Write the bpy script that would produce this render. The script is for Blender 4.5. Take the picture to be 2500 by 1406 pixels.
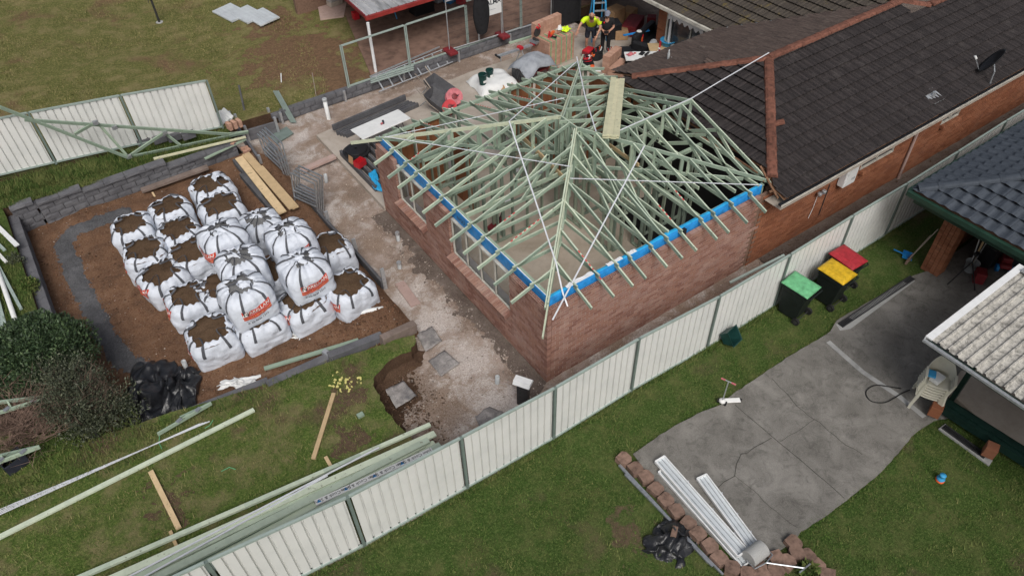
import bpy, bmesh, math, random
import numpy as np
from mathutils import Vector, Matrix, noise
from mathutils.geometry import delaunay_2d_cdt
rad = math.radians
random.seed(7); RNG = np.random.default_rng(7)
for o in list(bpy.data.objects): bpy.data.objects.remove(o)
SC = bpy.context.scene
COL = SC.collection
# ------------------------------------------------------------------ camera (drone, about 13.7 m up)
F_PX, YAW, PITCH, ROLL = 1797.0, .9812, .7816, -.0312
CAM = np.array([-6.5425, -8.4533, 13.7298])
_f = np.array([math.cos(YAW)*math.cos(PITCH), math.sin(YAW)*math.cos(PITCH), -math.sin(PITCH)])
_r = np.array([math.sin(YAW), -math.cos(YAW), 0.]); _u = np.cross(_r, _f)
_r2 = math.cos(ROLL)*_r + math.sin(ROLL)*_u; _u2 = -math.sin(ROLL)*_r + math.cos(ROLL)*_u
cam = bpy.data.cameras.new('camera'); camo = bpy.data.objects.new('camera', cam); COL.objects.link(camo)
cam.sensor_fit = 'HORIZONTAL'; cam.sensor_width = 36; cam.lens = F_PX/2500*36; cam.clip_end = 600; cam.clip_start = .1
camo.matrix_world = Matrix(((_r2[0], _u2[0], -_f[0], CAM[0]), (_r2[1], _u2[1], -_f[1], CAM[1]), (_r2[2], _u2[2], -_f[2], CAM[2]), (0, 0, 0, 1)))
SC.camera = camo
# ------------------------------------------------------------------ overcast sky + soft sun
SUN_EL, SUN_AZ = rad(50), rad(205)
w = bpy.data.worlds.new('World'); SC.world = w; w.use_nodes = True
nt = w.node_tree; nt.nodes.clear()
sky = nt.nodes.new('ShaderNodeTexSky'); sky.sky_type = 'NISHITA'; sky.sun_disc = False
sky.sun_elevation = SUN_EL; sky.sun_rotation = SUN_AZ; sky.air_density = 1.0; sky.dust_density = 6.0; sky.ozone_density = 1.0
hs = nt.nodes.new('ShaderNodeHueSaturation'); hs.inputs['Saturation'].default_value = .62
bg = nt.nodes.new('ShaderNodeBackground'); bg.inputs['Strength'].default_value = .075
wo = nt.nodes.new('ShaderNodeOutputWorld')
nt.links.new(sky.outputs[0], hs.inputs['Color']); nt.links.new(hs.outputs[0], bg.inputs['Color']); nt.links.new(bg.outputs[0], wo.inputs[0])
sl = bpy.data.lights.new('sun', 'SUN'); sl.energy = 1.5; sl.angle = rad(28); sl.color = (1, .99, .97)
so = bpy.data.objects.new('sun', sl); COL.objects.link(so)
_sd = Vector((math.sin(SUN_AZ)*math.cos(SUN_EL), math.cos(SUN_AZ)*math.cos(SUN_EL), math.sin(SUN_EL)))
so.rotation_euler = _sd.to_track_quat('Z', 'Y').to_euler()
SC.view_settings.view_transform = 'Standard'; SC.view_settings.look = 'None'; SC.view_settings.gamma = 1; SC.view_settings.exposure = 0.25
SC.view_settings.use_curve_mapping = False
SC.render.engine = 'CYCLES'; SC.cycles.max_bounces = 6; SC.cycles.diffuse_bounces = 3; SC.cycles.transparent_max_bounces = 6

# ------------------------------------------------------------------ survey helpers: a spot of the photo on a known level or wall line
def _ray(px, py):
    return (px-1250)/F_PX*_r2 - (py-703)/F_PX*_u2 + _f
def G(px, py, z=0.):
    d = _ray(px, py); p = CAM + d*((z-CAM[2])/d[2]); return Vector(p)
def YP(px, py, y):
    d = _ray(px, py); return Vector(CAM + d*((y-CAM[1])/d[1]))
def XP(px, py, x):
    d = _ray(px, py); return Vector(CAM + d*((x-CAM[0])/d[0]))
def lerp(a, b, t): return a + (b-a)*t
def interp(x, xs, ys): return float(np.interp(x, xs, ys))
def nz(x, y=0., z=0.): return noise.noise(Vector((x, y, z)))

# ------------------------------------------------------------------ materials
MATS = {}
def _n(nt, t, **k):
    n = nt.nodes.new(t)
    for a, b in k.items(): setattr(n, a, b)
    return n
def ramp(nt, fac, stops):
    r = _n(nt, 'ShaderNodeValToRGB'); e = r.color_ramp.elements
    while len(e) < len(stops): e.new(.5)
    for i, (p, c) in enumerate(stops): e[i].position = p; e[i].color = (*c, 1)
    nt.links.new(fac, r.inputs[0]); return r.outputs[0]
def noi(nt, vec, scale, detail=5, rough=.6, dist=0., dim='3D'):
    n = _n(nt, 'ShaderNodeTexNoise'); n.inputs['Scale'].default_value = scale; n.inputs['Detail'].default_value = detail
    n.inputs['Roughness'].default_value = rough; n.inputs['Distortion'].default_value = dist
    nt.links.new(vec, n.inputs['Vector']); return n.outputs['Fac']
def mixc(nt, fac, a, b, mode='MIX'):
    m = _n(nt, 'ShaderNodeMix', data_type='RGBA', blend_type=mode)
    for i, v in ((0, fac), (6, a), (7, b)):
        if isinstance(v, (int, float)): m.inputs[i].default_value = v
        elif isinstance(v, tuple): m.inputs[i].default_value = (*v, 1)
        else: nt.links.new(v, m.inputs[i])
    return m.outputs[2]
def maths(nt, op, a, b=0.):
    m = _n(nt, 'ShaderNodeMath', operation=op)
    for i, v in enumerate((a, b)):
        if isinstance(v, (int, float)): m.inputs[i].default_value = v
        else: nt.links.new(v, m.inputs[i])
    return m.outputs[0]
def newmat(name):
    m = bpy.data.materials.new(name); m.use_nodes = True; nt = m.node_tree; b = nt.nodes['Principled BSDF']
    MATS[name] = m; return m, nt, b
def posvec(nt): return _n(nt, 'ShaderNodeNewGeometry').outputs['Position']
def objvec(nt): return _n(nt, 'ShaderNodeTexCoord').outputs['Object']
def bumpit(nt, b, h, strength, dist=.02):
    n = _n(nt, 'ShaderNodeBump'); n.inputs['Strength'].default_value = strength; n.inputs['Distance'].default_value = dist
    nt.links.new(h, n.inputs['Height']); nt.links.new(n.outputs[0], b.inputs['Normal'])
def M(name, c, var=.15, scale=4, rough=.8, bump=0., bscale=30, rnd=0., isl=0., metal=0., c2=None, stops=None, stretch=None, pos=True, spec=.3, dist=.01, huev=0., coat=0., alpha=None):
    """base colour c broken up by noise; rnd/isl: extra brightness spread per object / per loose piece"""
    m, nt, b = newmat(name)
    v = posvec(nt) if pos else objvec(nt)
    if stretch:
        mp = _n(nt, 'ShaderNodeMapping'); mp.inputs['Scale'].default_value = stretch; nt.links.new(v, mp.inputs['Vector']); v = mp.outputs[0]
    f = noi(nt, v, scale, 6, .62)
    if stops is None:
        d = c2 or tuple(x*(1-var*1.6) for x in c)
        l = tuple(min(1, x*(1+var)) for x in c)
        stops = [(.3, d), (.5, c), (.7, l)]
    col = ramp(nt, f, stops)
    if rnd or isl:
        s = None
        if rnd: s = maths(nt, 'MULTIPLY', maths(nt, 'SUBTRACT', _n(nt, 'ShaderNodeObjectInfo').outputs['Random'], .5), rnd*2)
        if isl:
            t = maths(nt, 'MULTIPLY', maths(nt, 'SUBTRACT', _n(nt, 'ShaderNodeNewGeometry').outputs['Random Per Island'], .5), isl*2)
            s = maths(nt, 'ADD', s, t) if s else t
        h = _n(nt, 'ShaderNodeHueSaturation'); nt.links.new(maths(nt, 'ADD', s, 1.), h.inputs['Value']); nt.links.new(col, h.inputs['Color'])
        if huev:
            nt.links.new(maths(nt, 'ADD', maths(nt, 'MULTIPLY', s, huev), .5), h.inputs['Hue'])
        col = h.outputs[0]
    nt.links.new(col, b.inputs['Base Color'])
    b.inputs['Roughness'].default_value = rough; b.inputs['Metallic'].default_value = metal; b.inputs['Specular IOR Level'].default_value = spec
    if coat: b.inputs['Coat Weight'].default_value = coat
    if bump: bumpit(nt, b, noi(nt, v, bscale, 4), bump, dist)
    return m
# ------------------------------------------------------------------ objects
def tag(o, label=None, cat=None, group=None, kind=None):
    if label: o['label'] = label
    if cat: o['category'] = cat
    if group: o['group'] = group
    if kind: o['kind'] = kind
    return o
def thing(name, label, cat, loc=(0, 0, 0), rz=0., group=None):
    o = bpy.data.objects.new(name, None); COL.objects.link(o); o.location = loc; o.rotation_euler = (0, 0, rz); o.empty_display_size = .1
    return tag(o, label, cat, group)
def part_empty(name, parent):
    o = bpy.data.objects.new(name, None); COL.objects.link(o); o.parent = parent; o.empty_display_size = .1; return o
class MB:
    """collects pieces of one mesh"""
    def __init__(s): s.v = []; s.f = []; s.m = []
    def add(s, vs, fs, mi=0):
        k = len(s.v); s.v += [tuple(p) for p in vs]; s.f += [tuple(i+k for i in f) for f in fs]; s.m += [mi]*len(fs); return s
    def box(s, c, d, rz=0., mi=0, rot=None):
        x, y, z = (q/2 for q in d); R = rot if rot else Matrix.Rotation(rz, 3, 'Z'); c = Vector(c)
        vs = [c+R@Vector((a*x, b*y, e*z)) for e in (-1, 1) for a, b in ((-1, -1), (1, -1), (1, 1), (-1, 1))]
        return s.add(vs, [(3, 2, 1, 0), (4, 5, 6, 7), (0, 1, 5, 4), (1, 2, 6, 5), (2, 3, 7, 6), (3, 0, 4, 7)], mi)
    def bar(s, p, q, w, h, mi=0, up=(0, 0, 1)):
        p = Vector(p); q = Vector(q); d = (q-p).normalized(); up = Vector(up)
        if abs(d.dot(up)) > .99: up = Vector((1, 0, 0))
        r = d.cross(up).normalized(); u = r.cross(d)
        vs = [a+r*(i*w/2)+u*(j*h/2) for a in (p, q) for i, j in ((-1, -1), (1, -1), (1, 1), (-1, 1))]
        return s.add(vs, [(0, 1, 2, 3), (7, 6, 5, 4), (4, 5, 1, 0), (5, 6, 2, 1), (6, 7, 3, 2), (7, 4, 0, 3)], mi)
    def tube(s, pts, r, n=8, mi=0, cap=True, closed=False):
        pts = [Vector(p) for p in pts]; k = len(pts); rs = r if isinstance(r, (list, tuple)) else [r]*k
        vs = []; u = None
        for i, p in enumerate(pts):
            a = pts[i-1] if (i or closed) else p; b = pts[(i+1) % k] if (i < k-1 or closed) else p
            d = (b-a).normalized()
            if u is None:
                u = d.orthogonal().normalized()
            u = (u-d*u.dot(d)).normalized(); t = d.cross(u)
            vs += [p+(u*math.cos(2*math.pi*j/n)+t*math.sin(2*math.pi*j/n))*rs[i] for j in range(n)]
        fs = []
        for i in range(k if closed else k-1):
            a = i*n; b = ((i+1) % k)*n
            fs += [(a+j, a+(j+1) % n, b+(j+1) % n, b+j) for j in range(n)]
        if cap and not closed: fs += [tuple(range(n-1, -1, -1)), tuple((k-1)*n+j for j in range(n))]
        return s.add(vs, fs, mi)
    def lathe(s, prof, c=(0, 0, 0), n=20, mi=0, cap=True):
        c = Vector(c); k = len(prof)
        vs = [c+Vector((r*math.cos(2*math.pi*j/n), r*math.sin(2*math.pi*j/n), z)) for r, z in prof for j in range(n)]
        fs = [(i*n+j, i*n+(j+1) % n, (i+1)*n+(j+1) % n, (i+1)*n+j) for i in range(k-1) for j in range(n)]
        if cap: fs += [tuple(range(n-1, -1, -1)), tuple((k-1)*n+j for j in range(n))]
        return s.add(vs, fs, mi)
    def prism(s, poly, z0, z1, mi=0):
        n = len(poly); vs = [(p[0], p[1], z0) for p in poly]+[(p[0], p[1], z1) for p in poly]
        return s.add(vs, [tuple(range(n-1, -1, -1)), tuple(range(n, 2*n))]+[(i, (i+1) % n, n+(i+1) % n, n+i) for i in range(n)], mi)
    def grid(s, fn, nu, nv, mi=0, closeu=False):
        vs = [fn(i/nu, j/nv) for j in range(nv+1) for i in range(nu + (0 if closeu else 1))]
        w = nu if closeu else nu+1
        fs = [(j*w+i, j*w+(i+1) % w, (j+1)*w+(i+1) % w, (j+1)*w+i) for j in range(nv) for i in range(nu)]
        return s.add(vs, fs, mi)
    def mesh(s, name, mats, smooth=False):
        me = bpy.data.meshes.new(name); me.from_pydata(s.v, [], s.f); 
        for m in (mats if isinstance(mats, (list, tuple)) else [mats]): me.materials.append(MATS[m] if isinstance(m, str) else m)
        if any(s.m): me.polygons.foreach_set('material_index', s.m)
        if smooth: me.polygons.foreach_set('use_smooth', [True]*len(s.f))
        me.update(); return me
    def build(s, name, mats, parent=None, smooth=False, bevel=0., solid=0.):
        o = bpy.data.objects.new(name, s.mesh(name, mats, smooth)); COL.objects.link(o); o.parent = parent
        if solid: md = o.modifiers.new('solid', 'SOLIDIFY'); md.thickness = solid; md.offset = 0
        if bevel: md = o.modifiers.new('bevel', 'BEVEL'); md.width = bevel; md.segments = 2; md.limit_method = 'ANGLE'
        return o
def inst(name, me, parent=None, loc=(0, 0, 0), rot=(0, 0, 0), scale=(1, 1, 1)):
    o = bpy.data.objects.new(name, me); COL.objects.link(o); o.parent = parent; o.location = loc; o.rotation_euler = rot; o.scale = scale; return o
def copy_tree(o, parent=None):
    c = o.copy(); COL.objects.link(c); c.parent = parent
    for ch in [x for x in o.children]: copy_tree(ch, c)
    return c
def npmesh(name, verts, faces_flat, nper, mat):
    """fast mesh: verts (N,3), all faces with nper corners"""
    me = bpy.data.meshes.new(name); nf = len(faces_flat)//nper
    me.vertices.add(len(verts)); me.vertices.foreach_set('co', np.asarray(verts, np.float32).ravel())
    me.loops.add(len(faces_flat)); me.loops.foreach_set('vertex_index', np.asarray(faces_flat, np.int32))
    me.polygons.add(nf); me.polygons.foreach_set('loop_start', np.arange(nf, dtype=np.int32)*nper)
    me.materials.append(MATS[mat]); me.update(calc_edges=True); return me
_txt = {}
def text2d(body, size=1., align='CENTER', bold=0.):
    key = (body, align, bold)
    if key not in _txt:
        cu = bpy.data.curves.new('t', 'FONT'); cu.body = body; cu.align_x = align; cu.align_y = 'CENTER'; cu.resolution_u = 2; cu.offset = bold
        o = bpy.data.objects.new('t', cu); COL.objects.link(o); bpy.context.view_layer.update()
        me = bpy.data.meshes.new_from_object(o.evaluated_get(bpy.context.evaluated_depsgraph_get()))
        _txt[key] = ([tuple(v.co[:2]) for v in me.vertices], [tuple(p.vertices) for p in me.polygons])
        bpy.data.objects.remove(o); bpy.data.curves.remove(cu); bpy.data.meshes.remove(me)
    v, f = _txt[key]; return [(a*size, b*size) for a, b in v], f
def inpoly(x, y, P):
    c = False; j = len(P)-1
    for i in range(len(P)):
        if (P[i][1] > y) != (P[j][1] > y) and x < (P[j][0]-P[i][0])*(y-P[i][1])/(P[j][1]-P[i][1])+P[i][0]: c = not c
        j = i
    return c
def sheet(name, poly, hf, step, mat, skirt=0., skmat=None, edge=.25, parent=None):
    """ground sheet over a polygon, heights from hf(x, y); optional side walls of depth skirt"""
    P = []
    for i, p in enumerate(poly):
        q = poly[(i+1) % len(poly)]; n = max(1, int(math.dist(p, q)/edge))
        P += [(lerp(p[0], q[0], k/n), lerp(p[1], q[1], k/n)) for k in range(n)]
    xs = [p[0] for p in P]; ys = [p[1] for p in P]; pts = [Vector(p) for p in P]
    x = min(xs)+step/2; 
    while x < max(xs):
        y = min(ys)+step/2
        while y < max(ys):
            if inpoly(x, y, poly): pts.append(Vector((x+random.uniform(-.3, .3)*step, y+random.uniform(-.3, .3)*step)))
            y += step
        x += step
    n = len(P)
    v, e, f, *_ = delaunay_2d_cdt(pts, [(i, (i+1) % n) for i in range(n)], [list(range(n))], 1, 1e-5)
    vs = [(a[0], a[1], hf(a[0], a[1])) for a in v]; mb = MB(); mb.add(vs, f)
    if skirt:
        from collections import Counter
        ct = Counter(frozenset(q) for t in f for q in ((t[0], t[1]), (t[1], t[2]), (t[2], t[0])))
        for t in f:
            for a, b in ((t[0], t[1]), (t[1], t[2]), (t[2], t[0])):
                if ct[frozenset((a, b))] == 1:
                    A, B = vs[a], vs[b]; nn = .0
                    mb.add([A, (A[0], A[1], A[2]-skirt), (B[0], B[1], B[2]-skirt), B], [(0, 1, 2, 3)], 1)
    return mb.build(name, [mat, skmat or mat], parent, smooth=True)
# ================================================================== materials
def lawn_mat(name, g1, g2, dry, bare, bare_amt, dry_amt, spots=(), sc=1.):
    m, nt, b = newmat(name); v = posvec(nt)
    fine = noi(nt, v, 22*sc, 6, .7); mid = noi(nt, v, 2.2*sc, 5, .65); big = noi(nt, v, .7*sc, 4, .6, .4)
    col = ramp(nt, fine, [(.33, tuple(x*.62 for x in g1)), (.5, g1), (.64, g2)])
    col = mixc(nt, maths(nt, 'MULTIPLY', ramp(nt, mid, [(.45, (0, 0, 0)), (.7, (1, 1, 1))]), dry_amt), col, dry)
    bm = ramp(nt, big, [(.56, (0, 0, 0)), (.68, (1, 1, 1))])
    for (sx, sy, r) in spots:
        g = _n(nt, 'ShaderNodeVectorMath', operation='DISTANCE'); nt.links.new(v, g.inputs[0]); g.inputs[1].default_value = (sx, sy, .5)
        d = maths(nt, 'ADD', maths(nt, 'DIVIDE', g.outputs['Value'], r), maths(nt, 'MULTIPLY', maths(nt, 'SUBTRACT', mid, .5), 4.))
        bm = maths(nt, 'MAXIMUM', bm, ramp(nt, d, [(.55, (2., 2., 2.)), (1.0, (0, 0, 0))]))
    bm = maths(nt, 'MULTIPLY', bm, maths(nt, 'MULTIPLY', maths(nt, 'ADD', fine, .45), bare_amt))
    soilc = ramp(nt, noi(nt, v, 9, 6, .7), [(.35, tuple(x*.6 for x in bare)), (.65, bare)])
    col = mixc(nt, bm, col, soilc)
    nt.links.new(col, b.inputs['Base Color']); b.inputs['Roughness'].default_value = .95; b.inputs['Specular IOR Level'].default_value = .1
    bumpit(nt, b, noi(nt, v, 30*sc, 5, .8), .8, .03); return m
GR1, GR2 = (.08, .125, .028), (.16, .2, .056)
lawn_mat('front_lawn', GR1, GR2, (.22, .185, .095), (.15, .1, .068), 1.1, .95, [(-8.1, 1.4, .55), (-4.6, .9, .4), (-4.0, 1.9, .4)])
lawn_mat('side_lawn', (.05, .086, .02), (.1, .142, .042), (.15, .145, .06), (.15, .11, .07), .75, .55, [(-.9, -4.0, .6), (7.2, -6.7, .18)])
lawn_mat('back_lawn', (.12, .125, .04), (.22, .205, .08), (.27, .215, .11), (.2, .125, .075), .95, .7, [(1.6, 17.5, 2.2), (2.2, 15.4, 1.2), (1.9, 21, 1.4)], .7)
lawn_mat('strip_lawn', (.05, .085, .02), (.1, .13, .04), (.14, .12, .05), (.12, .08, .05), .5, .4)
def blade_mat(name, a, c, d):
    m, nt, b = newmat(name); v = posvec(nt)
    r = _n(nt, 'ShaderNodeNewGeometry').outputs['Random Per Island']
    col = ramp(nt, r, [(0, tuple(x*.6 for x in a)), (.45, a), (.75, c), (1, d)])
    col = mixc(nt, maths(nt, 'MULTIPLY', ramp(nt, noi(nt, v, 1.6, 4), [(.45, (0, 0, 0)), (.65, (1, 1, 1))]), .6), col, d)
    nt.links.new(col, b.inputs['Base Color']); b.inputs['Roughness'].default_value = .8; b.inputs['Specular IOR Level'].default_value = .15
blade_mat('blade_front', (.08, .135, .028), (.17, .2, .055), (.3, .26, .12))
blade_mat('blade_side', (.052, .11, .02), (.11, .178, .04), (.2, .195, .075))
blade_mat('blade_back', (.11, .125, .035), (.22, .21, .075), (.36, .3, .14))
blade_mat('blade_tall', (.06, .11, .025), (.12, .17, .045), (.2, .2, .075))

def pad_mat():
    m, nt, b = newmat('pad_mud'); v = posvec(nt)
    fine = noi(nt, v, 28, 6, .75); mid = noi(nt, v, 3.2, 6, .65, .3); big = noi(nt, v, .75, 5, .6, .5)
    col = ramp(nt, mid, [(.3, (.18, .122, .09)), (.5, (.32, .238, .19)), (.68, (.46, .38, .335))])
    # damp brown patches
    col = mixc(nt, ramp(nt, big, [(.45, (0, 0, 0)), (.6, (.8, .8, .8))]), col, ramp(nt, fine, [(.3, (.15, .09, .05)), (.7, (.27, .17, .1))]))
    # white crushed stone dust
    lim = maths(nt, 'MULTIPLY', ramp(nt, noi(nt, v, 1.1, 6, .7, .6), [(.5, (0, 0, 0)), (.62, (1, 1, 1))]), ramp(nt, fine, [(.36, (0, 0, 0)), (.6, (1, 1, 1))]))
    col = mixc(nt, lim, col, (.7, .66, .63))
    def spot(lst, k):
        mm = None
        for px, py, r in lst:
            p = G(px, py, 0); g = _n(nt, 'ShaderNodeVectorMath', operation='DISTANCE'); nt.links.new(v, g.inputs[0]); g.inputs[1].default_value = p
            d = maths(nt, 'ADD', maths(nt, 'DIVIDE', g.outputs['Value'], r), maths(nt, 'MULTIPLY', maths(nt, 'SUBTRACT', mid, .5), 3.))
            q = ramp(nt, d, [(.4, (1, 1, 1)), (1.0, (0, 0, 0))]); mm = q if mm is None else maths(nt, 'MAXIMUM', mm, q)
        return maths(nt, 'MULTIPLY', mm, k)
    col = mixc(nt, spot([(960, 545, .7), (1000, 620, .6), (1080, 705, .5), (1110, 755, .45), (1150, 790, .45), (1010, 950, .9), (985, 905, .6), (1265, 900, .4), (1100, 1010, .5), (880, 470, .5), (1130, 165, 1.4), (1010, 205, 1.2)], .8), col, ramp(nt, fine, [(.3, (.1, .058, .035)), (.7, (.22, .14, .088))]))
    col = mixc(nt, maths(nt, 'MULTIPLY', spot([(735, 332, .45), (700, 355, .4), (1000, 725, .6), (1060, 780, .7), (1140, 880, .8), (1225, 985, .7), (790, 240, .4)], 1.), ramp(nt, fine, [(.34, (.15, .15, .15)), (.6, (1, 1, 1))])), col, (.74, .69, .66))
    # dry clay cracks
    vo = _n(nt, 'ShaderNodeTexVoronoi', feature='DISTANCE_TO_EDGE'); vo.inputs['Scale'].default_value = 7; nt.links.new(v, vo.inputs['Vector'])
    col = mixc(nt, maths(nt, 'MULTIPLY', ramp(nt, vo.outputs['Distance'], [(.0, (1, 1, 1)), (.035, (0, 0, 0))]), .3), col, (.14, .1, .08))
    col = mixc(nt, .32, col, ramp(nt, noi(nt, v, 45, 4, .85), [(.36, (.11, .08, .06)), (.62, (.64, .56, .5))]))
    nt.links.new(col, b.inputs['Base Color']); b.inputs['Roughness'].default_value = .93; b.inputs['Specular IOR Level'].default_value = .15
    h = maths(nt, 'ADD', fine, maths(nt, 'MULTIPLY', noi(nt, v, 70, 3), .6)); bumpit(nt, b, h, .7, .03)
pad_mat()
def soil_mat(name, stops, speck, k=.25):
    m, nt, b = newmat(name); v = posvec(nt)
    col = ramp(nt, noi(nt, v, 1.6, 8, .68, .3), stops)
    col = mixc(nt, .45, col, ramp(nt, noi(nt, v, 26, 6, .8), [(.35, tuple(x*.5 for x in stops[0][1])), (.66, stops[-1][1])]))
    col = mixc(nt, maths(nt, 'MULTIPLY', ramp(nt, noi(nt, v, 16, 3, .8), [(.66, (0, 0, 0)), (.74, (1, 1, 1))]), k), col, speck)
    nt.links.new(col, b.inputs['Base Color']); b.inputs['Roughness'].default_value = .95; b.inputs['Specular IOR Level'].default_value = .1
    bumpit(nt, b, maths(nt, 'ADD', noi(nt, v, 18, 6, .75), noi(nt, v, 60, 3)), .9, .04)
soil_mat('red_soil', [(.3, (.075, .037, .02)), (.46, (.185, .09, .046)), (.6, (.27, .138, .072)), (.75, (.34, .235, .17))], (.5, .42, .35), .7)
soil_mat('cut_earth', [(.3, (.045, .026, .017)), (.5, (.1, .058, .037)), (.7, (.18, .115, .076))], (.4, .33, .27))
soil_mat('bag_soil', [(.3, (.085, .052, .03)), (.5, (.14, .088, .052)), (.7, (.19, .125, .08))], (.3, .22, .15), .1)
soil_mat('side_earth', [(.3, (.1, .07, .055)), (.5, (.19, .15, .125)), (.7, (.29, .24, .21))], (.42, .38, .33), .4)
soil_mat('gravel', [(.3, (.07, .07, .075)), (.5, (.13, .13, .135)), (.7, (.22, .22, .23))], (.5, .5, .5), .5)
M('bag_gravel', (.17, .17, .17), .3, 30, .95, .8, 60)
def conc_mat(name, stops, dark=.35, sc=1., speck=.3):
    m, nt, b = newmat(name); v = posvec(nt)
    col = ramp(nt, noi(nt, v, .9*sc, 7, .62, .6), stops)
    col = mixc(nt, speck, col, ramp(nt, noi(nt, v, 70, 4, .85), [(.36, tuple(x*.35 for x in stops[0][1])), (.62, stops[-1][1])]))
    st = ramp(nt, noi(nt, v, 2.6*sc, 7, .7, 1.2), [(.5, (0, 0, 0)), (.72, (1, 1, 1))])
    col = mixc(nt, maths(nt, 'MULTIPLY', st, dark), col, tuple(x*.4 for x in stops[0][1]))
    nt.links.new(col, b.inputs['Base Color']); b.inputs['Roughness'].default_value = .88; b.inputs['Specular IOR Level'].default_value = .2
    bumpit(nt, b, noi(nt, v, 90, 4, .8), .35, .01)
conc_mat('driveway', [(.3, (.115, .108, .096)), (.5, (.19, .18, .163)), (.68, (.3, .285, .26))], .55, 1.5, .4)
conc_mat('slab_concrete', [(.3, (.33, .28, .23)), (.5, (.43, .375, .32)), (.7, (.5, .45, .4))], .2, 1., .15)
conc_mat('floor_concrete', [(.3, (.4, .325, .25)), (.5, (.52, .435, .35)), (.7, (.6, .52, .435))], .2, 1., .12)
conc_mat('pale_concrete', [(.3, (.3, .3, .29)), (.5, (.4, .4, .39)), (.7, (.5, .5, .48))], .2)
conc_mat('grey_block', [(.3, (.095, .095, .105)), (.5, (.14, .14, .152)), (.7, (.19, .19, .2))], .3, 2.)
conc_mat('dark_sleeper', [(.3, (.06, .06, .066)), (.5, (.1, .1, .11)), (.7, (.15, .15, .155))], .3, 2.)
conc_mat('brown_sleeper', [(.3, (.15, .115, .095)), (.5, (.22, .17, .145)), (.7, (.3, .24, .21))], .3, 2.)
conc_mat('mat_board', [(.3, (.1, .1, .105)), (.5, (.27, .25, .24)), (.7, (.5, .47, .45))], .55, 3.)
M('drive_line', (.36, .36, .35), .2, 3, .9, .3, 60)
M('crack', (.05, .046, .04), .3, 10, .95)
M('patio_paving', (.2, .125, .095), .25, 3, .9, .3, 40)
# masonry
def brick_mat(name, stops, dirt):
    m, nt, b = newmat(name); v = posvec(nt)
    o = _n(nt, 'ShaderNodeObjectInfo').outputs['Random']; i = _n(nt, 'ShaderNodeNewGeometry').outputs['Random Per Island']
    r = maths(nt, 'FRACT', maths(nt, 'ADD', maths(nt, 'MULTIPLY', o, 7.3), i))
    col = ramp(nt, r, stops)
    col = mixc(nt, .35, col, ramp(nt, noi(nt, v, 12, 6, .75), [(.35, tuple(x*.55 for x in stops[0][1])), (.68, stops[-1][1])]))
    col = mixc(nt, maths(nt, 'MULTIPLY', ramp(nt, noi(nt, v, 1.3, 6, .7), [(.5, (0, 0, 0)), (.75, (1, 1, 1))]), .35), col, dirt)
    nt.links.new(col, b.inputs['Base Color']); b.inputs['Roughness'].default_value = .9; b.inputs['Specular IOR Level'].default_value = .15
    bumpit(nt, b, noi(nt, v, 60, 4, .8), .4, .008)
brick_mat('new_brick', [(0, (.25, .125, .098)), (.2, (.34, .185, .14)), (.45, (.4, .225, .165)), (.7, (.38, .235, .195)), (.88, (.48, .3, .235)), (1, (.27, .145, .115))], (.56, .46, .4))
brick_mat('old_brick', [(0, (.23, .088, .045)), (.4, (.32, .125, .065)), (.75, (.38, .165, .09)), (1, (.25, .1, .06))], (.2, .12, .085))
brick_mat('pale_brick', [(0, (.42, .235, .165)), (.5, (.5, .29, .21)), (1, (.56, .35, .26))], (.5, .36, .28))
M('mortar', (.58, .51, .46), .2, 14, .95, .5, 50)
M('old_mortar', (.2, .125, .09), .2, 14, .95)
M('core_hole', (.035, .02, .016), .1, 4, 1)
M('edge_stone', (.2, .13, .1), .3, 9, .93, .8, 30, rnd=.18, isl=.1)
# timber, metal, plastics
def timber_mat(name, c, c2, rnd):
    m, nt, b = newmat(name)
    o = _n(nt, 'ShaderNodeObjectInfo').outputs['Random']; i = _n(nt, 'ShaderNodeNewGeometry').outputs['Random Per Island']
    r = maths(nt, 'FRACT', maths(nt, 'ADD', maths(nt, 'MULTIPLY', o, 5.7), i)); v = posvec(nt)
    col = mixc(nt, r, c, c2)
    col = mixc(nt, maths(nt, 'MULTIPLY', ramp(nt, noi(nt, v, 5, 6, .7), [(.4, (0, 0, 0)), (.75, (1, 1, 1))]), .5), col, tuple(x*.62 for x in c))
    col = mixc(nt, maths(nt, 'MULTIPLY', ramp(nt, noi(nt, v, 11, 2, .5), [(.68, (0, 0, 0)), (.73, (1, 1, 1))]), .6), col, (.12, .1, .06))
    h = _n(nt, 'ShaderNodeHueSaturation'); nt.links.new(maths(nt, 'ADD', maths(nt, 'MULTIPLY', maths(nt, 'SUBTRACT', r, .5), rnd), 1.), h.inputs['Value']); nt.links.new(col, h.inputs['Color'])
    nt.links.new(h.outputs[0], b.inputs['Base Color']); b.inputs['Roughness'].default_value = .75; b.inputs['Specular IOR Level'].default_value = .2
timber_mat('green_pine', (.29, .38, .3), (.36, .44, .33), .3)  # dark green; carries the shade painted on the sides of roof timbers
timber_mat('pale_lit_pine', (.47, .56, .45), (.56, .62, .48), .2)  # pale boards, and the light painted on the edges of roof timbers
timber_mat('stud_pine', (.25, .31, .25), (.32, .36, .27), .3)
timber_mat('pale_pine', (.6, .6, .41), (.66, .62, .42), .15)
timber_mat('raw_pine', (.58, .42, .24), (.66, .5, .3), .2)
timber_mat('grey_timber', (.3, .25, .21), (.38, .33, .28), .3)
timber_mat('pink_board', (.4, .285, .255), (.46, .34, .3), .1)
M('plywood', (.25, .1, .045), .2, 3, .75, .2, 20, rnd=.15, stretch=(2, 2, .4))
M('nail_plate', (.5, .52, .53), .1, 30, .45, metal=.8)
M('red_mark', (.55, .06, .06), .1, 5, .8)
M('blue_wrap', (.018, .23, .58), .22, 6, .42, .5, 9, dist=.03, spec=.45)
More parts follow.
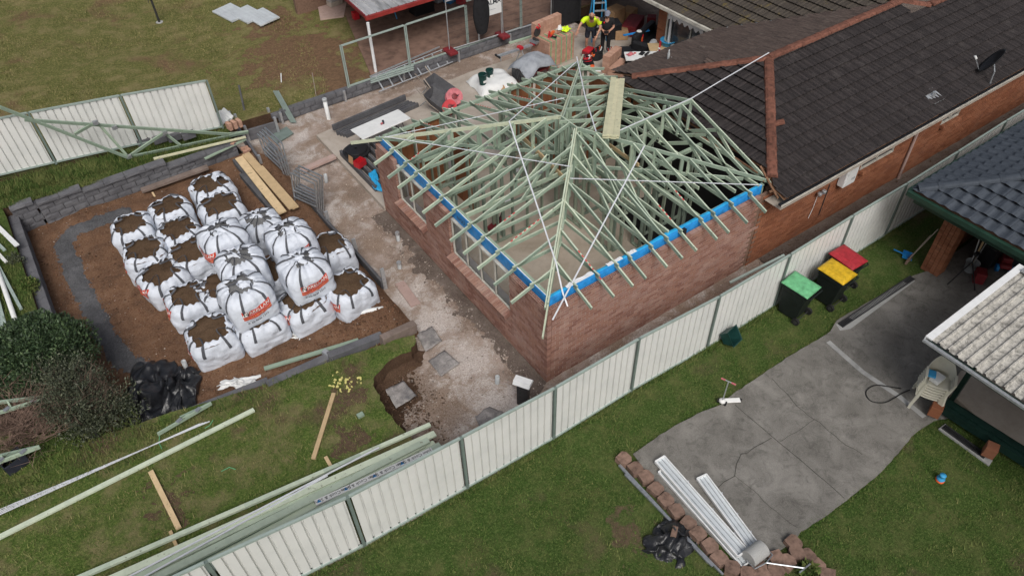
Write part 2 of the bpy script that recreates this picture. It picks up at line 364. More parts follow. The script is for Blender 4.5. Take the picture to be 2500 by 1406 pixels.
M('blue_wrap_light', (.03, .38, .72), .15, 6, .4, .4, 9, dist=.02)
M('foil', (.78, .8, .82), .1, 8, .35, .4, 12)
M('white_strap', (.72, .74, .77), .06, 8, .5, metal=.1)
M('steel', (.42, .44, .46), .2, 12, .42, metal=.75)
M('galv', (.5, .52, .54), .15, 15, .4, metal=.6)
M('dark_steel', (.06, .06, .062), .2, 10, .5, metal=.4)
M('black_plastic', (.018, .018, .02), .2, 10, .42)
M('black_film', (.016, .017, .02), .3, 5, .33, .6, 6, dist=.05, spec=.5)
M('white_paint', (.74, .75, .75), .06, 6, .5)
M('white_plastic', (.72, .73, .72), .05, 6, .4)
M('cream_metal', (.6, .595, .55), .08, 1.5, .42, spec=.4, stops=[(.25, (.64, .65, .63)), (.5, (.73, .735, .71)), (.75, (.78, .78, .755))])
M('fence_green', (.17, .215, .195), .12, 4, .42, spec=.4)
M('fence_green_light', (.33, .4, .365), .08, 4, .42, spec=.4)
M('pvc_grey', (.42, .44, .45), .1, 8, .5)
M('alu_board', (.66, .7, .72), .08, 3, .35, metal=.25, rnd=.05)
M('orange_plastic', (.7, .12, .03), .1, 6, .5)
M('red_plastic', (.5, .02, .03), .15, 6, .42)
M('dark_red', (.2, .025, .03), .2, 6, .5)
M('pink_red', (.5, .14, .16), .25, 9, .5)
M('blue_plastic', (.02, .22, .55), .15, 6, .4)
M('tub_blue', (.05, .32, .6), .1, 6, .4)
M('bucket_green', (.012, .05, .045), .2, 6, .4)
M('green_lid', (.15, .45, .22), .2, 9, .5)
M('yellow_lid', (.62, .39, .02), .2, 9, .5)
M('red_lid', (.38, .03, .04), .2, 9, .5)
M('bin_body', (.012, .016, .015), .2, 5, .5)
M('tarp_grey', (.3, .32, .35), .2, 3, .6, .5, 7, dist=.04)
M('bag_white', (.63, .67, .74), .07, 5, .55, .55, 14, dist=.03, spec=.35)
M('strap_grey', (.085, .088, .1), .2, 30, .8, .4, 60)
M('print_red', (.62, .07, .035), .08, 4, .6)
M('print_dark', (.03, .03, .035), .1, 4, .6)
M('print_white', (.78, .78, .76), .05, 4, .6)
M('print_tan', (.66, .5, .3), .05, 4, .6)
M('cardboard', (.42, .26, .14), .15, 4, .9)
M('rubber', (.02, .02, .02), .1, 6, .7)
M('glass_dark', (.05, .055, .06), .1, 2, .08, spec=.7)
M('void_shade', (.012, .011, .011), .2, 4, .95)  # near-black: shade of unlit interiors put into the colour
# roofs
def tile_mat(name, stops, lich, k, rough=.85):
    m, nt, b = newmat(name); v = posvec(nt)
    o = _n(nt, 'ShaderNodeObjectInfo').outputs['Random']; i = _n(nt, 'ShaderNodeNewGeometry').outputs['Random Per Island']
    r = maths(nt, 'FRACT', maths(nt, 'ADD', maths(nt, 'MULTIPLY', o, 7.3), i))
    col = ramp(nt, r, stops)
    col = mixc(nt, .4, col, ramp(nt, noi(nt, v, 14, 6, .8), [(.35, tuple(x*.5 for x in stops[0][1])), (.7, stops[-1][1])]))
    col = mixc(nt, maths(nt, 'MULTIPLY', ramp(nt, noi(nt, v, 1.8, 7, .75), [(.56, (0, 0, 0)), (.72, (1, 1, 1))]), k), col, lich)
    nt.links.new(col, b.inputs['Base Color']); b.inputs['Roughness'].default_value = rough; b.inputs['Specular IOR Level'].default_value = .25
    bumpit(nt, b, noi(nt, v, 50, 4, .8), .4, .01)
tile_mat('brown_tile', [(0, (.02, .017, .017)), (.5, (.033, .028, .028)), (1, (.056, .047, .046))], (.11, .097, .092), .4)
tile_mat('warm_tile', [(0, (.06, .045, .04)), (.5, (.09, .066, .057)), (1, (.125, .094, .08))], (.22, .19, .16), .4)
tile_mat('mossy_tile', [(0, (.05, .042, .036)), (.5, (.075, .062, .05)), (1, (.1, .085, .07))], (.2, .15, .035), .85)
tile_mat('slate_tile', [(0, (.045, .055, .07)), (.5, (.062, .074, .093)), (1, (.08, .094, .115))], (.1, .11, .13), .3, .6)
M('terracotta', (.165, .07, .048), .3, 9, .88, .4, 30, rnd=.2, isl=.12)
M('cut_timber', (.22, .12, .07), .3, 8, .9)
M('gutter_cream', (.52, .5, .44), .2, 4, .5)
M('gutter_green', (.02, .05, .035), .2, 4, .4)
M('post_green', (.012, .035, .028), .25, 4, .45)
M('red_gutter', (.28, .035, .03), .2, 4, .45)
M('old_zinc', (.55, .55, .55), .3, 2.5, .45, metal=.5, stretch=(1, .25, 1))
m_, nt_, b_ = newmat('lichen_sheet'); v_ = posvec(nt_)
c_ = mixc(nt_, maths(nt_, 'MULTIPLY', ramp(nt_, noi(nt_, v_, 7, 8, .8, .5), [(.44, (0, 0, 0)), (.62, (1, 1, 1))]), .85), (.52, .5, .45), (.1, .095, .085))
c_ = mixc(nt_, maths(nt_, 'MULTIPLY', ramp(nt_, noi(nt_, v_, 30, 4, .8), [(.6, (0, 0, 0)), (.68, (1, 1, 1))]), .7), c_, (.05, .048, .04))
nt_.links.new(c_, b_.inputs['Base Color']); b_.inputs['Roughness'].default_value = .8
# foliage and people
def leaf_mat(name, a, c):
    m, nt, b = newmat(name); r = _n(nt, 'ShaderNodeNewGeometry').outputs['Random Per Island']
    nt.links.new(ramp(nt, r, [(0, tuple(x*.5 for x in a)), (.6, a), (1, c)]), b.inputs['Base Color']); b.inputs['Roughness'].default_value = .6
leaf_mat('leaf_dark', (.042, .078, .032), (.09, .14, .055)); leaf_mat('leaf_grey', (.07, .085, .05), (.145, .155, .095))
M('twig', (.12, .085, .065), .3, 8, .9, isl=.3); M('dead_twig', (.2, .135, .105), .3, 8, .9, isl=.4)
M('skin', (.48, .26, .18), .1, 8, .55); M('hivis', (.62, .85, .02), .1, 9, .7, .4, 20); M('navy_cloth', (.025, .028, .04), .2, 8, .9)
M('black_cloth', (.016, .016, .018), .2, 8, .9); M('cap_grey', (.2, .21, .26), .1, 8, .9); M('beard', (.08, .05, .035), .2, 20, .9); M('boot', (.06, .04, .03), .2, 8, .8)

# ================================================================== ground
def hN(x): return interp(x, [-16, -7.7, -5.36, -3.05, -.8, 1.5, 4, 6.4, 8.7, 23], [1.8, .88, .43, .21, .04, .0, -.16, -.18, -.14, -.05])
def hF(x): return interp(x, [-16, -9, -7, -5, -3, -1.8], [1.7, 1.0, .75, .58, .47, .45])
def hB(x): return interp(x, [-16, -7.5, -5, -2.6, 0, 4, 9], [1.8, 1.1, .8, .5, .42, .4, .36])
FY = -1.35
big = MB(); big.add([(-120, -120, -.62), (120, -120, -.62), (120, 120, -.62), (-120, 120, -.62)], [(0, 1, 2, 3)])
tag(big.build('ground', 'side_earth'), kind='structure')
pad_edge = [(px, py) for px, py in [(1011, 819), (1004, 858), (964, 873), (932, 901), (914, 925), (917, 952), (935, 988), (953, 1017), (975, 1045), (993, 1060), (1033, 1092)]]
PIT = [tuple(G(px, py, .45)[:2]) for px, py in pad_edge]
_p = []
for (x0, y0), (x1, y1) in zip(PIT[:-1], PIT[1:]):
    n = max(1, int(math.hypot(x1-x0, y1-y0)/.1))
    for k in range(n): x, y = lerp(x0, x1, k/n), lerp(y0, y1, k/n); _p.append((x+.07*nz(x*4, y*4)+.05*nz(x*11, y*11), y+.07*nz(x*4, y*4, 5)+.05*nz(x*11, y*11, 5)))
PIT = _p+[PIT[-1]]
tag(sheet('building_pad', [(-4.2, FY+.02), (7.2, FY+.02), (7.2, 6.8), (12.2, 6.8), (12.2, 14.5), (-2.4, 14.5), (-2.4, 3.4), (-4.2, 3.4)],
    lambda x, y: .035*nz(x*.9, y*.9)+.02*nz(x*3, y*3, 4)+.012*nz(x*9, y*9, 2)-.12*max(0, 1-math.dist((x, y), (-3.1, 1.7))/.9), .12, 'pad_mud'), kind='structure')
def dseg(x, y, L):
    best = 9
    for (ax, ay), (bx, by) in zip(L[:-1], L[1:]):
        dx, dy = bx-ax, by-ay; t = max(0, min(1, ((x-ax)*dx+(y-ay)*dy)/(dx*dx+dy*dy))); best = min(best, math.hypot(x-ax-t*dx, y-ay-t*dy))
    return best
talus = PIT[2:]+[(-2.7, -.1), (-2.6, .5), (-2.55, 1.0), (-2.4, 1.3), (-2.1, 1.5), (-1.7, 1.9), (-1.5, 2.4)]
tag(sheet('earth_talus', talus, lambda x, y: .16*max(0, 1-dseg(x, y, PIT)/.35)**1.4-.05+.05*nz(x*4, y*4, 5)+.05*nz(x*11, y*11, 7), .07, 'cut_earth', 0, None, .12), kind='structure')
tag(sheet('side_passage', [(7.2, FY+.02), (24, FY+.02), (24, .3), (7.2, .3)], lambda x, y: .04*nz(x*1.4, y*1.4)+.02*nz(x*5, y*5)+.01, .2, 'side_earth'), kind='structure')
def hsoil(x, y):
    z = .3+.05*nz(x*1.1, y*1.1)+.04*nz(x*3.5, y*3.5, 3)+.028*nz(x*9, y*9, 6)
    z += .22*max(0, 1-math.dist((x, y), (-2.4, 3.75))/1.1)+.12*max(0, 1-math.dist((x, y), (-7.3, 12.6))/1.)
    return z - .28*max(0, min(1, (x+1.9)/.25))
tag(sheet('soil_bed', [(-9.0, 3.3), (-1.66, 3.02), (-1.66, 12.0), (-2.2, 12.95), (-9.0, 12.98)], hsoil, .13, 'red_soil', .3, 'red_soil'), kind='structure')
GC = [(-6.4, 12.1), (-7.9, 12.05), (-8.2, 11.7), (-8.2, 9.6), (-8.1, 7.6), (-7.95, 6.3), (-7.5, 5.6)]
tag(sheet('gravel_trench', [(-6.2, 11.5), (-7.6, 11.5), (-7.6, 8), (-7.5, 6.4), (-7.0, 5.9), (-7.0, 5.2), (-7.8, 5.2), (-8.6, 6.2), (-8.85, 8), (-8.85, 12.2), (-8.4, 12.6), (-6.2, 12.6)],
    lambda x, y: hsoil(x, y)+.045*(1-(dseg(x, y, GC)/.24)**2)+.03*nz(x*4.5, y*4.5, 11)+.03*nz(x*13, y*13, 12), .07, 'gravel', 0, None, .12), kind='structure')
front_poly = [(-16, FY+.06)]+[(-3.25, FY+.06)]+PIT[::-1]+[(-2.3, 2.86), (-3.9, 3.12), (-5.4, 3.3), (-7.4, 3.62), (-9.1, 3.75), (-16, 3.8)]
tag(sheet('front_lawn', front_poly, lambda x, y: hF(x)+.035*nz(x*1.3, y*1.3)+.015*nz(x*5, y*5)-.0*y, .15, 'front_lawn', .65, 'cut_earth', .12), kind='structure')
tag(sheet('left_lawn', [(-20, 3.78), (-9.15, 3.75), (-9.15, 13.08), (-2.9, 13.12), (-2.3, 14.45), (-20, 14.45)], lambda x, y: (hF(x) if y < 13. else hB(x)-.06)+.03*nz(x, y), .25, 'strip_lawn', .6, 'cut_earth'), kind='structure')
tag(sheet('back_lawn', [(-32, 14.5), (-2.2, 14.5), (14, 14.55), (20, 48), (-32, 48)], lambda x, y: hB(x)+.05*nz(x*.6, y*.6), .5, 'back_lawn', .4, 'cut_earth', .3), kind='structure')
tag(sheet('side_lawn', [(-16, -14), (16, -14), (16, FY-.03), (-16, FY-.03)], lambda x, y: hN(x)+.025*nz(x*1.2, y*1.2)-.01, .22, 'side_lawn'), kind='structure')
# driveway, drain and its cracks
def hD(x, y): return hN(x)+.028
DR = [G(px, py, -.02) for px, py in [(1545, 1112), (1610, 1065), (1700, 1010), (1760, 985), (1800, 950), (1900, 880), (2030, 800), (2045, 775), (2230, 668)]]
DRV = [tuple(p[:2]) for p in DR]+[(10.6, -2.95), (17, -2.95), (17, -13), (7.2, -13), (7.2, -6.15)]+[tuple(G(px, py, -.05)[:2]) for px, py in [(2285, 1020), (2250, 1040), (2150, 1150), (2030, 1250), (1955, 1300), (1930, 1330), (1830, 1395), (1640, 1235)]]
_d = []
for i, p in enumerate(DRV):
    q = DRV[(i+1) % len(DRV)]; n = max(1, int(math.dist(p, q)/.15))
    for k in range(n):
        x, y = lerp(p[0], q[0], k/n), lerp(p[1], q[1], k/n); _d.append((x+.025*nz(x*2.7, y*2.7)+.02*nz(x*9, y*9), y+.025*nz(x*2.7, y*2.7, 9)+.02*nz(x*9, y*9, 3)))
DRV = _d
tag(sheet('driveway', DRV, hD, .3, 'driveway', .12, 'driveway', .3), kind='structure')
def ribbon(name, pts, w, mat, hf, dz=.006, wob=0., parent=None):
    mb = MB(); P = []
    for a, b in zip(pts[:-1], pts[1:]):
        n = max(2, int(math.dist(a, b)/.12)); P += [(lerp(a[0], b[0], k/n), lerp(a[1], b[1], k/n)) for k in range(n)]
    P.append(tuple(pts[-1][:2])); vs = []; 
    for i, p in enumerate(P):
        a = P[max(0, i-1)]; b = P[min(len(P)-1, i+1)]; d = Vector((b[0]-a[0], b[1]-a[1])).normalized(); nrm = Vector((-d.y, d.x))
        c = Vector(p)+nrm*wob*nz(p[0]*3.3, p[1]*3.3); ww = w*(1+.5*nz(p[0]*7, p[1]*7, 3)) if wob else w
        for s in (-1, 1): q = c+nrm*s*ww/2; vs.append((q.x, q.y, hf(q.x, q.y)+dz))
    mb.add(vs, [(2*i, 2*i+1, 2*i+3, 2*i+2) for i in range(len(P)-1)]); return tag(mb.build(name, mat, parent), kind='structure')
g2 = lambda L, z=-.03: [tuple(G(px, py, z)[:2]) for px, py in L]
ribbon('concrete_joint', g2([(2025, 826), (2110, 900), (2200, 960), (2262, 1010)]), .13, 'drive_line', hD)
for k, (L, wd, wb) in enumerate([([(1795, 985), (1885, 1062), (1980, 1140), (2063, 1213)], .014, .01), ([(1885, 917), (1925, 955), (1950, 985), (1990, 1018), (2015, 1035), (2070, 1080), (2110, 1100)], .012, .06),
    ([(1885, 1066), (1850, 1090), (1810, 1110), (1795, 1145), (1790, 1163), (1755, 1190)], .014, .08), ([(1990, 1017), (1945, 1050), (1905, 1075)], .008, .05), ([(1790, 1163), (1850, 1210), (1880, 1240), (1945, 1290)], .009, .05), ([(1755, 1190), (1725, 1245), (1700, 1275)], .01, .04)]):
    ribbon('driveway_crack', g2(L), wd, 'crack', hD, .005, wb)
dp = g2([(2042, 785), (2060, 775), (2225, 672), (2238, 682), (2080, 796), (2055, 800)])
tag(sheet('drain_surround', [(x+.05*nz(x*5, y*5), y+.05*nz(x*6, y*4, 2)) for x, y in dp], lambda x, y: hD(x, y)+.008, .2, 'pale_concrete', .02, edge=.1), kind='structure')
# building slabs
tag(sheet('patio_slab', [(-.05, 7.95), (-.05, 12.75), (6.4, 13.2), (16.6, 12.6), (16.6, 10.0), (12.5, 10.0), (12.5, 6.95), (7.7, 6.95), (7.7, 7.95)], lambda x, y: .15+.004*nz(x*2, y*2), .4, 'slab_concrete', .3, 'slab_concrete'), kind='structure')
# grass blades: too many to count
def blades(name, mat, polys, n, h, wd, hf, holes=(), clump=0., lab=None):
    pts = []
    xs0, xs1 = min(p[0] for q in polys for p in q), max(p[0] for q in polys for p in q); ys0, ys1 = min(p[1] for q in polys for p in q), max(p[1] for q in polys for p in q)
    def mask(X, Y, P):
        c = np.zeros(len(X), bool); j = len(P)-1
        for i in range(len(P)):
            if P[i][1] != P[j][1]:
                c ^= ((P[i][1] > Y) != (P[j][1] > Y)) & (X < (P[j][0]-P[i][0])*(Y-P[i][1])/(P[j][1]-P[i][1])+P[i][0])
            j = i
        return c
    X = RNG.uniform(xs0, xs1, n); Y = RNG.uniform(ys0, ys1, n)
    k = np.zeros(n, bool)
    for q in polys: k |= mask(X, Y, q)
    for q in holes: k &= ~mask(X, Y, q)
    X, Y = X[k], Y[k]
    if clump:
        d = np.sin(X*2.1+np.sin(Y*1.7)*2)*np.sin(Y*2.6+np.sin(X*1.3)*2)+.6*np.sin(X*7+Y*3)*np.sin(Y*8-X*2)
        k = RNG.uniform(-1.4, 1.1, len(X)) < d*clump+.2; X, Y = X[k], Y[k]
    Z = np.array([hf(x, y) for x, y in zip(X, Y)]) - .012
    m = len(X); a = RNG.uniform(0, 6.283, m); L = RNG.uniform(.25, 1., m)*1.1; H = h*RNG.uniform(.5, 1.25, m); W = wd*RNG.uniform(.6, 1.3, m)
    b = a+1.57
    v = np.empty((m, 3, 3)); v[:, 0] = np.stack([X-np.cos(b)*W, Y-np.sin(b)*W, Z], 1); v[:, 1] = np.stack([X+np.cos(b)*W, Y+np.sin(b)*W, Z], 1)
    v[:, 2] = np.stack([X+np.cos(a)*L*H, Y+np.sin(a)*L*H, Z+H*np.sqrt(np.maximum(.1, 1-.4*L**2))], 1)
    o = bpy.data.objects.new(name, npmesh(name, v.reshape(-1, 3), np.arange(m*3), 3, mat)); COL.objects.link(o)
    return tag(o, lab, 'grass', kind='stuff')
blades('grass', 'blade_front', [front_poly], 190000, .045, .006, lambda x, y: hF(x)+.035*nz(x*1.3, y*1.3), clump=.8, lab='short patchy grass of the front lawn by the lumber')
blades('grass', 'blade_side', [[(-9, -9.5), (9, -9.5), (9, FY-.05), (-9, FY-.05)]], 300000, .035, .006, lambda x, y: hN(x), [DRV], clump=.5, lab='short green grass of the lawn beside the driveway')
blades('grass', 'blade_back', [[(-14, 14.7), (1.4, 14.7), (4.2, 26), (-14, 36)]], 170000, .06, .011, lambda x, y: hB(x), clump=.6, lab='dry yellowish grass of the back yard')
blades('grass', 'blade_tall', [[(-10, 13.5), (-2.6, 13.5), (-2.4, 14.35), (-10, 14.4)]], 15000, .2, .009, lambda x, y: hB(x)-.04, clump=.6, lab='long grass along the foot of the far fence')
blades('grass', 'blade_tall', [[(-10, 13.0), (-3.4, 13.05), (-3.2, 14.0), (-10, 14.0)]], 26000, .08, .007, lambda x, y: hB(x)-.04, lab='grass strip between block wall and far fence')
blades('grass', 'blade_tall', [[(-8.6, 3.05), (-5.4, 3.0), (-2.4, 2.5), (-2.4, 2.8), (-5.4, 3.28), (-8.6, 3.6)], [(-11, 2.7), (-8, 2.7), (-8, 4.6), (-11, 4.6)], [(-11, 5), (-9.2, 5), (-9.2, 12), (-11, 12)]], 60000, .12, .008, lambda x, y: hF(x), lab='longer grass along the sleeper edge and under the shrubs')
_e = []
for (x0, y0), (x1, y1) in zip(DRV, DRV[1:]+DRV[:1]):
    dx, dy = x1-x0, y1-y0; L_ = math.hypot(dx, dy)+1e-6; nx_, ny_ = -dy/L_*.07, dx/L_*.07
    if x0 < 9 and y0 > -9.5: _e.append([(x0-nx_, y0-ny_), (x1-nx_, y1-ny_), (x1+nx_, y1+ny_), (x0+nx_, y0+ny_)])
blades('grass', 'blade_side', _e, 220000, .06, .006, lambda x, y: hN(x), clump=.9, lab='grass growing over the driveway edge')
blades('grass', 'blade_side', [[(-9, -9.5), (9, -9.5), (9, FY-.05), (-9, FY-.05)]], 22000, .09, .008, lambda x, y: hN(x), [DRV], clump=1.3, lab='taller tufts in the lawn beside the driveway')
blades('grass', 'blade_front', [front_poly], 15000, .1, .008, lambda x, y: hF(x), clump=1.3, lab='taller tufts in the front lawn')
blades('grass', 'blade_tall', [[(-8, FY-.16), (12, FY-.16), (12, FY-.02), (-8, FY-.02)]], 16000, .09, .007, lambda x, y: hN(x), clump=.9, lab='tufts of grass along the foot of the cream fence')

tag(sheet('gravel_strip', [(-.75, -.4), (-.02, -.02), (-.02, 7.9), (-.8, 7.9)], lambda x, y: .05*(1+x/.42)+.03*nz(x*4, y*4)+.03*nz(x*12, y*12, 3), .08, 'side_earth', 0, None, .15), kind='structure')
def stones(name, lab, cat, mat, pts, r0, r1):
    n = len(pts); P = np.array(pts); R_ = RNG.uniform(r0, r1, n)*RNG.choice([.6, .8, 1, 1.6], n); D = np.array([(1, 0, 0), (-1, 0, 0), (0, 1, 0), (0, -1, 0), (0, 0, .7), (0, 0, -.5)])
    V_ = P[:, None, :]+D[None]*R_[:, None, None]*RNG.uniform(.55, 1.3, (n, 6, 1)); Fc = np.array([(0, 2, 4), (2, 1, 4), (1, 3, 4), (3, 0, 4), (2, 0, 5), (1, 2, 5), (3, 1, 5), (0, 3, 5)])
    o = bpy.data.objects.new(name, npmesh(name, V_.reshape(-1, 3), (Fc[None]+np.arange(n)[:, None, None]*6).ravel(), 3, mat)); COL.objects.link(o); return tag(o, lab, cat, kind='stuff')
M('clod', (.15, .078, .045), .4, 5, .95, isl=.35); M('rubble_stone', (.42, .36, .31), .3, 5, .95, isl=.4); M('gravel_stone', (.16, .16, .165), .3, 5, .95, isl=.4); M('earth_crumb', (.12, .075, .05), .4, 5, .95, isl=.4)
u_ = RNG.uniform; pts = [(x, y, hsoil(x, y)) for x, y in zip(u_(-8.9, -1.75, 5200), u_(3.4, 12.9, 5200))]
pts += [(x, y, hsoil(x, y)) for x, y in zip(RNG.normal(-2.6, .7, 1500), RNG.normal(3.9, .35, 1500)) if x < -1.75]
stones('soil_clods', 'clods of red soil over the bed around the bags', 'clods', 'clod', pts, .008, .028)
stones('soil_stones', 'pale stones mixed in the red soil', 'stones', 'rubble_stone', [(x, y, hsoil(x, y)) for x, y in zip(u_(-8.9, -1.75, 900), u_(3.4, 12.9, 900))], .006, .018)
stones('gravel_stones', 'loose grey stones along the gravel trench', 'stones', 'gravel_stone', [(x, y, hsoil(x, y)+.012) for x, y in zip(u_(-8.9, -6.3, 9000), u_(5.3, 12.6, 9000)) if dseg(x, y, GC) < .27+RNG.normal(0, .06)], .006, .016)
stones('rubble', 'small rubble scattered over the building pad', 'rubble', 'rubble_stone', [(x, y, .01) for x, y in zip(u_(-3.4, -.05, 3000), u_(-1.2, 12, 3000)) if x > -1.7 or (y < 2.6 and x > -3.2)]+[(x, y, .02) for x, y in zip(RNG.normal(-.3, .2, 900), u_(-.4, 7.9, 900)) if x < 0]+[(x, y, .02) for x, y in zip(u_(0, 7, 900), u_(-1.2, -.05, 900))], .005, .02)
stones('earth_crumbs', 'dark earth crumbs on the pit floor', 'crumbs', 'earth_crumb', [(x, y, .0) for x, y in zip(RNG.normal(-2.9, .4, 1600), RNG.normal(1.3, .75, 1600)) if x > -3.5], .006, .026)
stones('earth_crumbs', 'dark crumbs and leaf litter in the side passage', 'litter', 'earth_crumb', [(x, y, .02) for x, y in zip(u_(7, 20, 1500), u_(-1.3, -.1, 1500))], .006, .022)
# ================================================================== fences
def sheet_panel(p, q, zt0, zt1, h, inv=1):
    """one steel fence panel: trapezoid ribs between two posts"""
    p = Vector((p[0], p[1], 0)); q = Vector((q[0], q[1], 0)); d = q-p; L = d.length; d.normalize(); n = Vector((d.y, -d.x, 0))*inv
    S = []; s = .03; per = (L-.06)/12
    for k in range(12):
        a = .03+k*per; S += [(a, 0), (a+per*.75, 0), (a+per*.78, .05), (a+per*.96, .05)]
    S.append((L-.03, 0)); mb = MB(); vs = []
    for s, dep in S:
        b = p+d*s-n*dep; zt = lerp(zt0, zt1, s/L)
        vs += [(b.x, b.y, zt-h), (b.x, b.y, zt)]
    mb.add(vs, [(2*i, 2*i+2, 2*i+3, 2*i+1) for i in range(len(S)-1)]); return mb
def fence(name, label, posts, h, inv, plinth=0.):
    t = thing(name, label, 'fence', (0, 0, 0))
    for i, (x, y, z) in enumerate(posts):
        MB().box((x, y, z-h/2-.02), (.058, .062, h+.05)).build('post', 'fence_green', t)
        if i == len(posts)-1: break
        X, Y, Z = posts[i+1]; d = Vector((X-x, Y-y, Z-z)); e = d.normalized()*.03
        a = Vector((x, y, z))+e; b = Vector((X, Y, Z))-e
        sheet_panel(a, b, z-.02, Z-.02, h-.06, inv).build('panel', 'cream_metal', t)
        MB().bar(a, b, .05, .045).build('top_rail', 'fence_green_light', t)
        dz = Vector((0, 0, h-.03)); MB().bar(a-dz, b-dz, .05, .05).build('bottom_rail', 'fence_green_light', t)
        if plinth and i < 3:
            dz2 = Vector((0, 0, h+.06)); MB().bar(a-dz2, b-dz2, .04, .14).build('plinth_board', 'grey_timber', t)
    return t
tops = [(502.7, 1371), (848, 1213), (1125.6, 1068), (1355, 946.6), (1560, 827), (1757, 724), (1930, 622), (2083, 527), (2214.6, 449), (2339, 371), (2457, 296)]
FP = [YP(px, py, FY) for px, py in tops]; FP = [(p.x, FY, p.z) for p in FP]
FP = [(FP[0][0]-2.38, FY, FP[0][2]+.42)]+FP+[(FP[-1][0]+2.4*k, FY, FP[-1][2]+.02*k) for k in (1, 2)]
fence('boundary_fence', 'long cream steel panel fence with grey green posts between the two lots', FP, 1.8, 1, 1)
BP = [(-12.3, 14.4, 3.5), (-9.87, 14.4, 3.2), (-7.46, 14.4, 2.93), (-5.06, 14.4, 2.63), (-2.55, 14.4, 2.27)]
fence('back_fence', 'shorter cream steel panel fence beside the back lawn with a roof truss against it', BP, 1.7, 1)

# ================================================================== brickwork
BL, BH, BT, JT = .23, .076, .11, .01
def brick_mesh(L, mat, cores=False, D=BT, H=BH):
    mb = MB()
    if not cores:
        c = .004; x, y, z = L/2, D/2, H/2
        mb.box((0, 0, 0), (L, D, H))
    else:
        nx, ny = 11, 5; xs = [-L/2+L*i/nx for i in range(nx+1)]; ys = [-D/2+D*i/ny for i in range(ny+1)]; zt = H/2
        for i in range(nx):
            for j in range(ny):
                hole = i % 2 == 1 and j % 2 == 1; z = zt-.035 if hole else zt
                a, b, e, f = xs[i], xs[i+1], ys[j], ys[j+1]
                mb.add([(a, e, z), (b, e, z), (b, f, z), (a, f, z)], [(0, 1, 2, 3)], 1 if hole else 0)
                if hole:
                    for (p, q) in (((a, e), (b, e)), ((b, e), (b, f)), ((b, f), (a, f)), ((a, f), (a, e))):
                        mb.add([(*p, zt), (*q, zt), (*q, z), (*p, z)], [(0, 1, 2, 3)], 1)
        x, y = L/2, D/2
        for p, q in (((-x, -y), (x, -y)), ((x, -y), (x, y)), ((x, y), (-x, y)), ((-x, y), (-x, -y))):
            mb.add([(*p, -zt), (*q, -zt), (*q, zt), (*p, zt)], [(0, 1, 2, 3)], 0)
    return mb.mesh('brick', [mat, 'core_hole'])
_bm = {}
def bmesh_for(L, mat, cores):
    k = (round(L, 2), mat, cores)
    if k not in _bm: _bm[k] = brick_mesh(L, mat, cores)
    return _bm[k]
def lay_wall(o, u, n, L, courses, openings=(), z0=0., half0=0, cores=True, skip=None):
    """bricks of one leaf as (centre, angle, length, top course) and mortar boxes"""
    o = Vector(o); u = Vector(u); n = Vector(n); ang = math.atan2(u.y, u.x); out = []; mort = []
    for c in range(courses):
        z = z0+c*(BH+JT)+BH/2
        iv = [(0., L)]
        for (a, b, za, zb) in openings:
            if za-.01 < z < zb:
                iv = [x for (s, e) in iv for x in ((s, min(e, a)), (max(s, b), e)) if x[1]-x[0] > .03]
        for (s, e) in iv:
            mort.append((o+u*((s+e)/2)-n*(BT/2)+Vector((0, 0, z-(.045 if cores and c == courses-1 else .007))), ang, e-s-.012))
            p = s; off = ((c+half0) % 2)*.12
            first = True
            while p < e-.02:
                Lb = BL if not (first and off) else BL/2-.005
                first = False
                Lb = min(Lb, e-p)
                if Lb > .03 and not (skip and skip(p+Lb/2, c)): out.append((o+u*(p+Lb/2)-n*(BT/2)+Vector((0, 0, z)), ang, Lb, cores and c == courses-1))
                p += Lb+JT
    return out, mort
def put_bricks(parent, bricks, mort, mat, mmat, budget, name='brick'):
    cam = Vector(CAM); bricks.sort(key=lambda b: (b[0]-cam).length)
    own = bricks[:budget]; rest = bricks[budget:]
    for c, a, L, co in own:
        L2 = round(L, 2); inst(name, bmesh_for(L2, mat, co), parent, c-parent.matrix_world.translation if False else c, (0, 0, a+random.uniform(-.006, .006)))
    if rest:
        mb = MB()
        for c, a, L, co in rest: mb.box(c, (L, BT, BH), a)
        o = mb.build('brickwork', mat, parent); o['kind'] = 'stuff'
    mb = MB()
    for c, a, L in mort: mb.box(c, (max(.02, L), BT-.012, BH+JT-.004), a)
    o = mb.build('mortar', mmat, parent); o['kind'] = 'stuff'

EXT = thing('house_extension', 'unfinished brick extension with open green pine roof frame and blue wall wrap', 'house')
WA1, WA2 = (5.3, 6.83, 1.1, 9), (1.45, 4.06, 1.1, 9)
wallA, mA = lay_wall((0, 0, 0), (0, 1, 0), (-1, 0, 0), 7.84, 28, [WA1, WA2], half0=0)
wallB, mB = lay_wall((.12, 0, 0), (1, 0, 0), (0, -1, 0), 6.68, 28, half0=1, skip=lambda p, c: p > 6.35+.2*(c % 2)-.1*nz(c*.7))
mB = [(c-Vector((.2, 0, 0)), a, L-.4) for c, a, L in mB]
ew = part_empty('brick_wall', EXT)
put_bricks(ew, wallA+wallB, mA+mB, 'new_brick', 'mortar', 300)
# rebate brick pier by the door at the far end of the wall
stub, mS = lay_wall((-.0, 7.96, 0), (1, 0, 0), (0, 1, 0), .35, 25, cores=False)
for c, a, L, co in stub: inst('jamb_brick', bmesh_for(round(L, 2), 'new_brick', False), EXT, c, (0, 0, a))
# sloping brick sills
me_s = MB().box((0, 0, 0), (.26, .076, .11)).mesh('sill_brick', 'new_brick')
for (a, b, z, _) in (WA1, WA2):
    n = int((b-a)/.086)
    for k in range(n): inst('sill_brick', me_s, EXT, (-.025, a+(k+.5)*(b-a)/n, z-.04), (0, rad(-13), 0))
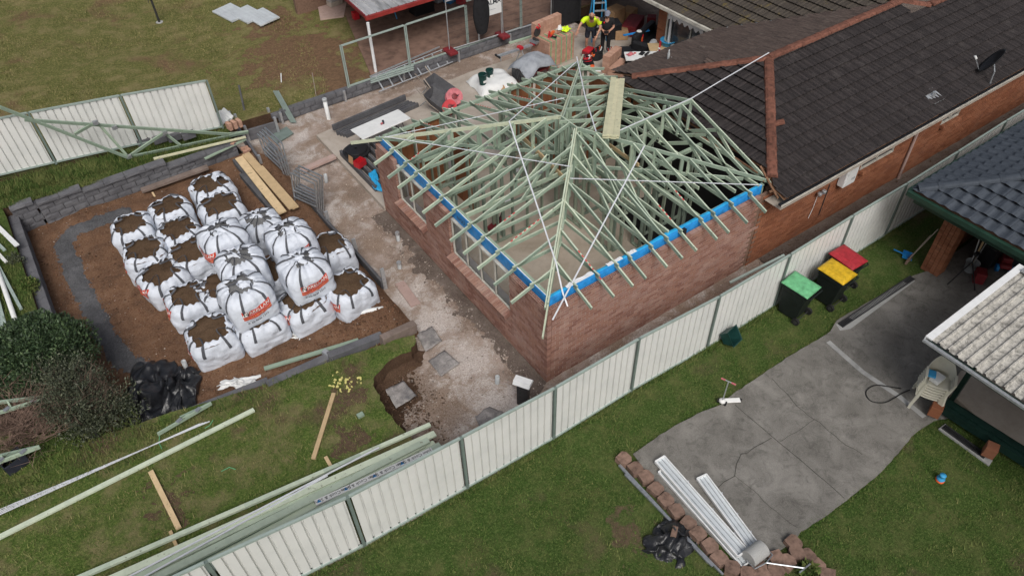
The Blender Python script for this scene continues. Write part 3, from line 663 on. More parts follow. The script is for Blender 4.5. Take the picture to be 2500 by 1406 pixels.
# windows
m_, nt_, b_ = newmat('pane_glass'); tr = _n(nt_, 'ShaderNodeBsdfTransparent'); tr.inputs[0].default_value = (.9, .93, .93, 1); gl = _n(nt_, 'ShaderNodeBsdfGlossy'); gl.inputs['Roughness'].default_value = .03
ms = _n(nt_, 'ShaderNodeMixShader'); fr = _n(nt_, 'ShaderNodeFresnel'); fr.inputs[0].default_value = 1.45
nt_.links.new(maths(nt_, 'ADD', fr.outputs[0], .02), ms.inputs[0]); nt_.links.new(tr.outputs[0], ms.inputs[1]); nt_.links.new(gl.outputs[0], ms.inputs[2])
nt_.links.new(ms.outputs[0], nt_.nodes['Material Output'].inputs[0])
def window(parent, y0, y1, z0, z1, n, x=.09):
    wn = part_empty('window', parent)
    f = MB(); t = .045
    f.box((x, (y0+y1)/2, z0+t/2), (.07, y1-y0, t)); f.box((x, (y0+y1)/2, z1-t/2), (.07, y1-y0, t))
    for k in range(n+1):
        y = lerp(y0+t/2, y1-t/2, k/n); f.box((x, y, (z0+z1)/2), (.06 if 0 < k < n else .07, t*.8, z1-z0-2*t))
    f.build('window_frame', 'gutter_cream', wn)
    for k in range(n):
        a = lerp(y0+t/2, y1-t/2, k/n)+.02; b = lerp(y0+t/2, y1-t/2, (k+1)/n)-.02
        MB().add([(x, b, z0+t), (x, a, z0+t), (x, a, z1-t), (x, b, z1-t)], [(0, 1, 2, 3)]).build('pane', 'pane_glass', wn)
    MB().box((x+.12, (y0+y1)/2, z0+.02), (.16, y1-y0-.02, .03)).build('inner_sill', 'white_paint', wn)
    for yy in (y0+.012, y1-.012): MB().box((x+.12, yy, (z0+z1)/2+.02), (.16, .02, z1-z0-.06)).build('reveal', 'white_paint', wn)
window(EXT, 1.48, 4.03, 1.12, 2.26, 4); window(EXT, 5.33, 6.8, 1.12, 2.26, 2)
# blue wall wrap over the frame, turned over the top plate
def wrap(name, pts, z0, zt, fold, mat, side, seed):
    """pts: run of (x, y); side: inward unit normal"""
    (x0, y0), (x1, y1) = pts; L = math.dist(*pts); nx = int(L/.09); sx, sy = side
    def fn(u, v):
        x, y = lerp(x0, x1, u), lerp(y0, y1, u); s = u*L+seed
        if v < .62:
            z = lerp(z0, zt, v/.62); off = .012*nz(s*3.5, z*6, seed)*(1.4 if v > .1 else 1)
        else:
            k = (v-.62)/.38; fw = fold*(1+.7*nz(s*1.1, 3.1, seed)); z = zt+.012*math.sin(k*3.1)-.006*k+.008*nz(s*5, k*4, seed); off = k*fw
        return (x+sx*off, y+sy*off, z)
    mb = MB(); mb.grid(fn, nx, 9); mb.m = [1 if (i//nx) >= 6 else 0 for i in range(len(mb.f))]
    return mb.build(name, mat, EXT, smooth=True)
wrap('wall_wrap', ((.128, .13), (.128, 7.8)), 2.27, 2.62, .03, ['blue_wrap', 'foil'], (1, 0), 1.)
for a, b in ((.13, 1.42), (4.09, 5.27), (6.86, 7.8)):
    wrap('wall_wrap', ((.126, a), (.126, b)), .2, 2.28, .0, ['blue_wrap', 'blue_wrap'], (1, 0), 3.+a)
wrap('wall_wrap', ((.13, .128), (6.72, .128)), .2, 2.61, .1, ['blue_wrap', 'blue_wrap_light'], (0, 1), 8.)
for a, b, w_ in ((.62, 1.35, .1), (1.75, 2.2, .08), (2.35, 2.6, .1)):
    mb = MB(); mb.grid(lambda u, v: (lerp(a, b, u)+.03*nz(u*7, a), .13+.10*v+.04*v*nz(u*5, a, 2), 2.64+.006*nz(u*9, v*3)), 14, 2); mb.build('foil_lap', 'foil', EXT, smooth=True)
for s, yy in (('NGU', 3.62),):
    v, f = text2d(s, .16); mb = MB(); mb.add([(.112, yy-a, 2.42+b) for a, b in v], f); mb.build('wrap_lettering', 'print_dark', EXT)
MB().box((4.02, .09, 2.45), (.1, .09, .3), .1).build('wrap_patch', 'black_plastic', EXT)

# ================================================================== timber wall frames
floor_o = sheet('floor_slab', [(.13, .13), (7.1, .13), (7.1, 7.9), (.13, 7.9)], lambda x, y: .165+.003*nz(x*3, y*3), .5, 'floor_concrete', .2, 'floor_concrete', .5); tag(floor_o, kind='structure')
tag(MB().prism([(4.75, 1.0), (7.05, .3), (7.05, 3.6), (5.2, 3.9)], .17, .178).build('floor_shade', 'void_shade'), kind='structure')  # near-black sheet added over the slab, painting in the dark of the interior
stud_me = MB().box((0, 0, 0), (.09, .042, 1)).mesh('stud', 'stud_pine')
def frame_wall(p, q, ztop=2.5, gap=.45, openings=(), mat='stud_pine', noggin=True, ply=()):
    fw = part_empty('wall_frame', EXT); p = Vector((*p, 0)); q = Vector((*q, 0)); d = q-p; L = d.length; d.normalize(); a = math.atan2(d.y, d.x)
    k = 0; z0 = .17
    ss = [min(L-.02, max(.02, i*gap)) for i in range(int(L/gap)+2)]
    for s in sorted(set(round(x, 3) for x in ss)):
        if any(o0+.02 < s < o1-.02 for o0, o1 in openings): continue
        c = p+d*s; inst('stud', stud_me, fw, (c.x, c.y, (z0+ztop)/2), (0, 0, a+math.pi/2), (1, 1, ztop-z0-.08))
    for o0, o1 in openings:
        for s in (o0, o1):
            c = p+d*s; inst('stud', stud_me, fw, (c.x, c.y, (z0+ztop)/2), (0, 0, a+math.pi/2), (1, 1.6, ztop-z0-.08))
    e = Vector((0, 0, ztop)); MB().bar(p+e-Vector((0, 0, .045)), q+e-Vector((0, 0, .045)), .09, .09).build('top_plate', 'green_pine', fw)
    segs = [(0, L)]
    for o0, o1 in openings:
        if o1-o0 < 1.1: segs = [x for (s, t) in segs for x in ((s, min(t, o0)), (max(s, o1), t)) if x[1]-x[0] > .05]
    for s, t in segs: MB().bar(p+d*s+Vector((0, 0, z0+.022)), p+d*t+Vector((0, 0, z0+.022)), .09, .045).build('bottom_plate', 'stud_pine', fw)
    if noggin:
        for s0, s1 in zip(ss[:-1], ss[1:]):
            m = (s0+s1)/2
            if s1-s0 > .1 and not any(o0 < m < o1 for o0, o1 in openings):
                a_ = p+d*(s0+.022); b_ = p+d*(s1-.022); zz = Vector((0, 0, 1.33+(.04 if int(s0/gap) % 2 else 0))); MB().bar(a_+zz, b_+zz, .085, .042).build('noggin', 'stud_pine', fw)
    for s0, s1 in ply:
        nn = Vector((-d.y, d.x, 0))*.05; c0 = p+d*s0+nn; c1 = p+d*s1+nn
        MB().bar(c0+Vector((0, 0, 1.33)), c1+Vector((0, 0, 1.33)), .008, 2.3).build('bracing_sheet', 'plywood', fw)
    return fw
frame_wall((.19, .19), (.19, 7.78), 2.6, .45, [(1.28, 3.86), (5.1, 6.6)], noggin=False)
frame_wall((.24, .19), (6.8, .19), 2.6)
frame_wall((.24, 7.78), (7.1, 7.78), 2.6, .45, [(2.4, 4.2)], ply=[(.1, .95), (1.0, 1.9), (4.3, 5.1), (5.2, 6.0), (6.05, 6.8)])
frame_wall((7.08, 4.3), (7.08, 7.7), 2.58, ply=[(.1, .9), (1.0, 1.9), (2.0, 2.9)])
frame_wall((.3, 4.62), (4.02, 4.62), 2.5, .5, [(.2, 1.1)])
frame_wall((4.07, 2.45), (7.0, 2.45), 2.5, .45, [(.3, 1.15)])
frame_wall((4.02, 2.5), (4.02, 7.7), 2.5, .5, [(.3, 1.2), (2.4, 3.2)])
frame_wall((4.1, 4.15), (6.95, 4.15), 2.5, .5)
frame_wall((2.05, 4.7), (2.05, 7.7), 2.5, .5, [(.5, 1.35)], ply=[(1.5, 2.4)])
frame_wall((4.1, 5.9), (7.0, 5.9), 2.5, .5, ply=[(.5, 1.4), (1.9, 2.8)])
frame_wall((4.75, .3), (4.75, 2.4), 2.5, .45, [(.6, 1.45)])
frame_wall((.6, 6.3), (2.0, 6.3), 2.5, .45)

# ================================================================== roof frame
Z0, T = 2.6, .32
def pA(x, y): return Z0+T*x
def pB(x, y): return Z0+T*y
def pC(x, y): return 3.744-T*(y-4.2)
def pD(x, y): return 3.742-T*(x-3.57)
def pE(x, y): return 3.56-T*(y-3.0)       # far slope of the saddle ridge
DT, WT = .088, .036
def mem(parent, name, p, q, mat='green_pine', w=WT, h=DT, low=True):
    p = Vector(p); q = Vector(q)
    if low: p = p-Vector((0, 0, h/2)); q = q-Vector((0, 0, h/2))
    mb = MB().bar(p, q, w, h)
    if mat == 'green_pine': mb.m = [1 if k in (2, 4) else 0 for k in range(6)]; return mb.build(name, ['green_pine', 'pale_lit_pine'], parent)  # lit edges painted paler than the shaded green sides
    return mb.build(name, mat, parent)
def flag_marks(parent, p, q, n):
    """red and white spray marks on the upper edge of a chord"""
    p = Vector(p); q = Vector(q); d = (q-p).normalized(); L = (q-p).length; s0 = random.uniform(.15, .4)*L; mb = MB()
    for k in range(n):
        a = p+d*(s0+k*.13); mb.bar(a+Vector((0, 0, .003)), a+d*.07+Vector((0, 0, .003)), .03, .004)
    o = mb.build('spray_mark', 'red_mark', parent); o['kind'] = 'stuff'
CH = Z0+.005      # top of ceiling chords
def jack(tail, end, pf, axis):
    t = part_empty('roof_truss', EXT)
    a = Vector((*tail, pf(*tail))); b = Vector((*end, pf(*end)))
    a += Vector((random.uniform(-.01, .01), random.uniform(-.01, .01), 0))
    mem(t, 'top_chord', a, b, 'green_pine')
    L = (b-a).xy.length-.5; wall = a+(b-a)*(.5/(L+.5)) if L > 0 else a
    if L < .25: return t
    c0 = Vector((wall.x, wall.y, CH+.07)); c1 = Vector((b.x, b.y, CH+.07))
    mem(t, 'bottom_chord', c0, c1)
    if L > 1.3:
        mem(t, 'web', (b.x, b.y, CH+.03), b-Vector((0, 0, .07)), low=False)
        for fr in (() if L < 2.6 else (.5,)):
            m1 = c0.lerp(c1, fr); m2 = a.lerp(b, min(.97, fr+.22)); mem(t, 'web', m1-Vector((0, 0, .03)), m2-Vector((0, 0, .09)), low=False)
            mb = MB(); dn = (b-a).normalized(); sd = Vector((-dn.y, dn.x, 0)).normalized()*.02
            for s in (-1, 1): mb.bar(m2-Vector((0, 0, .06))+sd*s-dn*.06, m2-Vector((0, 0, .06))+sd*s+dn*.06, .002, .07)
            mb.build('nail_plate', 'nail_plate', t)
    if random.random() < .45: flag_marks(t, a, b, random.randint(3, 8))
    return t
tA = [(916, 397), (943, 432), (972, 455), (1005, 485), (1034, 515), (1069, 545), (1102, 583), (1135, 615), (1174, 650), (1208, 692), (1250, 735)]
for px, py in tA:
    y = G(px, py, 2.45).y; e = y if y < 3.55 else (3.57 if y < 4.2 else 7.77-y); jack((-.47, y), (e, y), pA, 0)
tB = [(1447, 752), (1501, 724), (1548, 698), (1580, 678), (1630, 650), (1668, 628), (1705, 611), (1754, 583), (1783, 566), (1826, 541), (1869, 513)]
for px, py in tB:
    x = G(px, py, 2.45).x; e = x if x < 3.57 else 7.12-x; jack((x, -.48), (x, e), pB, 1)
tC = [(955, 307), (1003, 288), (1049, 270), (1077, 259), (1122, 242), (1158, 230), (1191, 217), (1236, 201), (1270, 187), (1308, 173), (1342, 159)]
for px, py in tC:
    x = G(px, py, 2.45).x; e = 7.77-x if x < 3.57 else .63+x; jack((x, 8.27), (x, e), pC, 1)
for y in (3.95, 4.6, 5.28, 5.95, 6.6, 7.25):
    t = part_empty('roof_truss', EXT); x0 = y-.63; x1 = min(7.65, y+1.13)
    mem(t, 'top_chord', (x0, y, pD(x0, y)), (x1, y, pD(x1, y)), 'green_pine')
    mem(t, 'bottom_chord', (x0, y+.03, CH+.07), (7.1, y+.03, CH+.07))
    if y < 6.5: mem(t, 'web', (x0+.1, y, CH), (x0+.1, y, pD(x0+.1, y)-.08), low=False); mem(t, 'web', (x0+.2, y, CH), (x1-.4, y, pD(x1-.4, y)-.08), low=False)
timber_mat('hip_pine', (.51, .56, .42), (.57, .6, .44), .1)
hips = [((-.52, -.52), (3.55, 3.55), pA, 'pale_pine'), ((-.52, 8.29), (3.57, 4.2), pA, 'pale_pine'), ((7.66, 8.29), (3.57, 4.2), pD, 'pale_pine'), ((6.97, .15), (3.57, 3.55), pB, 'green_pine')]
for a, b, pf, mt in hips:
    t = part_empty('hip_truss', EXT); A_ = Vector((*a, pf(*a)+.01)); B_ = Vector((*b, pf(*b)+.01)); mem(t, 'top_chord', A_, B_, 'hip_pine' if mt == 'pale_pine' else mt, .036, .09)
    d = (B_-A_).xy.normalized(); off = Vector((-d.y, d.x, 0))*.05
    if mt == 'pale_pine': mem(t, 'top_chord', A_.lerp(B_, .12)+off-Vector((0, 0, .02)), B_+off-Vector((0, 0, .02)), 'green_pine', .036, .09)
    C0 = A_.lerp(B_, .13); mem(t, 'bottom_chord', (C0.x, C0.y, CH+.06), (B_.x, B_.y, CH+.06))
    for fr in (.45, .7, .98):
        m = A_.lerp(B_, fr); mem(t, 'web', (m.x, m.y, CH), (m.x, m.y, m.z-.08), low=False)
    for f0, f1 in ((.45, .7), (.7, .97)):
        m = A_.lerp(B_, f0); n_ = A_.lerp(B_, f1); mem(t, 'web', (m.x, m.y, CH), (n_.x, n_.y, n_.z-.1), low=False)
t = part_empty('ridge_beam', EXT); mem(t, 'ridge_board', (3.56, 3.5, 3.745), (3.57, 4.25, 3.745)); 
for i, x in enumerate((4.04, 4.78, 5.36, 5.98, 6.6, 6.96)):
    t = part_empty('saddle_truss', EXT); yf = 7.12-x if x < 6.9 else -.48; yb = min(x-1.13, 5.85)
    ap = Vector((x, 3.0, 3.56)); mem(t, 'top_chord', (x, yf, pB(x, yf)), ap); mem(t, 'top_chord', (x, yb, pE(x, yb)), ap, 'green_pine')
    mem(t, 'web', ap-Vector((0, 0, .08)), (x, 3.0, CH+.02 if i > 1 else 3.1), low=False)
    if i > 0:
        mem(t, 'bottom_chord', (x, max(.15, yf-.8), CH+.07), (x, min(5.8, yb+.5), CH+.07))
        for s, pf in ((-1, pB), (1, pE)):
            y1 = 3.0+s*(1.0 if i > 2 else .45); mem(t, 'web', (x, 3.0+s*.06, CH+.02), (x, y1, pf(x, y1)-.09), low=False)
            if i > 2: y2 = 3.0+s*1.75; mem(t, 'web', (x, y2, CH), (x, y1, pf(x, y1)-.09), low=False)
t = part_empty('ridge_beam', EXT); mem(t, 'ridge_board', (4.0, 3.0, 3.57), (6.98, 3.0, 3.57))
# girder trusses across the whole span
def girder(p, q, pf, n):
    t = part_empty('girder_truss', EXT); p = Vector((*p, CH+.07)); q = Vector((*q, CH+.07)); mem(t, 'bottom_chord', p, q, 'green_pine', .04, .12)
    pts = [p.lerp(q, (k+.5)/n) for k in range(n)]
    for k, m in enumerate(pts):
        z = pf(m.x, m.y)-.1
        if z > CH+.25: mem(t, 'web', (m.x, m.y, CH), (m.x, m.y, z), low=False)
        if k+1 < n:
            m2 = pts[k+1]; z2 = pf(m2.x, m2.y)-.1; zz = pf(m.x, m.y)-.1
            if k < n/2-1: mem(t, 'web', (m.x, m.y, CH), (m2.x, m2.y, z2), low=False)
            else: mem(t, 'web', (m.x, m.y, zz), (m2.x, m2.y, CH), low=False)
rf = lambda x, y: min(pA(x, y), pB(x, y), pC(x, y), max(pD(x, y), min(pB(x, y), pE(x, y)) if x > 3.6 else 0))
girder((.2, 3.5), (7.0, 3.5), rf, 7); girder((3.62, .2), (3.62, 7.7), rf, 7)
mem(EXT, 'ceiling_tie', G(1275, 330, 2.75), G(1388, 440, 2.75), 'raw_pine', .04, .12); mem(EXT, 'ceiling_tie', G(1480, 345, 2.75), G(1560, 400, 2.75), 'raw_pine', .04, .1)
# galvanised brace straps laid over the chords
def on(pf_n, px, py, up=.016):
    n = {'A': (-T, 0, 1, Z0), 'B': (0, -T, 1, Z0), 'C': (0, T, 1, 3.744+T*4.2), 'D': (T, 0, 1, 3.742+T*3.57), 'E': (0, T, 1, 3.56+T*3.0)}[pf_n]
    r = _ray(px, py); nn = np.array(n[:3]); p = CAM+r*((n[3]-nn@CAM)/(nn@r)); return Vector(p)+Vector((0, 0, up))
def strap(pts): 
    mb = MB()
    for a, b in zip(pts[:-1], pts[1:]): mb.bar(a, b, .034, .003)
    mb.build('brace_strap', 'white_strap', EXT)
strap([on('A', 940, 335), on('A', 1392, 408)]); strap([on('A', 1243, 297), on('A', 1358, 645), G(1374, 715, 2.62), G(1386, 748, 2.42)])
strap([on('C', 938, 337), on('C', 1378, 241)]); strap([on('C', 1244, 297), on('C', 1408, 152)])
strap([on('D', 1408, 140), on('D', 1428, 235), on('D', 1455, 322)])
strap([on('B', 1392, 437), on('B', 1858, 453)]); strap([on('B', 1573, 358), on('B', 1349, 782)])
strap([on('B', 1480, 335, .02), on('B', 1690, 241, .02)]); strap([on('B', 1690, 241, .02), Vector((8.0, 3.03, 3.72)), Vector((9.0, 3.08, 3.8)), Vector((10.0, 3.15, 3.86))])
# loose boards laid up the slope
for k, (b0, t0, nm) in enumerate([((1478, 332), (1498, 190), 'pale green board lying up the roof frame, left of the pair of stacks'), ((1488, 331), (1507, 194), 'pale green board with a chipped far end, middle left of the roof boards'), ((1498, 333), (1513, 198), 'yellowish board with red handwriting lying up the roof frame'), ((1505, 332), (1519, 193), 'yellowish board on the house side edge of the roof boards')]):
    A_ = G(*b0, 3.66); B_ = G(*t0, 2.92); o = MB().bar(A_, B_, .15, .04).build('timber_board', 'pale_pine'); tag(o, nm, 'board', 'boards laid on the roof frame')
    o2 = MB().bar(A_-Vector((0, 0, .06)), B_-Vector((0, 0, .06)), .14, .036).build('timber_board', 'pale_pine'); tag(o2, nm.replace('board', 'lower board', 1), 'board', 'boards laid on the roof frame')
    if k == 2:
        d = (B_-A_).normalized(); r_ = d.cross(Vector((0, 0, 1))).normalized(); u_ = r_.cross(d); c_ = A_.lerp(B_, .62)+u_*.024
        MB().tube([c_-d*(.02*i)+r_*(.025*math.sin(i*1.9)) for i in range(18)], .004, 4).build('handwriting', 'red_mark', o)
# ================================================================== tiled roofs
def clip_poly(pts, planes):
    """pts (u, v, w) clipped to half planes a*u + b*v <= c"""
    for a, b, c in planes:
        out = []
        for i in range(len(pts)):
            p, q = pts[i-1], pts[i]; dp = a*p[0]+b*p[1]-c; dq = a*q[0]+b*q[1]-c
            if (dp <= 0) != (dq <= 0):
                t = dp/(dp-dq); out.append(tuple(lerp(p[k], q[k], t) for k in range(3)))
            if dq <= 0: out.append(q)
        pts = out
        if len(pts) < 3: return []
    return pts
def tile_geo(w, g, amp, nx, waves=2, th=.064):
    """one interlocking roof tile: local u across, v up the slope, raised front edge"""
    F = []; z = lambda x: amp*(.5+.5*math.cos(2*math.pi*waves*x/w+.6))
    X = [w*(i/nx) for i in range(nx+1)]
    for a, b in zip(X[:-1], X[1:]):
        F.append([(a, 0, th+z(a)), (b, 0, th+z(b)), (b, g+.05, z(b)), (a, g+.05, z(a))])
        F.append([(a, .01, th-.02+z(a)), (b, .01, th-.02+z(b)), (b, 0, th+z(b)), (a, 0, th+z(a))])
    for x, s in ((0, -1), (w, 1)):
        F.append([(x, 0, th-.02+z(x)), (x, 0, th+z(x)), (x, g+.05, z(x)), (x, g+.05, -.02)])
    return F
class Roof:
    def __init__(s, parent, mat): s.own = []; s.rest = []; s.parent = parent; s.mat = mat; s.me = {}
    def face(s, o, u, v, planes, ext, w, g, amp, nx, mat, waves=2):
        """o: eave corner, u along the eave, v up the slope, planes: convex region in (u, v)"""
        o = Vector(o); u = Vector(u).normalized(); v = Vector(v).normalized(); n = u.cross(v); F = tile_geo(w*.985, g, amp, nx, waves)
        R3 = Matrix((u, v, n)).transposed(); e = R3.to_euler(); key = (w, g, amp, mat)
        if key not in s.me:
            mb = MB(); [mb.add(f, [tuple(range(len(f)))]) for f in F]; s.me[key] = mb.mesh('roof_tile', mat)
        (u0, u1, v0, v1) = ext; r = 0
        vv = v0
        while vv < v1:
            uu = u0-(w/2 if r % 2 else 0)
            while uu < u1:
                du, dv, dw = random.uniform(-.004, .004), random.uniform(-.006, .006), random.uniform(-.003, .003)
                cor = [(uu, vv), (uu+w, vv), (uu+w, vv+g), (uu, vv+g)]
                ins = [all(a*x+b*y <= c for a, b, c in planes) for x, y in cor]
                if all(ins): s.own.append((o+u*(uu+du)+v*(vv+dv)+n*dw, e, key, F, u, v, n))
                else:
                    for f in F:
                        q = clip_poly([(x+uu, y+vv, z) for x, y, z in f], planes)
                        if q: s.rest.append(([o+u*a+v*b+n*c for a, b, c in q], mat))
                uu += w
            vv += g; r += 1
        # felt under the tiles
        q = clip_poly([(u0-1, v0, 0), (u1+1, v0, 0), (u1+1, v1+1, 0), (u0-1, v1+1, 0)], planes)
        if q: MB().add([o+u*a+v*b-n*.035 for a, b, _ in q], [tuple(range(len(q)))]).build('roof_sheet', 'cut_timber', s.parent)
    def build(s, budget):
        s.own.sort(key=lambda t: (t[0]-Vector(CAM)).length)
        for p, e, key, *_ in s.own[:budget]: inst('roof_tile', s.me[key], s.parent, p, e)
        mats = sorted(set([m for _, m in s.rest]+[k[2][3] for k in s.own])); mb = MB()
        for q, m in s.rest: mb.add(q, [tuple(range(len(q)))], mats.index(m))
        for p, e, key, F, u, v, n in s.own[budget:]:
            k = len(mb.v); vs = [p+u*a+v*b+n*c for f in F for a, b, c in f]; mb.v += [tuple(x) for x in vs]; mb.f += [tuple(range(k+4*i, k+4*i+4)) for i in range(len(F))]; mb.m += [mats.index(key[3])]*len(F)
        o = mb.build('tiling', mats, s.parent); o['kind'] = 'stuff'
def caps(parent, p, q, L=.42, w=.135, mat='terracotta', name='ridge_cap', hgt=.085, nn=6):
    p = Vector(p); q = Vector(q); d = (q-p); n = max(1, round(d.length/L)); l = d.length/n; d.normalize(); s = d.cross(Vector((0, 0, 1))).normalized(); u = s.cross(d)
    mb = MB(); prof = [(math.cos(math.pi*i/nn)*w, math.sin(math.pi*i/nn)**.8*hgt) for i in range(nn+1)]
    for sc, y0, y1 in ((1.06, -.02, .1), (1., .08, l+.01)):
        for (a, b), (c, e) in zip(prof[:-1], prof[1:]):
            mb.add([(a*sc, y0, b*sc), (a*sc, y1, b*sc), (c*sc, y1, e*sc), (c*sc, y0, e*sc)], [(0, 1, 2, 3)])
        mb.add([(a*sc, y0, b*sc) for a, b in prof], [tuple(range(len(prof)))])
    me = mb.mesh(name, mat); R3 = Matrix((s, d, u)).transposed().to_euler()
    for k in range(n):
        o = inst(name, me, parent, p+d*(k*l)+Vector((random.uniform(-.006, .006), 0, random.uniform(-.004, .008))), R3)
OLD = thing('tiled_house', 'existing red brick house with dark brown tiled hip roof and terracotta ridge caps', 'house', (0, 0, 0))
TP = .05; sl_ = math.hypot(1, T)
R1 = Roof(OLD, 'brown_tile')
zf = lambda y: Z0+T*y+TP
EY = -.5; V = lambda y: (y-EY)*sl_          # along-slope coordinate of front face
RY, RX = 3.15, 10.05
# front face, x origin at 0
o_ = (0, EY, zf(EY)); up_ = (0, 1, T)
# u - (RX-(RY-y)) >= 0  with y = v/sl_+EY
R1.face(o_, (1, 0, 0), up_, [(-1, 1/sl_, -(RX-RY+EY)), (0, 1, V(RY)), (1, 0, 15.96), (-1, 0, -6.85)], (6.3, 16.2, 0, V(RY)), .3, .335, .016, 6, 'brown_tile')
R1.face(o_, (1, 0, 0), up_, [(-1, 0, -15.96), (0, 1, V(2.63)), (1, 0, 24)], (15.9, 24, 0, V(2.63)), .3, .335, .016, 6, 'brown_tile')
# hip end facing the extension: runs down to x = 7.15
zr = zf(RY); pH = lambda x: zr-T*(RX-x)
HX = 7.15
R1.face((HX, 12, pH(HX)), (0, -1, 0), (1, 0, T), [(-1, 1/sl_, -(12-RY-(RX-HX))), (1, 1/sl_, 12-RY+(RX-HX)), (0, 1, (RX-HX)*sl_), (1, 0, 12.15)], (4.5, 13, 0, 3.2), .3, .335, .016, 6, 'brown_tile')
# back face
EYB = 6.85; pK = lambda y: zr-T*(y-RY)
Vb = (EYB-RY)*sl_
R1.face((24, EYB, pK(EYB)), (-1, 0, 0), (0, -1, T), [(1, 1/sl_, 24-RX+(EYB-RY)), (-1, -1/sl_, -(24-12.25)), (0, 1, Vb), (1, 0, 24-7.6)], (7, 18, 0, Vb), .3, .335, .016, 6, 'warm_tile')
# wing west face
WX = 12.1; pW = lambda x: zr-T*(15.95-x)
R1.face((WX, 24, pW(WX)), (0, -1, 0), (1, 0, T), [(0, 1, (15.95-WX)*sl_), (1, -1/sl_, 17.0)], (4, 21.5, 0, 4.1), .3, .335, .016, 6, 'mossy_tile')
R1.build(300)
hz = .02
caps(OLD, (6.95+.1, RY-(RX-7.05), zf(RY-(RX-7.05))+hz), (RX, RY, zr+hz)); caps(OLD, (7.45, RY+(RX-7.45), pK(RY+RX-7.45)+hz), (RX, RY, zr+hz)); caps(OLD, (RX, RY, zr+.03), (15.95, RY, zr+.03))
caps(OLD, (15.95, 16, zr+.03), (15.95, RY+.1, zr+.03)); caps(OLD, (16.8, 2.63, zf(2.63)+.03), (16.0, RY, zr+.03)); caps(OLD, (16.9, 2.63, zf(2.63)+.03), (24, 2.63, zf(2.63)+.03))
MB().bar((12.2, 6.8, pK(6.8)+.03), (15.9, 3.2, zr), .12, .01).build('valley_flashing', 'galv', OLD)
# two caps left loose on the tiles, and slipped tiles by the far hip
for px, py, rz_ in ((1895, 302, -.5),):
    r = _ray(px, py); nn = np.array((0, -T, 1.)); p = CAM+r*((Z0+TP+.06-nn@CAM)/(nn@r)); p = Vector(p)
    mb = MB(); pr = [(math.cos(math.pi*i/6)*.09, math.sin(math.pi*i/6)*.06) for i in range(7)]
    for (a, b), (c, e) in zip(pr[:-1], pr[1:]): mb.add([(a, -.2, b), (a, .2, b), (c, .2, e), (c, -.2, e)], [(0, 1, 2, 3)])
    o = mb.build('loose_ridge_cap', 'terracotta', None, solid=.012); o.location = p; o.rotation_euler = (rad(-14), rad(-8), rad(58)); tag(o, 'loose terracotta ridge cap lying beside the hip on the dark tiles', 'ridge cap')
for k in range(3):
    p = Vector((9.15+.1*k, 4.35+.05*k, pK(4.35)+.07+.03*k)); o = MB().box((0, 0, 0), (.42, .3, .025)).build('spare_tile', 'warm_tile'); o.location = p; o.rotation_euler = (rad(17), 0, .2*k); tag(o, ['bottom', 'middle', 'top'][k]+' tile of the small stack of spare tiles behind the hip', 'tile', 'spare tiles on the roof')
MB().box((6.6, .06, 1.2), (.55, .07, 2.38)).build('toothed_joint', 'old_mortar', OLD)
# satellite dish
DS = thing('satellite_dish', 'black satellite dish on a bent mast at the gutter', 'dish', (0, 0, 0))
pb = on('B', 2413, 213, .1); hd = Vector((pb.x+.2, pb.y+.22, pb.z+.5))
MB().tube([pb, pb+Vector((.05, .05, .35)), hd], .025, 8).build('mast', 'steel', DS)
mb = MB(); nrm = (Vector((-.35, .75, .55))).normalized(); q_ = nrm.to_track_quat('Z', 'Y').to_matrix()
mb.lathe([(.0, .0), (.2, .02), (.38, .08), (.42, .11), (.42, .12), (.36, .09), (.18, .035), (.01, .015)], (0, 0, 0), 28, cap=False); mb.v = [tuple(hd+q_@Vector(v)) for v in mb.v]; mb.build('reflector', 'black_plastic', DS, smooth=True)
MB().tube([hd+q_@Vector((0, -.4, .08)), hd+q_@Vector((0, -.25, .42))], .015, 6).build('feed_arm', 'galv', DS); MB().tube([hd+q_@Vector((0, -.25, .4)), hd+q_@Vector((0, -.22, .5))], .035, 8).build('receiver', 'white_plastic', DS)
VF = on('B', 2275, 242, .06); FL = thing('vent_flashing', 'pale lead flashing square with a small vent on the dark tiles', 'flashing', (0, 0, 0))
mb = MB(); mb.grid(lambda u, v: (VF.x+(u-.5)*.5, VF.y+(v-.5)*.45, VF.z+T*(v-.5)*.45+.03+.012*math.cos(u*25)), 16, 4); mb.build('lead_sheet', 'galv', FL, smooth=True); MB().tube([VF+Vector((0, 0, .0)), VF+Vector((0, 0, .16))], .05, 10).build('vent_pipe', 'galv', FL)
# walls of the old house
ow = part_empty('brick_wall', OLD)
WIN = [(10.95, 12.5), (14.8, 15.75)]
zt_ = 2.24
opn = [(a-6.72, b-6.72, 1.28, 2.12) for a, b in WIN]
b1, m1 = lay_wall((6.72, 0, 0), (1, 0, 0), (0, -1, 0), 17, 27, opn, cores=False, skip=lambda p, c: p < .05+.12*(c % 2))
b2, m2 = lay_wall((12.6, 6.5, 0), (0, 1, 0), (-1, 0, 0), 3.48, 27, [(1.1, 3.0, .95, 2.05)], cores=False)
put_bricks(ow, b1+b2, m1+m2, 'old_brick', 'old_mortar', 300)
MB().box((7.06, 3.2, 1.2), (.1, 5.9, 2.3)).build('inner_wall', 'void_shade', OLD); MB().box((15, .2, 1.2), (15.9, .1, 2.3)).build('inner_leaf', 'old_mortar', OLD)
MB().box((9.9, 6.45, 1.2), (5.6, .1, 2.3)).build('rear_wall', 'old_mortar', OLD); MB().box((14.65, 9.93, 1.2), (3.9, .1, 2.4)).build('recess_wall', 'old_mortar', OLD); MB().box((16.65, 13.5, 1.2), (.1, 7.3, 2.4)).build('recess_wall', 'old_mortar', OLD)
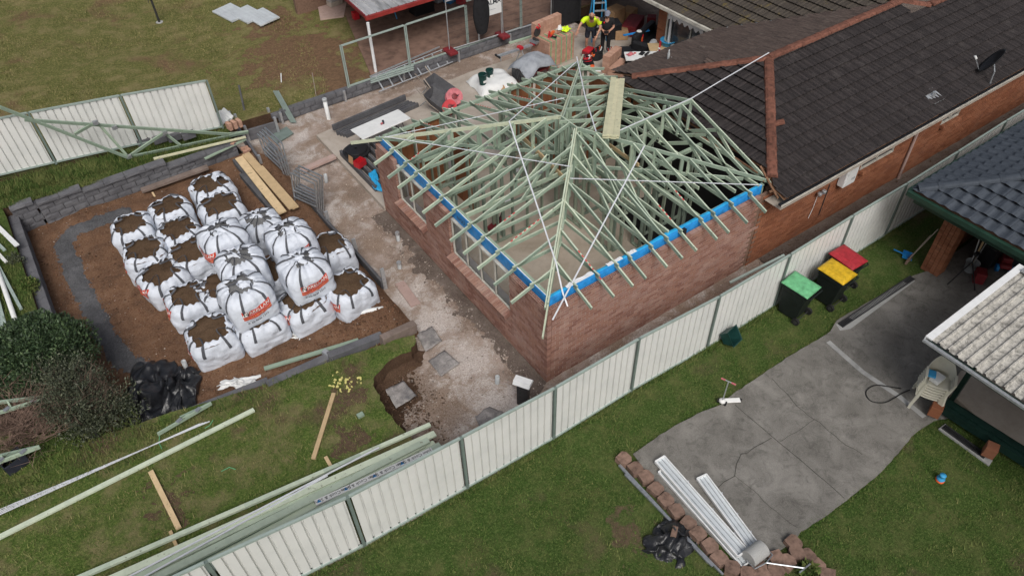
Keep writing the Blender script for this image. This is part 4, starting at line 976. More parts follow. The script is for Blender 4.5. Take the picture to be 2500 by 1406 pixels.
me_s2 = MB().box((0, 0, 0), (.076, .2, .1)).mesh('sill_brick', 'old_brick')
for a, b in WIN:
    wn = part_empty('window', OLD); z0_, z1_ = 1.3, 2.1
    mb = MB()
    for z in (z0_+.02, z1_-.02): mb.box(((a+b)/2, .03, z), (b-a-.02, .06, .04))
    for x in (a+.03, (a+b)/2, b-.03): mb.box((x, .032, (z0_+z1_)/2), (.04, .055, z1_-z0_-.08))
    mb.build('window_frame', 'gutter_cream', wn); MB().box(((a+b)/2, .05, (z0_+z1_)/2), (b-a-.1, .01, z1_-z0_-.1)).build('pane', 'glass_dark', wn)
    for k in range(int((b-a)/.086)): inst('sill_brick', me_s2, OLD, (a+(k+.5)*.086, -.03, 1.24), (rad(-12), 0, 0))
MB().bar((6.62, EY-.03, zf(EY)-.03), (24, EY-.03, zf(EY)-.03), .09, .05).build('gutter', 'black_plastic', OLD); MB().bar((6.62, EY-.08, zf(EY)-.04), (24, EY-.08, zf(EY)-.04), .014, .06).build('gutter_lip', 'gutter_cream', OLD)
MB().box((15.4, -.29, 2.28), (17.4, .5, .012)).build('eaves_lining', 'grey_timber', OLD)
MB().bar((WX-.04, 6.7, pW(WX)-.02), (WX-.04, 22, pW(WX)-.02), .12, .11).build('gutter', 'gutter_cream', OLD)
MB().box((12.35, 14, 2.3), (.46, 15, .012)).build('eaves_lining', 'white_paint', OLD)
p_ = YP(2195, 430, -.06); q_2 = YP(2240, 318, -.06)
MB().tube([(p_.x, -.06, p_.z-.1), (p_.x, -.06, 2.2), (p_.x, EY+.05, 2.42)], .045, 8).build('downpipe', 'pink_board', OLD)
xd = XP(1632, 95, 12.5); MB().tube([(12.52, xd.y, .15), (12.52, xd.y, 2.1), (12.1, xd.y-.05, 2.35)], .05, 8).build('downpipe', 'white_paint', OLD)
wn = part_empty('window', OLD); mb = MB()
for z in (.98, 2.03): mb.box((12.57, 8.55, z), (.06, 1.9, .05))
for y in (7.63, 8.3, 9.47): mb.box((12.57, y, 1.5), (.05, .05, 1.0))
mb.build('window_frame', 'gutter_cream', wn); MB().box((12.59, 8.55, 1.5), (.01, 1.84, 1.02)).build('pane', 'glass_dark', wn)
mb = MB(); mb.grid(lambda u, v: (12.5, lerp(7.7, 9.4, u), 2.05-v*(.16+.06*math.sin(u*40))), 40, 2); mb.build('valance', 'white_paint', wn)
MBX = thing('meter_box', 'white electricity meter box fixed to the red brick wall by the high window', 'meter box', (0, 0, 0)); pm = YP(2070, 425, -.1)
MB().box((pm.x, -.12, pm.z), (.5, .2, .62)).build('cabinet', 'white_paint', MBX, bevel=.015); MB().box((pm.x+.02, -.226, pm.z-.0), (.4, .012, .52)).build('door', 'white_plastic', MBX); MB().box((pm.x+.1, -.236, pm.z-.1), (.14, .006, .08)).build('label_plate', 'pvc_grey', MBX)
pf_ = YP(2000, 475, -.06); FLD = thing('floodlight', 'twin wall floodlight with dangling cable on the red brick wall', 'light', (0, 0, 0))
for s in (-1, 1): MB().lathe([(.02, 0), (.06, .06), (.065, .12), (.05, .13)], (0, 0, 0), 10).build('lamp_head', 'galv', FLD).location = (pf_.x+s*.09, -.12, pf_.z)
MB().tube([(pf_.x, -.03, pf_.z), (pf_.x-.03, -.03, pf_.z-.5), (pf_.x-.1, -.03, pf_.z-.8)], .008, 5).build('cable', 'white_paint', FLD); MB().tube([(pf_.x+.45, -.02, pf_.z+.1), (pf_.x+.42, -.02, .4)], .012, 5).build('conduit', 'dark_steel', FLD)
# exposed battens where the roof has been cut back
for k, (a, b) in enumerate([((6.75, -.35, 2.5), (7.05, .55, 2.8)), ((6.72, -.1, 2.55), (7.3, -.2, 2.58)), ((6.85, .25, 2.62), (7.3, .15, 2.66)), ((7.0, 5.9, 2.62), (7.4, 6.2, 2.6)), ((6.95, .5, 2.68), (7.12, 5.8, 2.62))]):
    MB().bar(a, b, .05, .035).build('exposed_batten', 'cut_timber', OLD)
# ================================================================== neighbour's garage
GAR = thing('garage', 'neighbouring open garage with slate blue tiled hip roof and brick pier', 'garage', (0, 0, 0))
gx, gy, gz, gt = 9.66, -2.06, 2.42, .4; gs = math.hypot(1, gt)
R2 = Roof(GAR, 'slate_tile')
R2.face((gx, gy, gz+.03), (-0, -1, 0), (1, 0, gt), [(-1, 1/gs, 0), (0, 1, 4.), (1, 0, 9)], (-.3, 7.5, 0, 4.), .3, .32, .04, 8, 'slate_tile', 1)
R2.face((22, gy, gz+.03), (-1, 0, 0), (0, -1, gt), [(1, 1/gs, 22-gx), (0, 1, 4.)], (1, 12.6, 0, 4.), .3, .32, .04, 8, 'slate_tile', 1)
R2.build(300)
caps(GAR, (gx+.1, gy-.1, gz+.1), (gx+3.6, gy-3.6, gz+.06+3.6*gt), .42, .13, 'slate_tile')
MB().bar((gx-.05, gy+.06, gz-.03), (gx-.05, -9, gz-.03), .12, .12).build('gutter', 'gutter_green', GAR); MB().bar((gx+.02, gy+.05, gz-.03), (22, gy+.05, gz-.03), .12, .12).build('gutter', 'gutter_green', GAR)
MB().bar((gx+.1, gy-.1, gz-.2), (gx+.1, -9, gz-.2), .03, .22).build('fascia', 'gutter_green', GAR)
gb, gm = [], []
for o0, u0, n0, L0 in (((10.55, -2.75, -.15), (1, 0, 0), (0, 1, 0), .47), ((10.55, -2.87, -.15), (1, 0, 0), (0, 1, 0), .47), ((10.55, -2.99, -.15), (1, 0, 0), (0, 1, 0), .35), ((10.55, -3.11, -.15), (1, 0, 0), (0, 1, 0), .35), ((11.05, -2.75, -.15), (1, 0, 0), (0, 1, 0), 6.)):
    a, b = lay_wall(o0, u0, n0, L0, 29, z0=-.15, cores=False); gb += a; gm += b
put_bricks(part_empty('brick_wall', GAR), gb, gm, 'old_brick', 'old_mortar', 220)
MB().box((16.9, -7, 1.2), (.1, 9, 2.8)).build('back_wall', 'void_shade', GAR); MB().box((13.5, -6.4, 2.4), (7, 7, .03)).build('ceiling', 'grey_timber', GAR)
# dim goods in the garage
def crate(name, lab, cat, c, d, mat, rz=0.): 
    o = MB().box((0, 0, 0), d).build(name, mat, None, bevel=.02); o.location = c; o.rotation_euler = (0, 0, rz); return tag(o, lab, cat)
gp = G(2365, 660, -.1); bk = thing('bucket', 'pale bucket of mops and poles inside the dark garage', 'bucket', gp)
MB().lathe([(.13, 0), (.17, .3), (.18, .3), (.165, .29), (.12, .02)], (0, 0, 0), 18, cap=False).build('pail', 'pvc_grey', bk, smooth=True)
for k in range(4): MB().tube([(0, 0, .03), (.1*math.cos(k*1.7), .1*math.sin(k*1.7)+.05, .95+.1*k)], .014, 6).build('pole', ['raw_pine', 'white_plastic', 'raw_pine', 'galv'][k], bk)
cp = G(2300, 640, -.1); ff = thing('firewood', 'split firewood piece leaning by the garage pier', 'log', cp); MB().bar((0, 0, .06), (.35, .1, .12), .12, .08).build('billet', 'raw_pine', ff)
tp = G(2345, 690, -.1); tr_ = thing('tripod', 'black tripod standing in the garage mouth', 'tripod', tp)
for k in range(3): a = k*2.1+.6; MB().tube([(0, 0, .75), (.38*math.cos(a), .38*math.sin(a), 0)], .016, 6).build('leg', 'black_plastic', tr_)
MB().tube([(0, 0, .7), (0, 0, 1.0)], .02, 6).build('column', 'black_plastic', tr_); MB().box((0, 0, 1.02), (.14, .1, .07)).build('head', 'black_plastic', tr_)
rc = G(2445, 650, -.1); car = thing('toy_car', 'red and blue ride-on toy car in the garage shade', 'toy car', rc, .6)
MB().box((0, 0, .2), (.62, .3, .14)).build('body', 'dark_red', car, bevel=.05); MB().box((-.05, 0, .33), (.25, .26, .14)).build('seat', 'dark_red', car, bevel=.03)
for sx in (-1, 1):
    for sy in (-1, 1): MB().tube([(sx*.22, sy*.13, .11), (sx*.22, sy*.2, .11)], .11, 14).build('wheel', 'blue_plastic', car)
dpn = G(2225, 638, -.1); dust = thing('dustpan', 'bright blue dustpan with brush by the garage pier', 'dustpan', dpn, .5)
MB().add([(0, 0, .01), (.3, 0, .01), (.28, .25, .02), (.02, .25, .02), (0, 0, .05), (.02, .25, .1), (.28, .25, .1), (.3, 0, .05)], [(0, 1, 2, 3), (0, 4, 5, 3), (3, 5, 6, 2), (2, 6, 7, 1)]).build('pan', 'blue_plastic', dust, solid=.008); MB().bar((.15, .25, .07), (.15, .5, .12), .03, .025).build('handle', 'blue_plastic', dust)
for k, (px, py, qx, qy) in enumerate([(2215, 640, 2290, 560), (2222, 632, 2272, 575)]):
    a = G(px, py, -.08); b = XP(qx, qy, 10.5); br = thing('broom', ['straw broom leaning on the garage pier', 'thin handled broom next to the pier'][k], 'broom', (0, 0, 0))
    MB().tube([a+Vector((0, 0, .1)), b], .014, 6).build('handle', 'grey_timber', br); MB().bar(a+Vector((-.12, -.03, .05)), a+Vector((.12, .03, .05)), .06, .1).build('brush_head', 'dead_twig', br)
for k, (px, py, z, d, mt, nm) in enumerate([(2400, 640, 0, (.5, .5, .7), 'black_plastic', 'dark storage tub at the back of the garage'), (2420, 610, 0, (.5, .4, .9), 'dark_steel', 'dark tool chest at the back of the garage'), (2480, 640, 0, (.6, .5, .5), 'navy_cloth', 'dark covered box in the garage corner'), (2385, 685, 0, (.3, .25, .35), 'dark_red', 'dark red crate near the tripod')]):
    p = G(px, py, -.1); crate('storage_box', nm, 'box', (p.x, p.y, p.z+d[2]/2), d, mt, .2*k)
# ================================================================== neighbour's awning
AWN = thing('awning', 'weathered white corrugated awning on dark green timber posts', 'awning', (0, 0, 0))
ax, ay, az = 5.68, -5.12, 2.4
mb = MB(); prof = []; y = ay-.06; k = 0
while y > -10.5:
    prof += [(y, 0), (y-.11, 0), (y-.135, .045), (y-.165, .045), (y-.19, 0)]; y -= .19
vs = []; 
for yy, zz in prof: vs += [(ax+.03, yy, az+.03+zz), (9.3, yy, az+.16+zz)]
mb.add(vs, [(2*i, 2*i+1, 2*i+3, 2*i+2) for i in range(len(prof)-1)]); mb.build('roof_sheet', 'lichen_sheet', AWN)
MB().bar((ax, ay, az+.05), (9.0, ay, az+.19), .14, .03).build('edge_flashing', 'white_paint', AWN); MB().bar((ax, ay+.06, az-.03), (9.0, ay+.06, az+.1), .02, .16).build('side_fascia', 'white_paint', AWN)
MB().bar((ax-.03, ay+.06, az-.03), (ax-.03, -10.5, az-.03), .07, .05).build('gutter', 'galv', AWN); MB().bar((ax+.03, ay, az-.08), (ax+.03, -10.5, az-.08), .04, .12).build('beam', 'post_green', AWN)
MB().box((9.4, -5.9, 2.62), (1.1, 1.4, .04), 0).build('skylight', 'glass_dark', AWN); MB().bar((8.82, -5.2, 2.63), (8.82, -6.6, 2.63), .06, .07).build('skylight_frame', 'galv', AWN)
pp = G(2312, 985, -.05); MB().box((pp.x+.2, pp.y, 1.1), (.1, .1, 2.4)).build('post', 'post_green', AWN)
gA, gB = G(2292, 1003, -.05), G(2520, 1150, -.05); gd = (gB-gA).normalized()
for k, (dy, zz, ww, hh) in enumerate([(0, .12, .1, .2), (.13, .2, .12, .12), (.28, .13, .08, .1)]):
    off = Vector((gd.y, -gd.x, 0))*-dy; MB().bar(gA+off+Vector((0, 0, zz)), gB+off+Vector((0, 0, zz)), ww, hh).build('base_rail', 'post_green', AWN)
tag(MB().prism([tuple(G(px, py, .02)[:2]) for px, py in [(2320, 960), (2345, 905), (2560, 880), (2700, 1150), (2500, 1120)]], -.1, .03).build('awning_floor', 'slab_concrete'), kind='structure')
# grates beside the awning and in the driveway
def grate(name, lab, a, b, w, n):
    a = Vector(a); b = Vector(b); t = thing(name, lab, 'drain', (0, 0, 0)); d = (b-a).normalized(); s = Vector((-d.y, d.x, 0))
    MB().bar(a-Vector((0, 0, .03)), b-Vector((0, 0, .03)), w*.96, .04).build('channel', 'black_plastic', t)
    for k in (-1, 1): MB().bar(a+s*w/2*k, b+s*w/2*k, .025, .02).build('rim', 'dark_steel', t)
    L = (b-a).length; mb = MB()
    for k in range(n): mb.bar(a+d*(L*(k+.5)/n)-s*w*.46, a+d*(L*(k+.5)/n)+s*w*.46, L/n*.45, .012)
    o = mb.build('grating', 'dark_steel', t); o['kind'] = 'stuff'
gz_ = lambda p: Vector((p.x, p.y, hD(p.x, p.y)+.02))
grate('channel_drain', 'long black channel drain set in pale concrete beside the driveway', gz_(G(2052, 793, -.1)), gz_(G(2228, 678, -.1)), .14, 60)
grate('channel_drain', 'short black channel drain beside the dark green awning rail', gz_(G(2305, 1038, -.1)), gz_(G(2408, 1112, -.1)), .14, 40)
tag(MB().prism([tuple(G(px, py, -.06)[:2]) for px, py in [(2296, 1040), (2312, 1028), (2428, 1118), (2420, 1130)]], -.3, -.148).build('drain_kerb', 'pale_concrete'), kind='structure')
for k, (px, py) in enumerate([(2285, 1000), (2418, 1098)]):
    p = G(px, py, .1); o = MB().box((0, 0, 0), (.23, .23, .3)).build('brick_footing', 'old_brick', None, bevel=.01); o.location = p; o.rotation_euler = (0, 0, .35); tag(o, ['orange brick footing at the near end of the green awning rail', 'orange brick footing half way along the green awning rail'][k], 'footing')
# ================================================================== block retaining walls
def block(mb, c, L, H, D, rz, seed):
    """split-faced block: bumpy front"""
    R_ = Matrix.Rotation(rz, 3, 'Z'); c = Vector(c)
    def fn(u, v): return c+R_@Vector(((u-.5)*(L-.012), -D/2-.016*(nz(u*3+seed, v*3, seed)+.5)*(1 if 0 < u < 1 and 0 < v < 1 else -.3), (v-.5)*(H-.01)))
    mb.grid(fn, 4, 3); x, y, z = (L-.012)/2, D/2, (H-.01)/2
    P = [c+R_@Vector(q) for q in ((-x, -y, -z), (x, -y, -z), (x, -y, z), (-x, -y, z), (-x, y, -z), (x, y, -z), (x, y, z), (-x, y, z))]
    mb.add(P, [(3, 2, 6, 7), (1, 5, 6, 2), (0, 3, 7, 4), (0, 4, 5, 1)])
def blk_meshes(L, H, D, mat, n=4):
    out = []
    for k in range(n): mb = MB(); block(mb, (0, 0, 0), L, H, D, 0, k*7.7+L); out.append(mb.mesh('wall_block', mat))
    return out
BW = thing('block_wall', 'dark grey split block retaining wall stepping down behind the bags', 'wall', (0, 0, 0))
bms = blk_meshes(.4, .2, .2, 'grey_block'); cms = blk_meshes(.6, .1, .28, 'grey_block', 2)
steps = [(-9.0, -8.35, 4), (-8.35, -7.15, 3.5), (-7.15, -4.75, 3), (-4.75, -2.6, 2)]
for (x0, x1, n) in steps:
    nc = int(math.ceil(n)); htop = .28+.2*n
    for c in range(nc):
        x = x0
        while x < x1-.05:
            L = min(.2 if (c % 2 and x == x0) else .4, x1-x); inst('wall_block', bms[random.randrange(4)], BW, (x+L/2, 13.02+random.uniform(-.004, .004), htop-.2*c-.1), (0, 0, 0), (L/.4, 1, 1)); x += L
    x = x0
    while x < x1-.05:
        L = min(.6, x1-x); inst('cap_block', cms[random.randrange(2)], BW, (x+L/2, 13.0, htop+.05), (0, 0, 0), (L/.6, 1, 1)); x += .6
LW = thing('block_wall', 'flat topped grey block wall along the edge beside the round green shrub', 'wall', (0, 0, 0))
for y0 in np.arange(4.2, 13.2, .6):
    for c in range(2): inst('wall_block', bms[random.randrange(4)], LW, (-9.02, y0+.3, .66-.2*c), (0, 0, math.pi/2), (1.5, 1.1, 1))
    inst('cap_block', cms[random.randrange(2)], LW, (-9.05, y0+.3, .81), (0, 0, math.pi/2), (1, 1.05, 1))
RW = thing('sleeper_wall', 'low grey block retaining wall behind the building pad below the wire fence', 'wall', (0, 0, 0))
for c in range(2):
    x = -.9+(.2 if c else 0)
    while x < 10.5: inst('wall_block', bms[random.randrange(4)], RW, (x+.2, 14.5-.012*x if x < 2 else 14.47, .33-.2*c)); x += .4
for x in np.arange(-.6, 10.4, 2.4): MB().box((x, 14.37, .2), (.07, .09, .44)).build('steel_post', 'galv', RW)
# step box of sleepers by the path
for k, (a, b, lab) in enumerate([((-2.2, 12.1), (-2.05, 15.2), 'grey concrete sleeper wall at the head of the path'), ((-1.95, 14.9), (-.9, 14.6), 'upper grey sleeper of the step by the back lawn'), ((-1.95, 14.0), (-.95, 13.9), 'lower grey sleeper of the step by the back lawn')]):
    tt = thing('sleeper_edging', lab, 'sleeper', (0, 0, 0))
    for c in range(2): MB().bar((*a, .12+.21*c), (*b, .12+.21*c), .08, .2).build('sleeper', 'grey_block', tt, bevel=.008)
    for e in (a, b): MB().box((e[0]-.0, e[1], .28), (.08, .1, .62)).build('post', 'galv', tt)
# front edge sleepers along the lawn
FS = [((320, 1060), (655, 930), 'grey_block', 'long grey concrete sleeper edging the lawn below the black plastic'), ((650, 938), (800, 872), 'grey_block', 'grey sleeper edging the lawn left of the broken joint'), ((800, 868), (932, 818), 'grey_block', 'thick grey sleeper on the lawn edge beside the brown one'), ((930, 826), (1012, 790), 'brown_sleeper', 'brown stained sleeper stump at the pit end of the lawn edge')]
for a, b, mt, lab in FS:
    A_ = G(*a, .62); B_ = G(*b, .5); tag(MB().bar(A_-Vector((0, 0, .12)), B_-Vector((0, 0, .1)), .2, .3).build('concrete_sleeper', mt, None, bevel=.012), lab, 'sleeper', 'sleepers edging the front lawn')
# sleeper edge between soil bed and path with steel posts
SE = thing('sleeper_edging', 'low sleeper edging with steel posts between the bags and the path', 'edging', (0, 0, 0))
eds = [(-1.78, 10.2), (-1.76, 8.2), (-1.68, 6.6), (-1.64, 5.0)]
for a, b in zip(eds[:-1], eds[1:]): MB().bar((*a, .2), (*b, .2), .08, .3).build('sleeper', 'dark_sleeper', SE, bevel=.008)
for p, h in ((eds[1], .62), (eds[2], .66), (eds[3], .74)): MB().box((p[0]+.06, p[1], h/2), (.1, .05, h)).build('steel_post', 'galv', SE)
# ================================================================== bulk bags
def bag_shape(seed, wide, tall):
    def prof(t):     # half width and squareness by height fraction 0..1 of the wall
        return interp(t, [0, .06, .3, .6, .8, .92, 1.0], [.46, .475, .488, .5, .498, .482, .46])*wide, interp(t, [0, .1, .4, .75, 1.0], [12, 9, 6, 4.4, 3.3])
    def pt(th, t, r_in=0., z=None, amp=1.):
        """t in 0..1 wall, r_in > 0: over the shoulder towards the middle"""
        hw, n = prof(min(t, 1)); c, s = math.cos(th), math.sin(th)
        R_ = hw/((abs(c)**n+abs(s)**n)**(1/n))
        wob = .022*nz(c*2.2+seed, s*2.2, t*3)+.012*nz(c*7, s*7+seed, t*4)*amp
        fold = .03*nz(c*3.2+seed, s*3.2, t*2+seed)*(.3+t)+.02*nz(c*4+t*5, s*4-t*6, seed*2)+.012*math.sin(th*9+seed)*max(0, t-.55)/.45+.008*math.sin(th*23+seed*2)*max(0, t-.6)/.4
        R_ = (R_+wob+fold)*(1-r_in)
        zz = z if z is not None else t*tall
        return Vector((R_*c, R_*s, zz))
    return pt
_bagid = [0]
def bulk_bag(loc, rz, lab, closed=0, wide=1., tall=.74, label_faces=(), seed=None, grav=False, flap=False):
    seed = seed if seed is not None else _bagid[0]*3.37+1.1; _bagid[0] += 1
    t = thing('bulk_bag', lab, 'bag', loc, rz, 'bulk bags stacked on the soil'); pt = bag_shape(seed, wide, tall); NU = 88
    hole = [.2+.08*nz(seed*3.3), .46, .56][closed]; rim = tall+[.07, .1, .12][closed]; cx, cy = .05*nz(seed), .05*nz(seed, 4)
    def lip(th):   # how far in the ragged edge comes, 0..1
        return hole+.10*nz(math.cos(th)*2+seed, math.sin(th)*2, 8)+.06*math.sin(th*5+seed)+.035*math.sin(th*13+seed)
    def top(th, k):  # k 0 shoulder .. 1 edge of the mouth
        r = k*lip(th); z = tall+(rim-tall)*math.sin(min(1, k*1.15)*math.pi*.55)+.03*nz(math.cos(th)*3+seed, math.sin(th)*3, k*3)*k+.028*math.sin(th*7+seed)*k*(1-.4*k)+.02*math.sin(th*17+seed*3)*k
        p = pt(th, 1., r, z); p.x += cx*k; p.y += cy*k; return p
    mb = MB()
    def fn(u, v):
        th = u*2*math.pi
        if v <= .62: return pt(th, v/.62)
        return top(th, (v-.62)/.38)
    mb.grid(fn, NU, 34, closeu=True)
    mb.add([pt(2*math.pi*i/24, 0) for i in range(24)][::-1], [tuple(range(24))])
    mb.build('bag_body', 'bag_white', t, smooth=True)
    # fill seen in the mouth
    zf_ = tall+(.015 if not closed else .05); mb = MB(); NF = 28
    def fill(u, v):
        th = u*2*math.pi; p = pt(th, 1., 1-(1-hole+.2)*v if v < 1 else hole-.2, 0); x, y = p.x+cx*.8, p.y+cy*.8
        return (x, y, zf_+.05*(1-v*v)+.03*nz(x*5+seed, y*5)+.012*nz(x*17, y*17, seed)-.02*v)
    mb.grid(fill, NF, 7, closeu=True); mb.build('fill', 'bag_gravel' if grav else 'bag_soil', t, smooth=True)
    # lifting straps: two at each corner, running down the wall, joined in a loop
    for cnr in range(4):
        ends = []
        for s in (-1, 1):
            th = math.pi/4+cnr*math.pi/2+s*(.3+.06*nz(seed, cnr, s)); w_ = .025/.5
            mb = MB()
            def st(u, v):
                a = th+(u-.5)*w_*2
                p = pt(a, lerp(.7, 1, v/.5)) if v <= .5 else top(a, (v-.5)/.5*.96)
                q = Vector((p.x, p.y, 0)).normalized(); return p+q*(.012 if v < .6 else .006)+Vector((0, 0, .012 if v > .45 else .0))
            mb.grid(st, 2, 16); mb.build('strap', 'strap_grey', t, smooth=True); ends.append(Vector(st(.5, 1.)))
        a, b = ends; m = (a+b)/2; inn = Vector((-m.x, -m.y, 0)).normalized(); h1 = .05+.13*abs(nz(seed*2, cnr)); h2 = .16*nz(seed, cnr*2.2)+.1
        P = []
        for k in range(13):
            u = k/12; base = a.lerp(b, u); ar = math.sin(u*math.pi); P.append(base+inn*ar*h2*1.5+Vector((0, 0, .01+ar*h1)))
        mb = MB(); vs = []
        for k, p in enumerate(P): vs += [p-inn*.02+Vector((0, 0, .016)), p+inn*.02-Vector((0, 0, .012))]
        mb.add(vs, [(2*i, 2*i+1, 2*i+3, 2*i+2) for i in range(12)]); mb.build('loop', 'strap_grey', t, solid=.005)
    if closed:   # gathered cloth over the mouth
        mb = MB(); rr = .15 if closed == 1 else .2
        mb.grid(lambda u, v: (cx+.1*math.cos(seed)+(u-.5)*rr*2+.03*nz(u*4, v*4, seed), cy+.12*math.sin(seed)+.05*math.sin(u*5)+(v-.5)*rr*1.7, rim-.02+.09*nz(u*3.3+seed, v*3.3)+.07*math.sin(u*3.1)*math.sin(v*3.1)), 18, 14)
        mb.build('cover_cloth', 'bag_white', t, smooth=True)
    if flap:
        mb = MB(); mb.grid(lambda u, v: (.28+.28*(u-.5)+.04*nz(u*4, v*4), .3*(v-.3), rim+.13*math.sin(u*3.1)+.05*nz(u*5, v*5, 2)), 12, 10); mb.build('cover_cloth', 'bag_white', t, smooth=True)
    # printed panels
    for fa in label_faces:     # fa: direction the panel faces, radians
        def on_bag(s, z, off):
            # find theta with lateral offset s on the face
            th = math.atan2(s, .5)
            for _ in range(6):
                p = pt(fa+th, z/tall); lat = -p.x*math.sin(fa)+p.y*math.cos(fa); th += (s-lat)/.55
            p = pt(fa+th, z/tall); d = Vector((math.cos(fa), math.sin(fa), 0)); return p+d*off
        lz = .42; arc = lambda s: .06*((s+.05)/.3)**2+.05*s
        def band(z0, h, mat, off):
            mb = MB(); mb.grid(lambda u, v: on_bag((u-.5)*.7, lz+z0+(v-.5)*h+arc((u-.5)*.7), off), 26, 5); mb.build('printed_band', mat, t)
        band(.07, .135, 'print_red', .012); band(-.068, .115, 'print_red', .012)
        mb = MB(); mb.grid(lambda u, v: on_bag(-.265+(u-.5)*.13+(v-.5)*.06, lz+.07+(v-.5)*.12+arc(-.265), .016), 3, 2); mb.build('logo_panel', 'print_white', t)
        def put(txt, sz, s0, z0, mat, bold=0., al='CENTER', off=.02, curve=True):
            v, f = text2d(txt, sz, al, bold); mb = MB(); mb.add([on_bag(s0+a, lz+z0+b+(arc(s0+a) if curve else .02*(s0+a)), off) for a, b in v], f); mb.build('lettering', mat, t)
        put('N', .16, -.265, .07, 'print_dark', .02); put('ARELLAN', .125, .07, .07, 'print_white', .015); put('SAND SOIL & GARDEN SUPPLIES', .048, .0, -.066, 'print_tan', .008)
        put('We will send the world for you', .036, -.08, -.155, 'print_dark', 0); put('P: 02-4646 1313', .08, -.03, -.225, 'print_dark', .012)
    return t
SB = .29
base = [((318, 540), 'far left bulk bag of brown soil at the end of the gravel strip', ()), ((408, 497), 'open soil bag second along the back row by the block wall', ()), ((515, 450), 'soil bag with a white flap thrown over its back rim', ()), ((535, 497), 'open soil bag in front of the one with the white flap', ()),
    ((430, 553), 'open soil bag in the second row inside the left cluster', ()), ((348, 607), 'open soil bag second from the gravel strip end, red print facing the gravel', (math.pi,)), ((388, 658), 'open soil bag third along the gravel side, red print low on its side', (math.pi,)), ((452, 716), 'open soil bag fourth along the gravel side, loops lying across the soil', (math.pi,)),
    ((510, 803), 'nearest open soil bag at the corner by the grey pipe stub', (math.pi,)), ((462, 605), 'soil bag mostly hidden behind the tied bag with red print', ()), ((530, 690), 'bottom soil bag almost hidden under the grey mouthed bag', ()), ((655, 657), 'bottom soil bag seen in the gap between two stacked bags', ()),
    ((738, 722), 'bottom soil bag under the phone number bag nearest the path', (math.pi,)), ((847, 690), 'open soil bag nearest the path posts', (math.pi,)), ((800, 602), 'open soil bag behind, close to the sleeper edging', ()), ((622, 765), 'flattened bottom bag under the front phone number bag', (0,))]
for i, (q, lab, lf) in enumerate(base):
    p = G(*q, 1.08); bulk_bag((p.x, p.y, SB), random.uniform(-.12, .12), lab, 0, random.uniform(1.1, 1.2), random.uniform(.62, .8), lf, flap=(i == 2)).rotation_euler = (random.uniform(-.06, .06), random.uniform(-.06, .06), random.uniform(-.2, .2))
up = [((535, 562), 'upper tied bag with strap loops on top and half its red print showing', (math.pi*1.12,), 2), ((628, 527), 'bag of grey gravel below the pale planks', (math.pi,), 1), ((702, 562), 'tall upper white bag beside the galvanised frames', (math.pi*1.45,), 2), ((582, 628), 'upper bag with two dark grey mouths in the middle of the stack', (), 1), ((590, 697), 'upper bag with readable print standing at the front of the stack', (-math.pi/2,), 1), ((735, 637), 'upper bag with readable print nearest the path', (-math.pi/2,), 2)]
for i, (q, lab, lf, cl) in enumerate(up):
    low = i == 1; p = G(*q, 1.25 if low else 1.9); bulk_bag((p.x, p.y, SB if low else SB+.76), random.uniform(-.08, .08)+(.12 if i == 4 else 0), lab, cl, 1.14, .78, lf, grav=True)
# ================================================================== building site clutter
def at(name, lab, cat, px, py, z=0., rz=0., group=None): return thing(name, lab, cat, G(px, py, z), rz, group)
def one(o, lab, cat, group=None): return tag(o, lab, cat, group)
def plank(a, b, w, h, mat, lab, name='timber_plank', cat='plank', group=None, bev=0.):
    return tag(MB().bar(a, b, w, h).build(name, mat, None, bevel=bev), lab, cat, group)
V3 = lambda p, dz=0.: Vector((p[0], p[1], p[2]+dz))
# --- path side
for k, (px, py, L, lab) in enumerate([(973, 588, .3, 'grey capped pipe stub standing by the brick wall'), (976, 655, .22, 'short grey pipe stub half way down the path'), (1214, 935, .25, 'grey open pipe stub near the house corner'), (797, 445, .3, 'faint grey pipe stub beside the upright steel frames'), (455, 898, .28, 'grey pipe stub in the soil beside the nearest bag')]):
    p = at('pipe_stub', lab, 'pipe', px, py, .3 if k == 4 else 0.)
    mb = MB(); mb.lathe([(.055, 0), (.055, L), (.046, L), (.046, L-.12), (.0, L-.12)], (0, 0, 0), 16, cap=False); o = mb.build('pipe', 'pvc_grey', p, smooth=True); o.rotation_euler = (.05*k-.08, .04, 0)
    if k < 2: MB().lathe([(.062, L-.05), (.066, L), (.06, L+.02), (.0, L+.02)], (0, 0, 0), 16, cap=False).build('cap', 'galv', p)
p = at('standpipe', 'tall white pipe with grey cap beside the concrete sleepers', 'pipe', 803, 292); MB().lathe([(.07, 0), (.07, .75), (.062, .75), (.062, .6)], (0, 0, 0), 16, cap=False).build('pipe', 'white_plastic', p, smooth=True); MB().lathe([(.08, .72), (.085, .8), (.07, .82), (.0, .82)], (0, 0, 0), 16, cap=False).build('cap', 'pvc_grey', p)
p = thing('drain_elbow', 'curved white drain pipe with grey socket in the loose soil', 'pipe', (0, 0, 0)); a = G(870, 768, .42); b = G(943, 758, .3)
MB().tube([a, a.lerp(b, .5)+Vector((0, 0, .08)), b+Vector((-.08, .03, .1)), b+Vector((0, 0, .04)), b+Vector((.03, -.02, -.1))], .06, 12).build('pipe', 'white_plastic', p, smooth=True); MB().tube([b+Vector((.02, -.02, -.02)), b+Vector((.05, -.04, -.16))], .075, 12).build('socket', 'pvc_grey', p)
plank(V3(G(975, 690, .03)), V3(G(1015, 745, .03)), .27, .03, 'pink_board', 'short pinkish plank lying on the path by the brick wall')
plank(V3(G(735, 418, .12)), V3(G(818, 382, .2)), .2, .1, 'pink_board', 'thick pinkish sleeper laid across the path to the slab', 'timber_sleeper', 'sleeper', bev=.01)
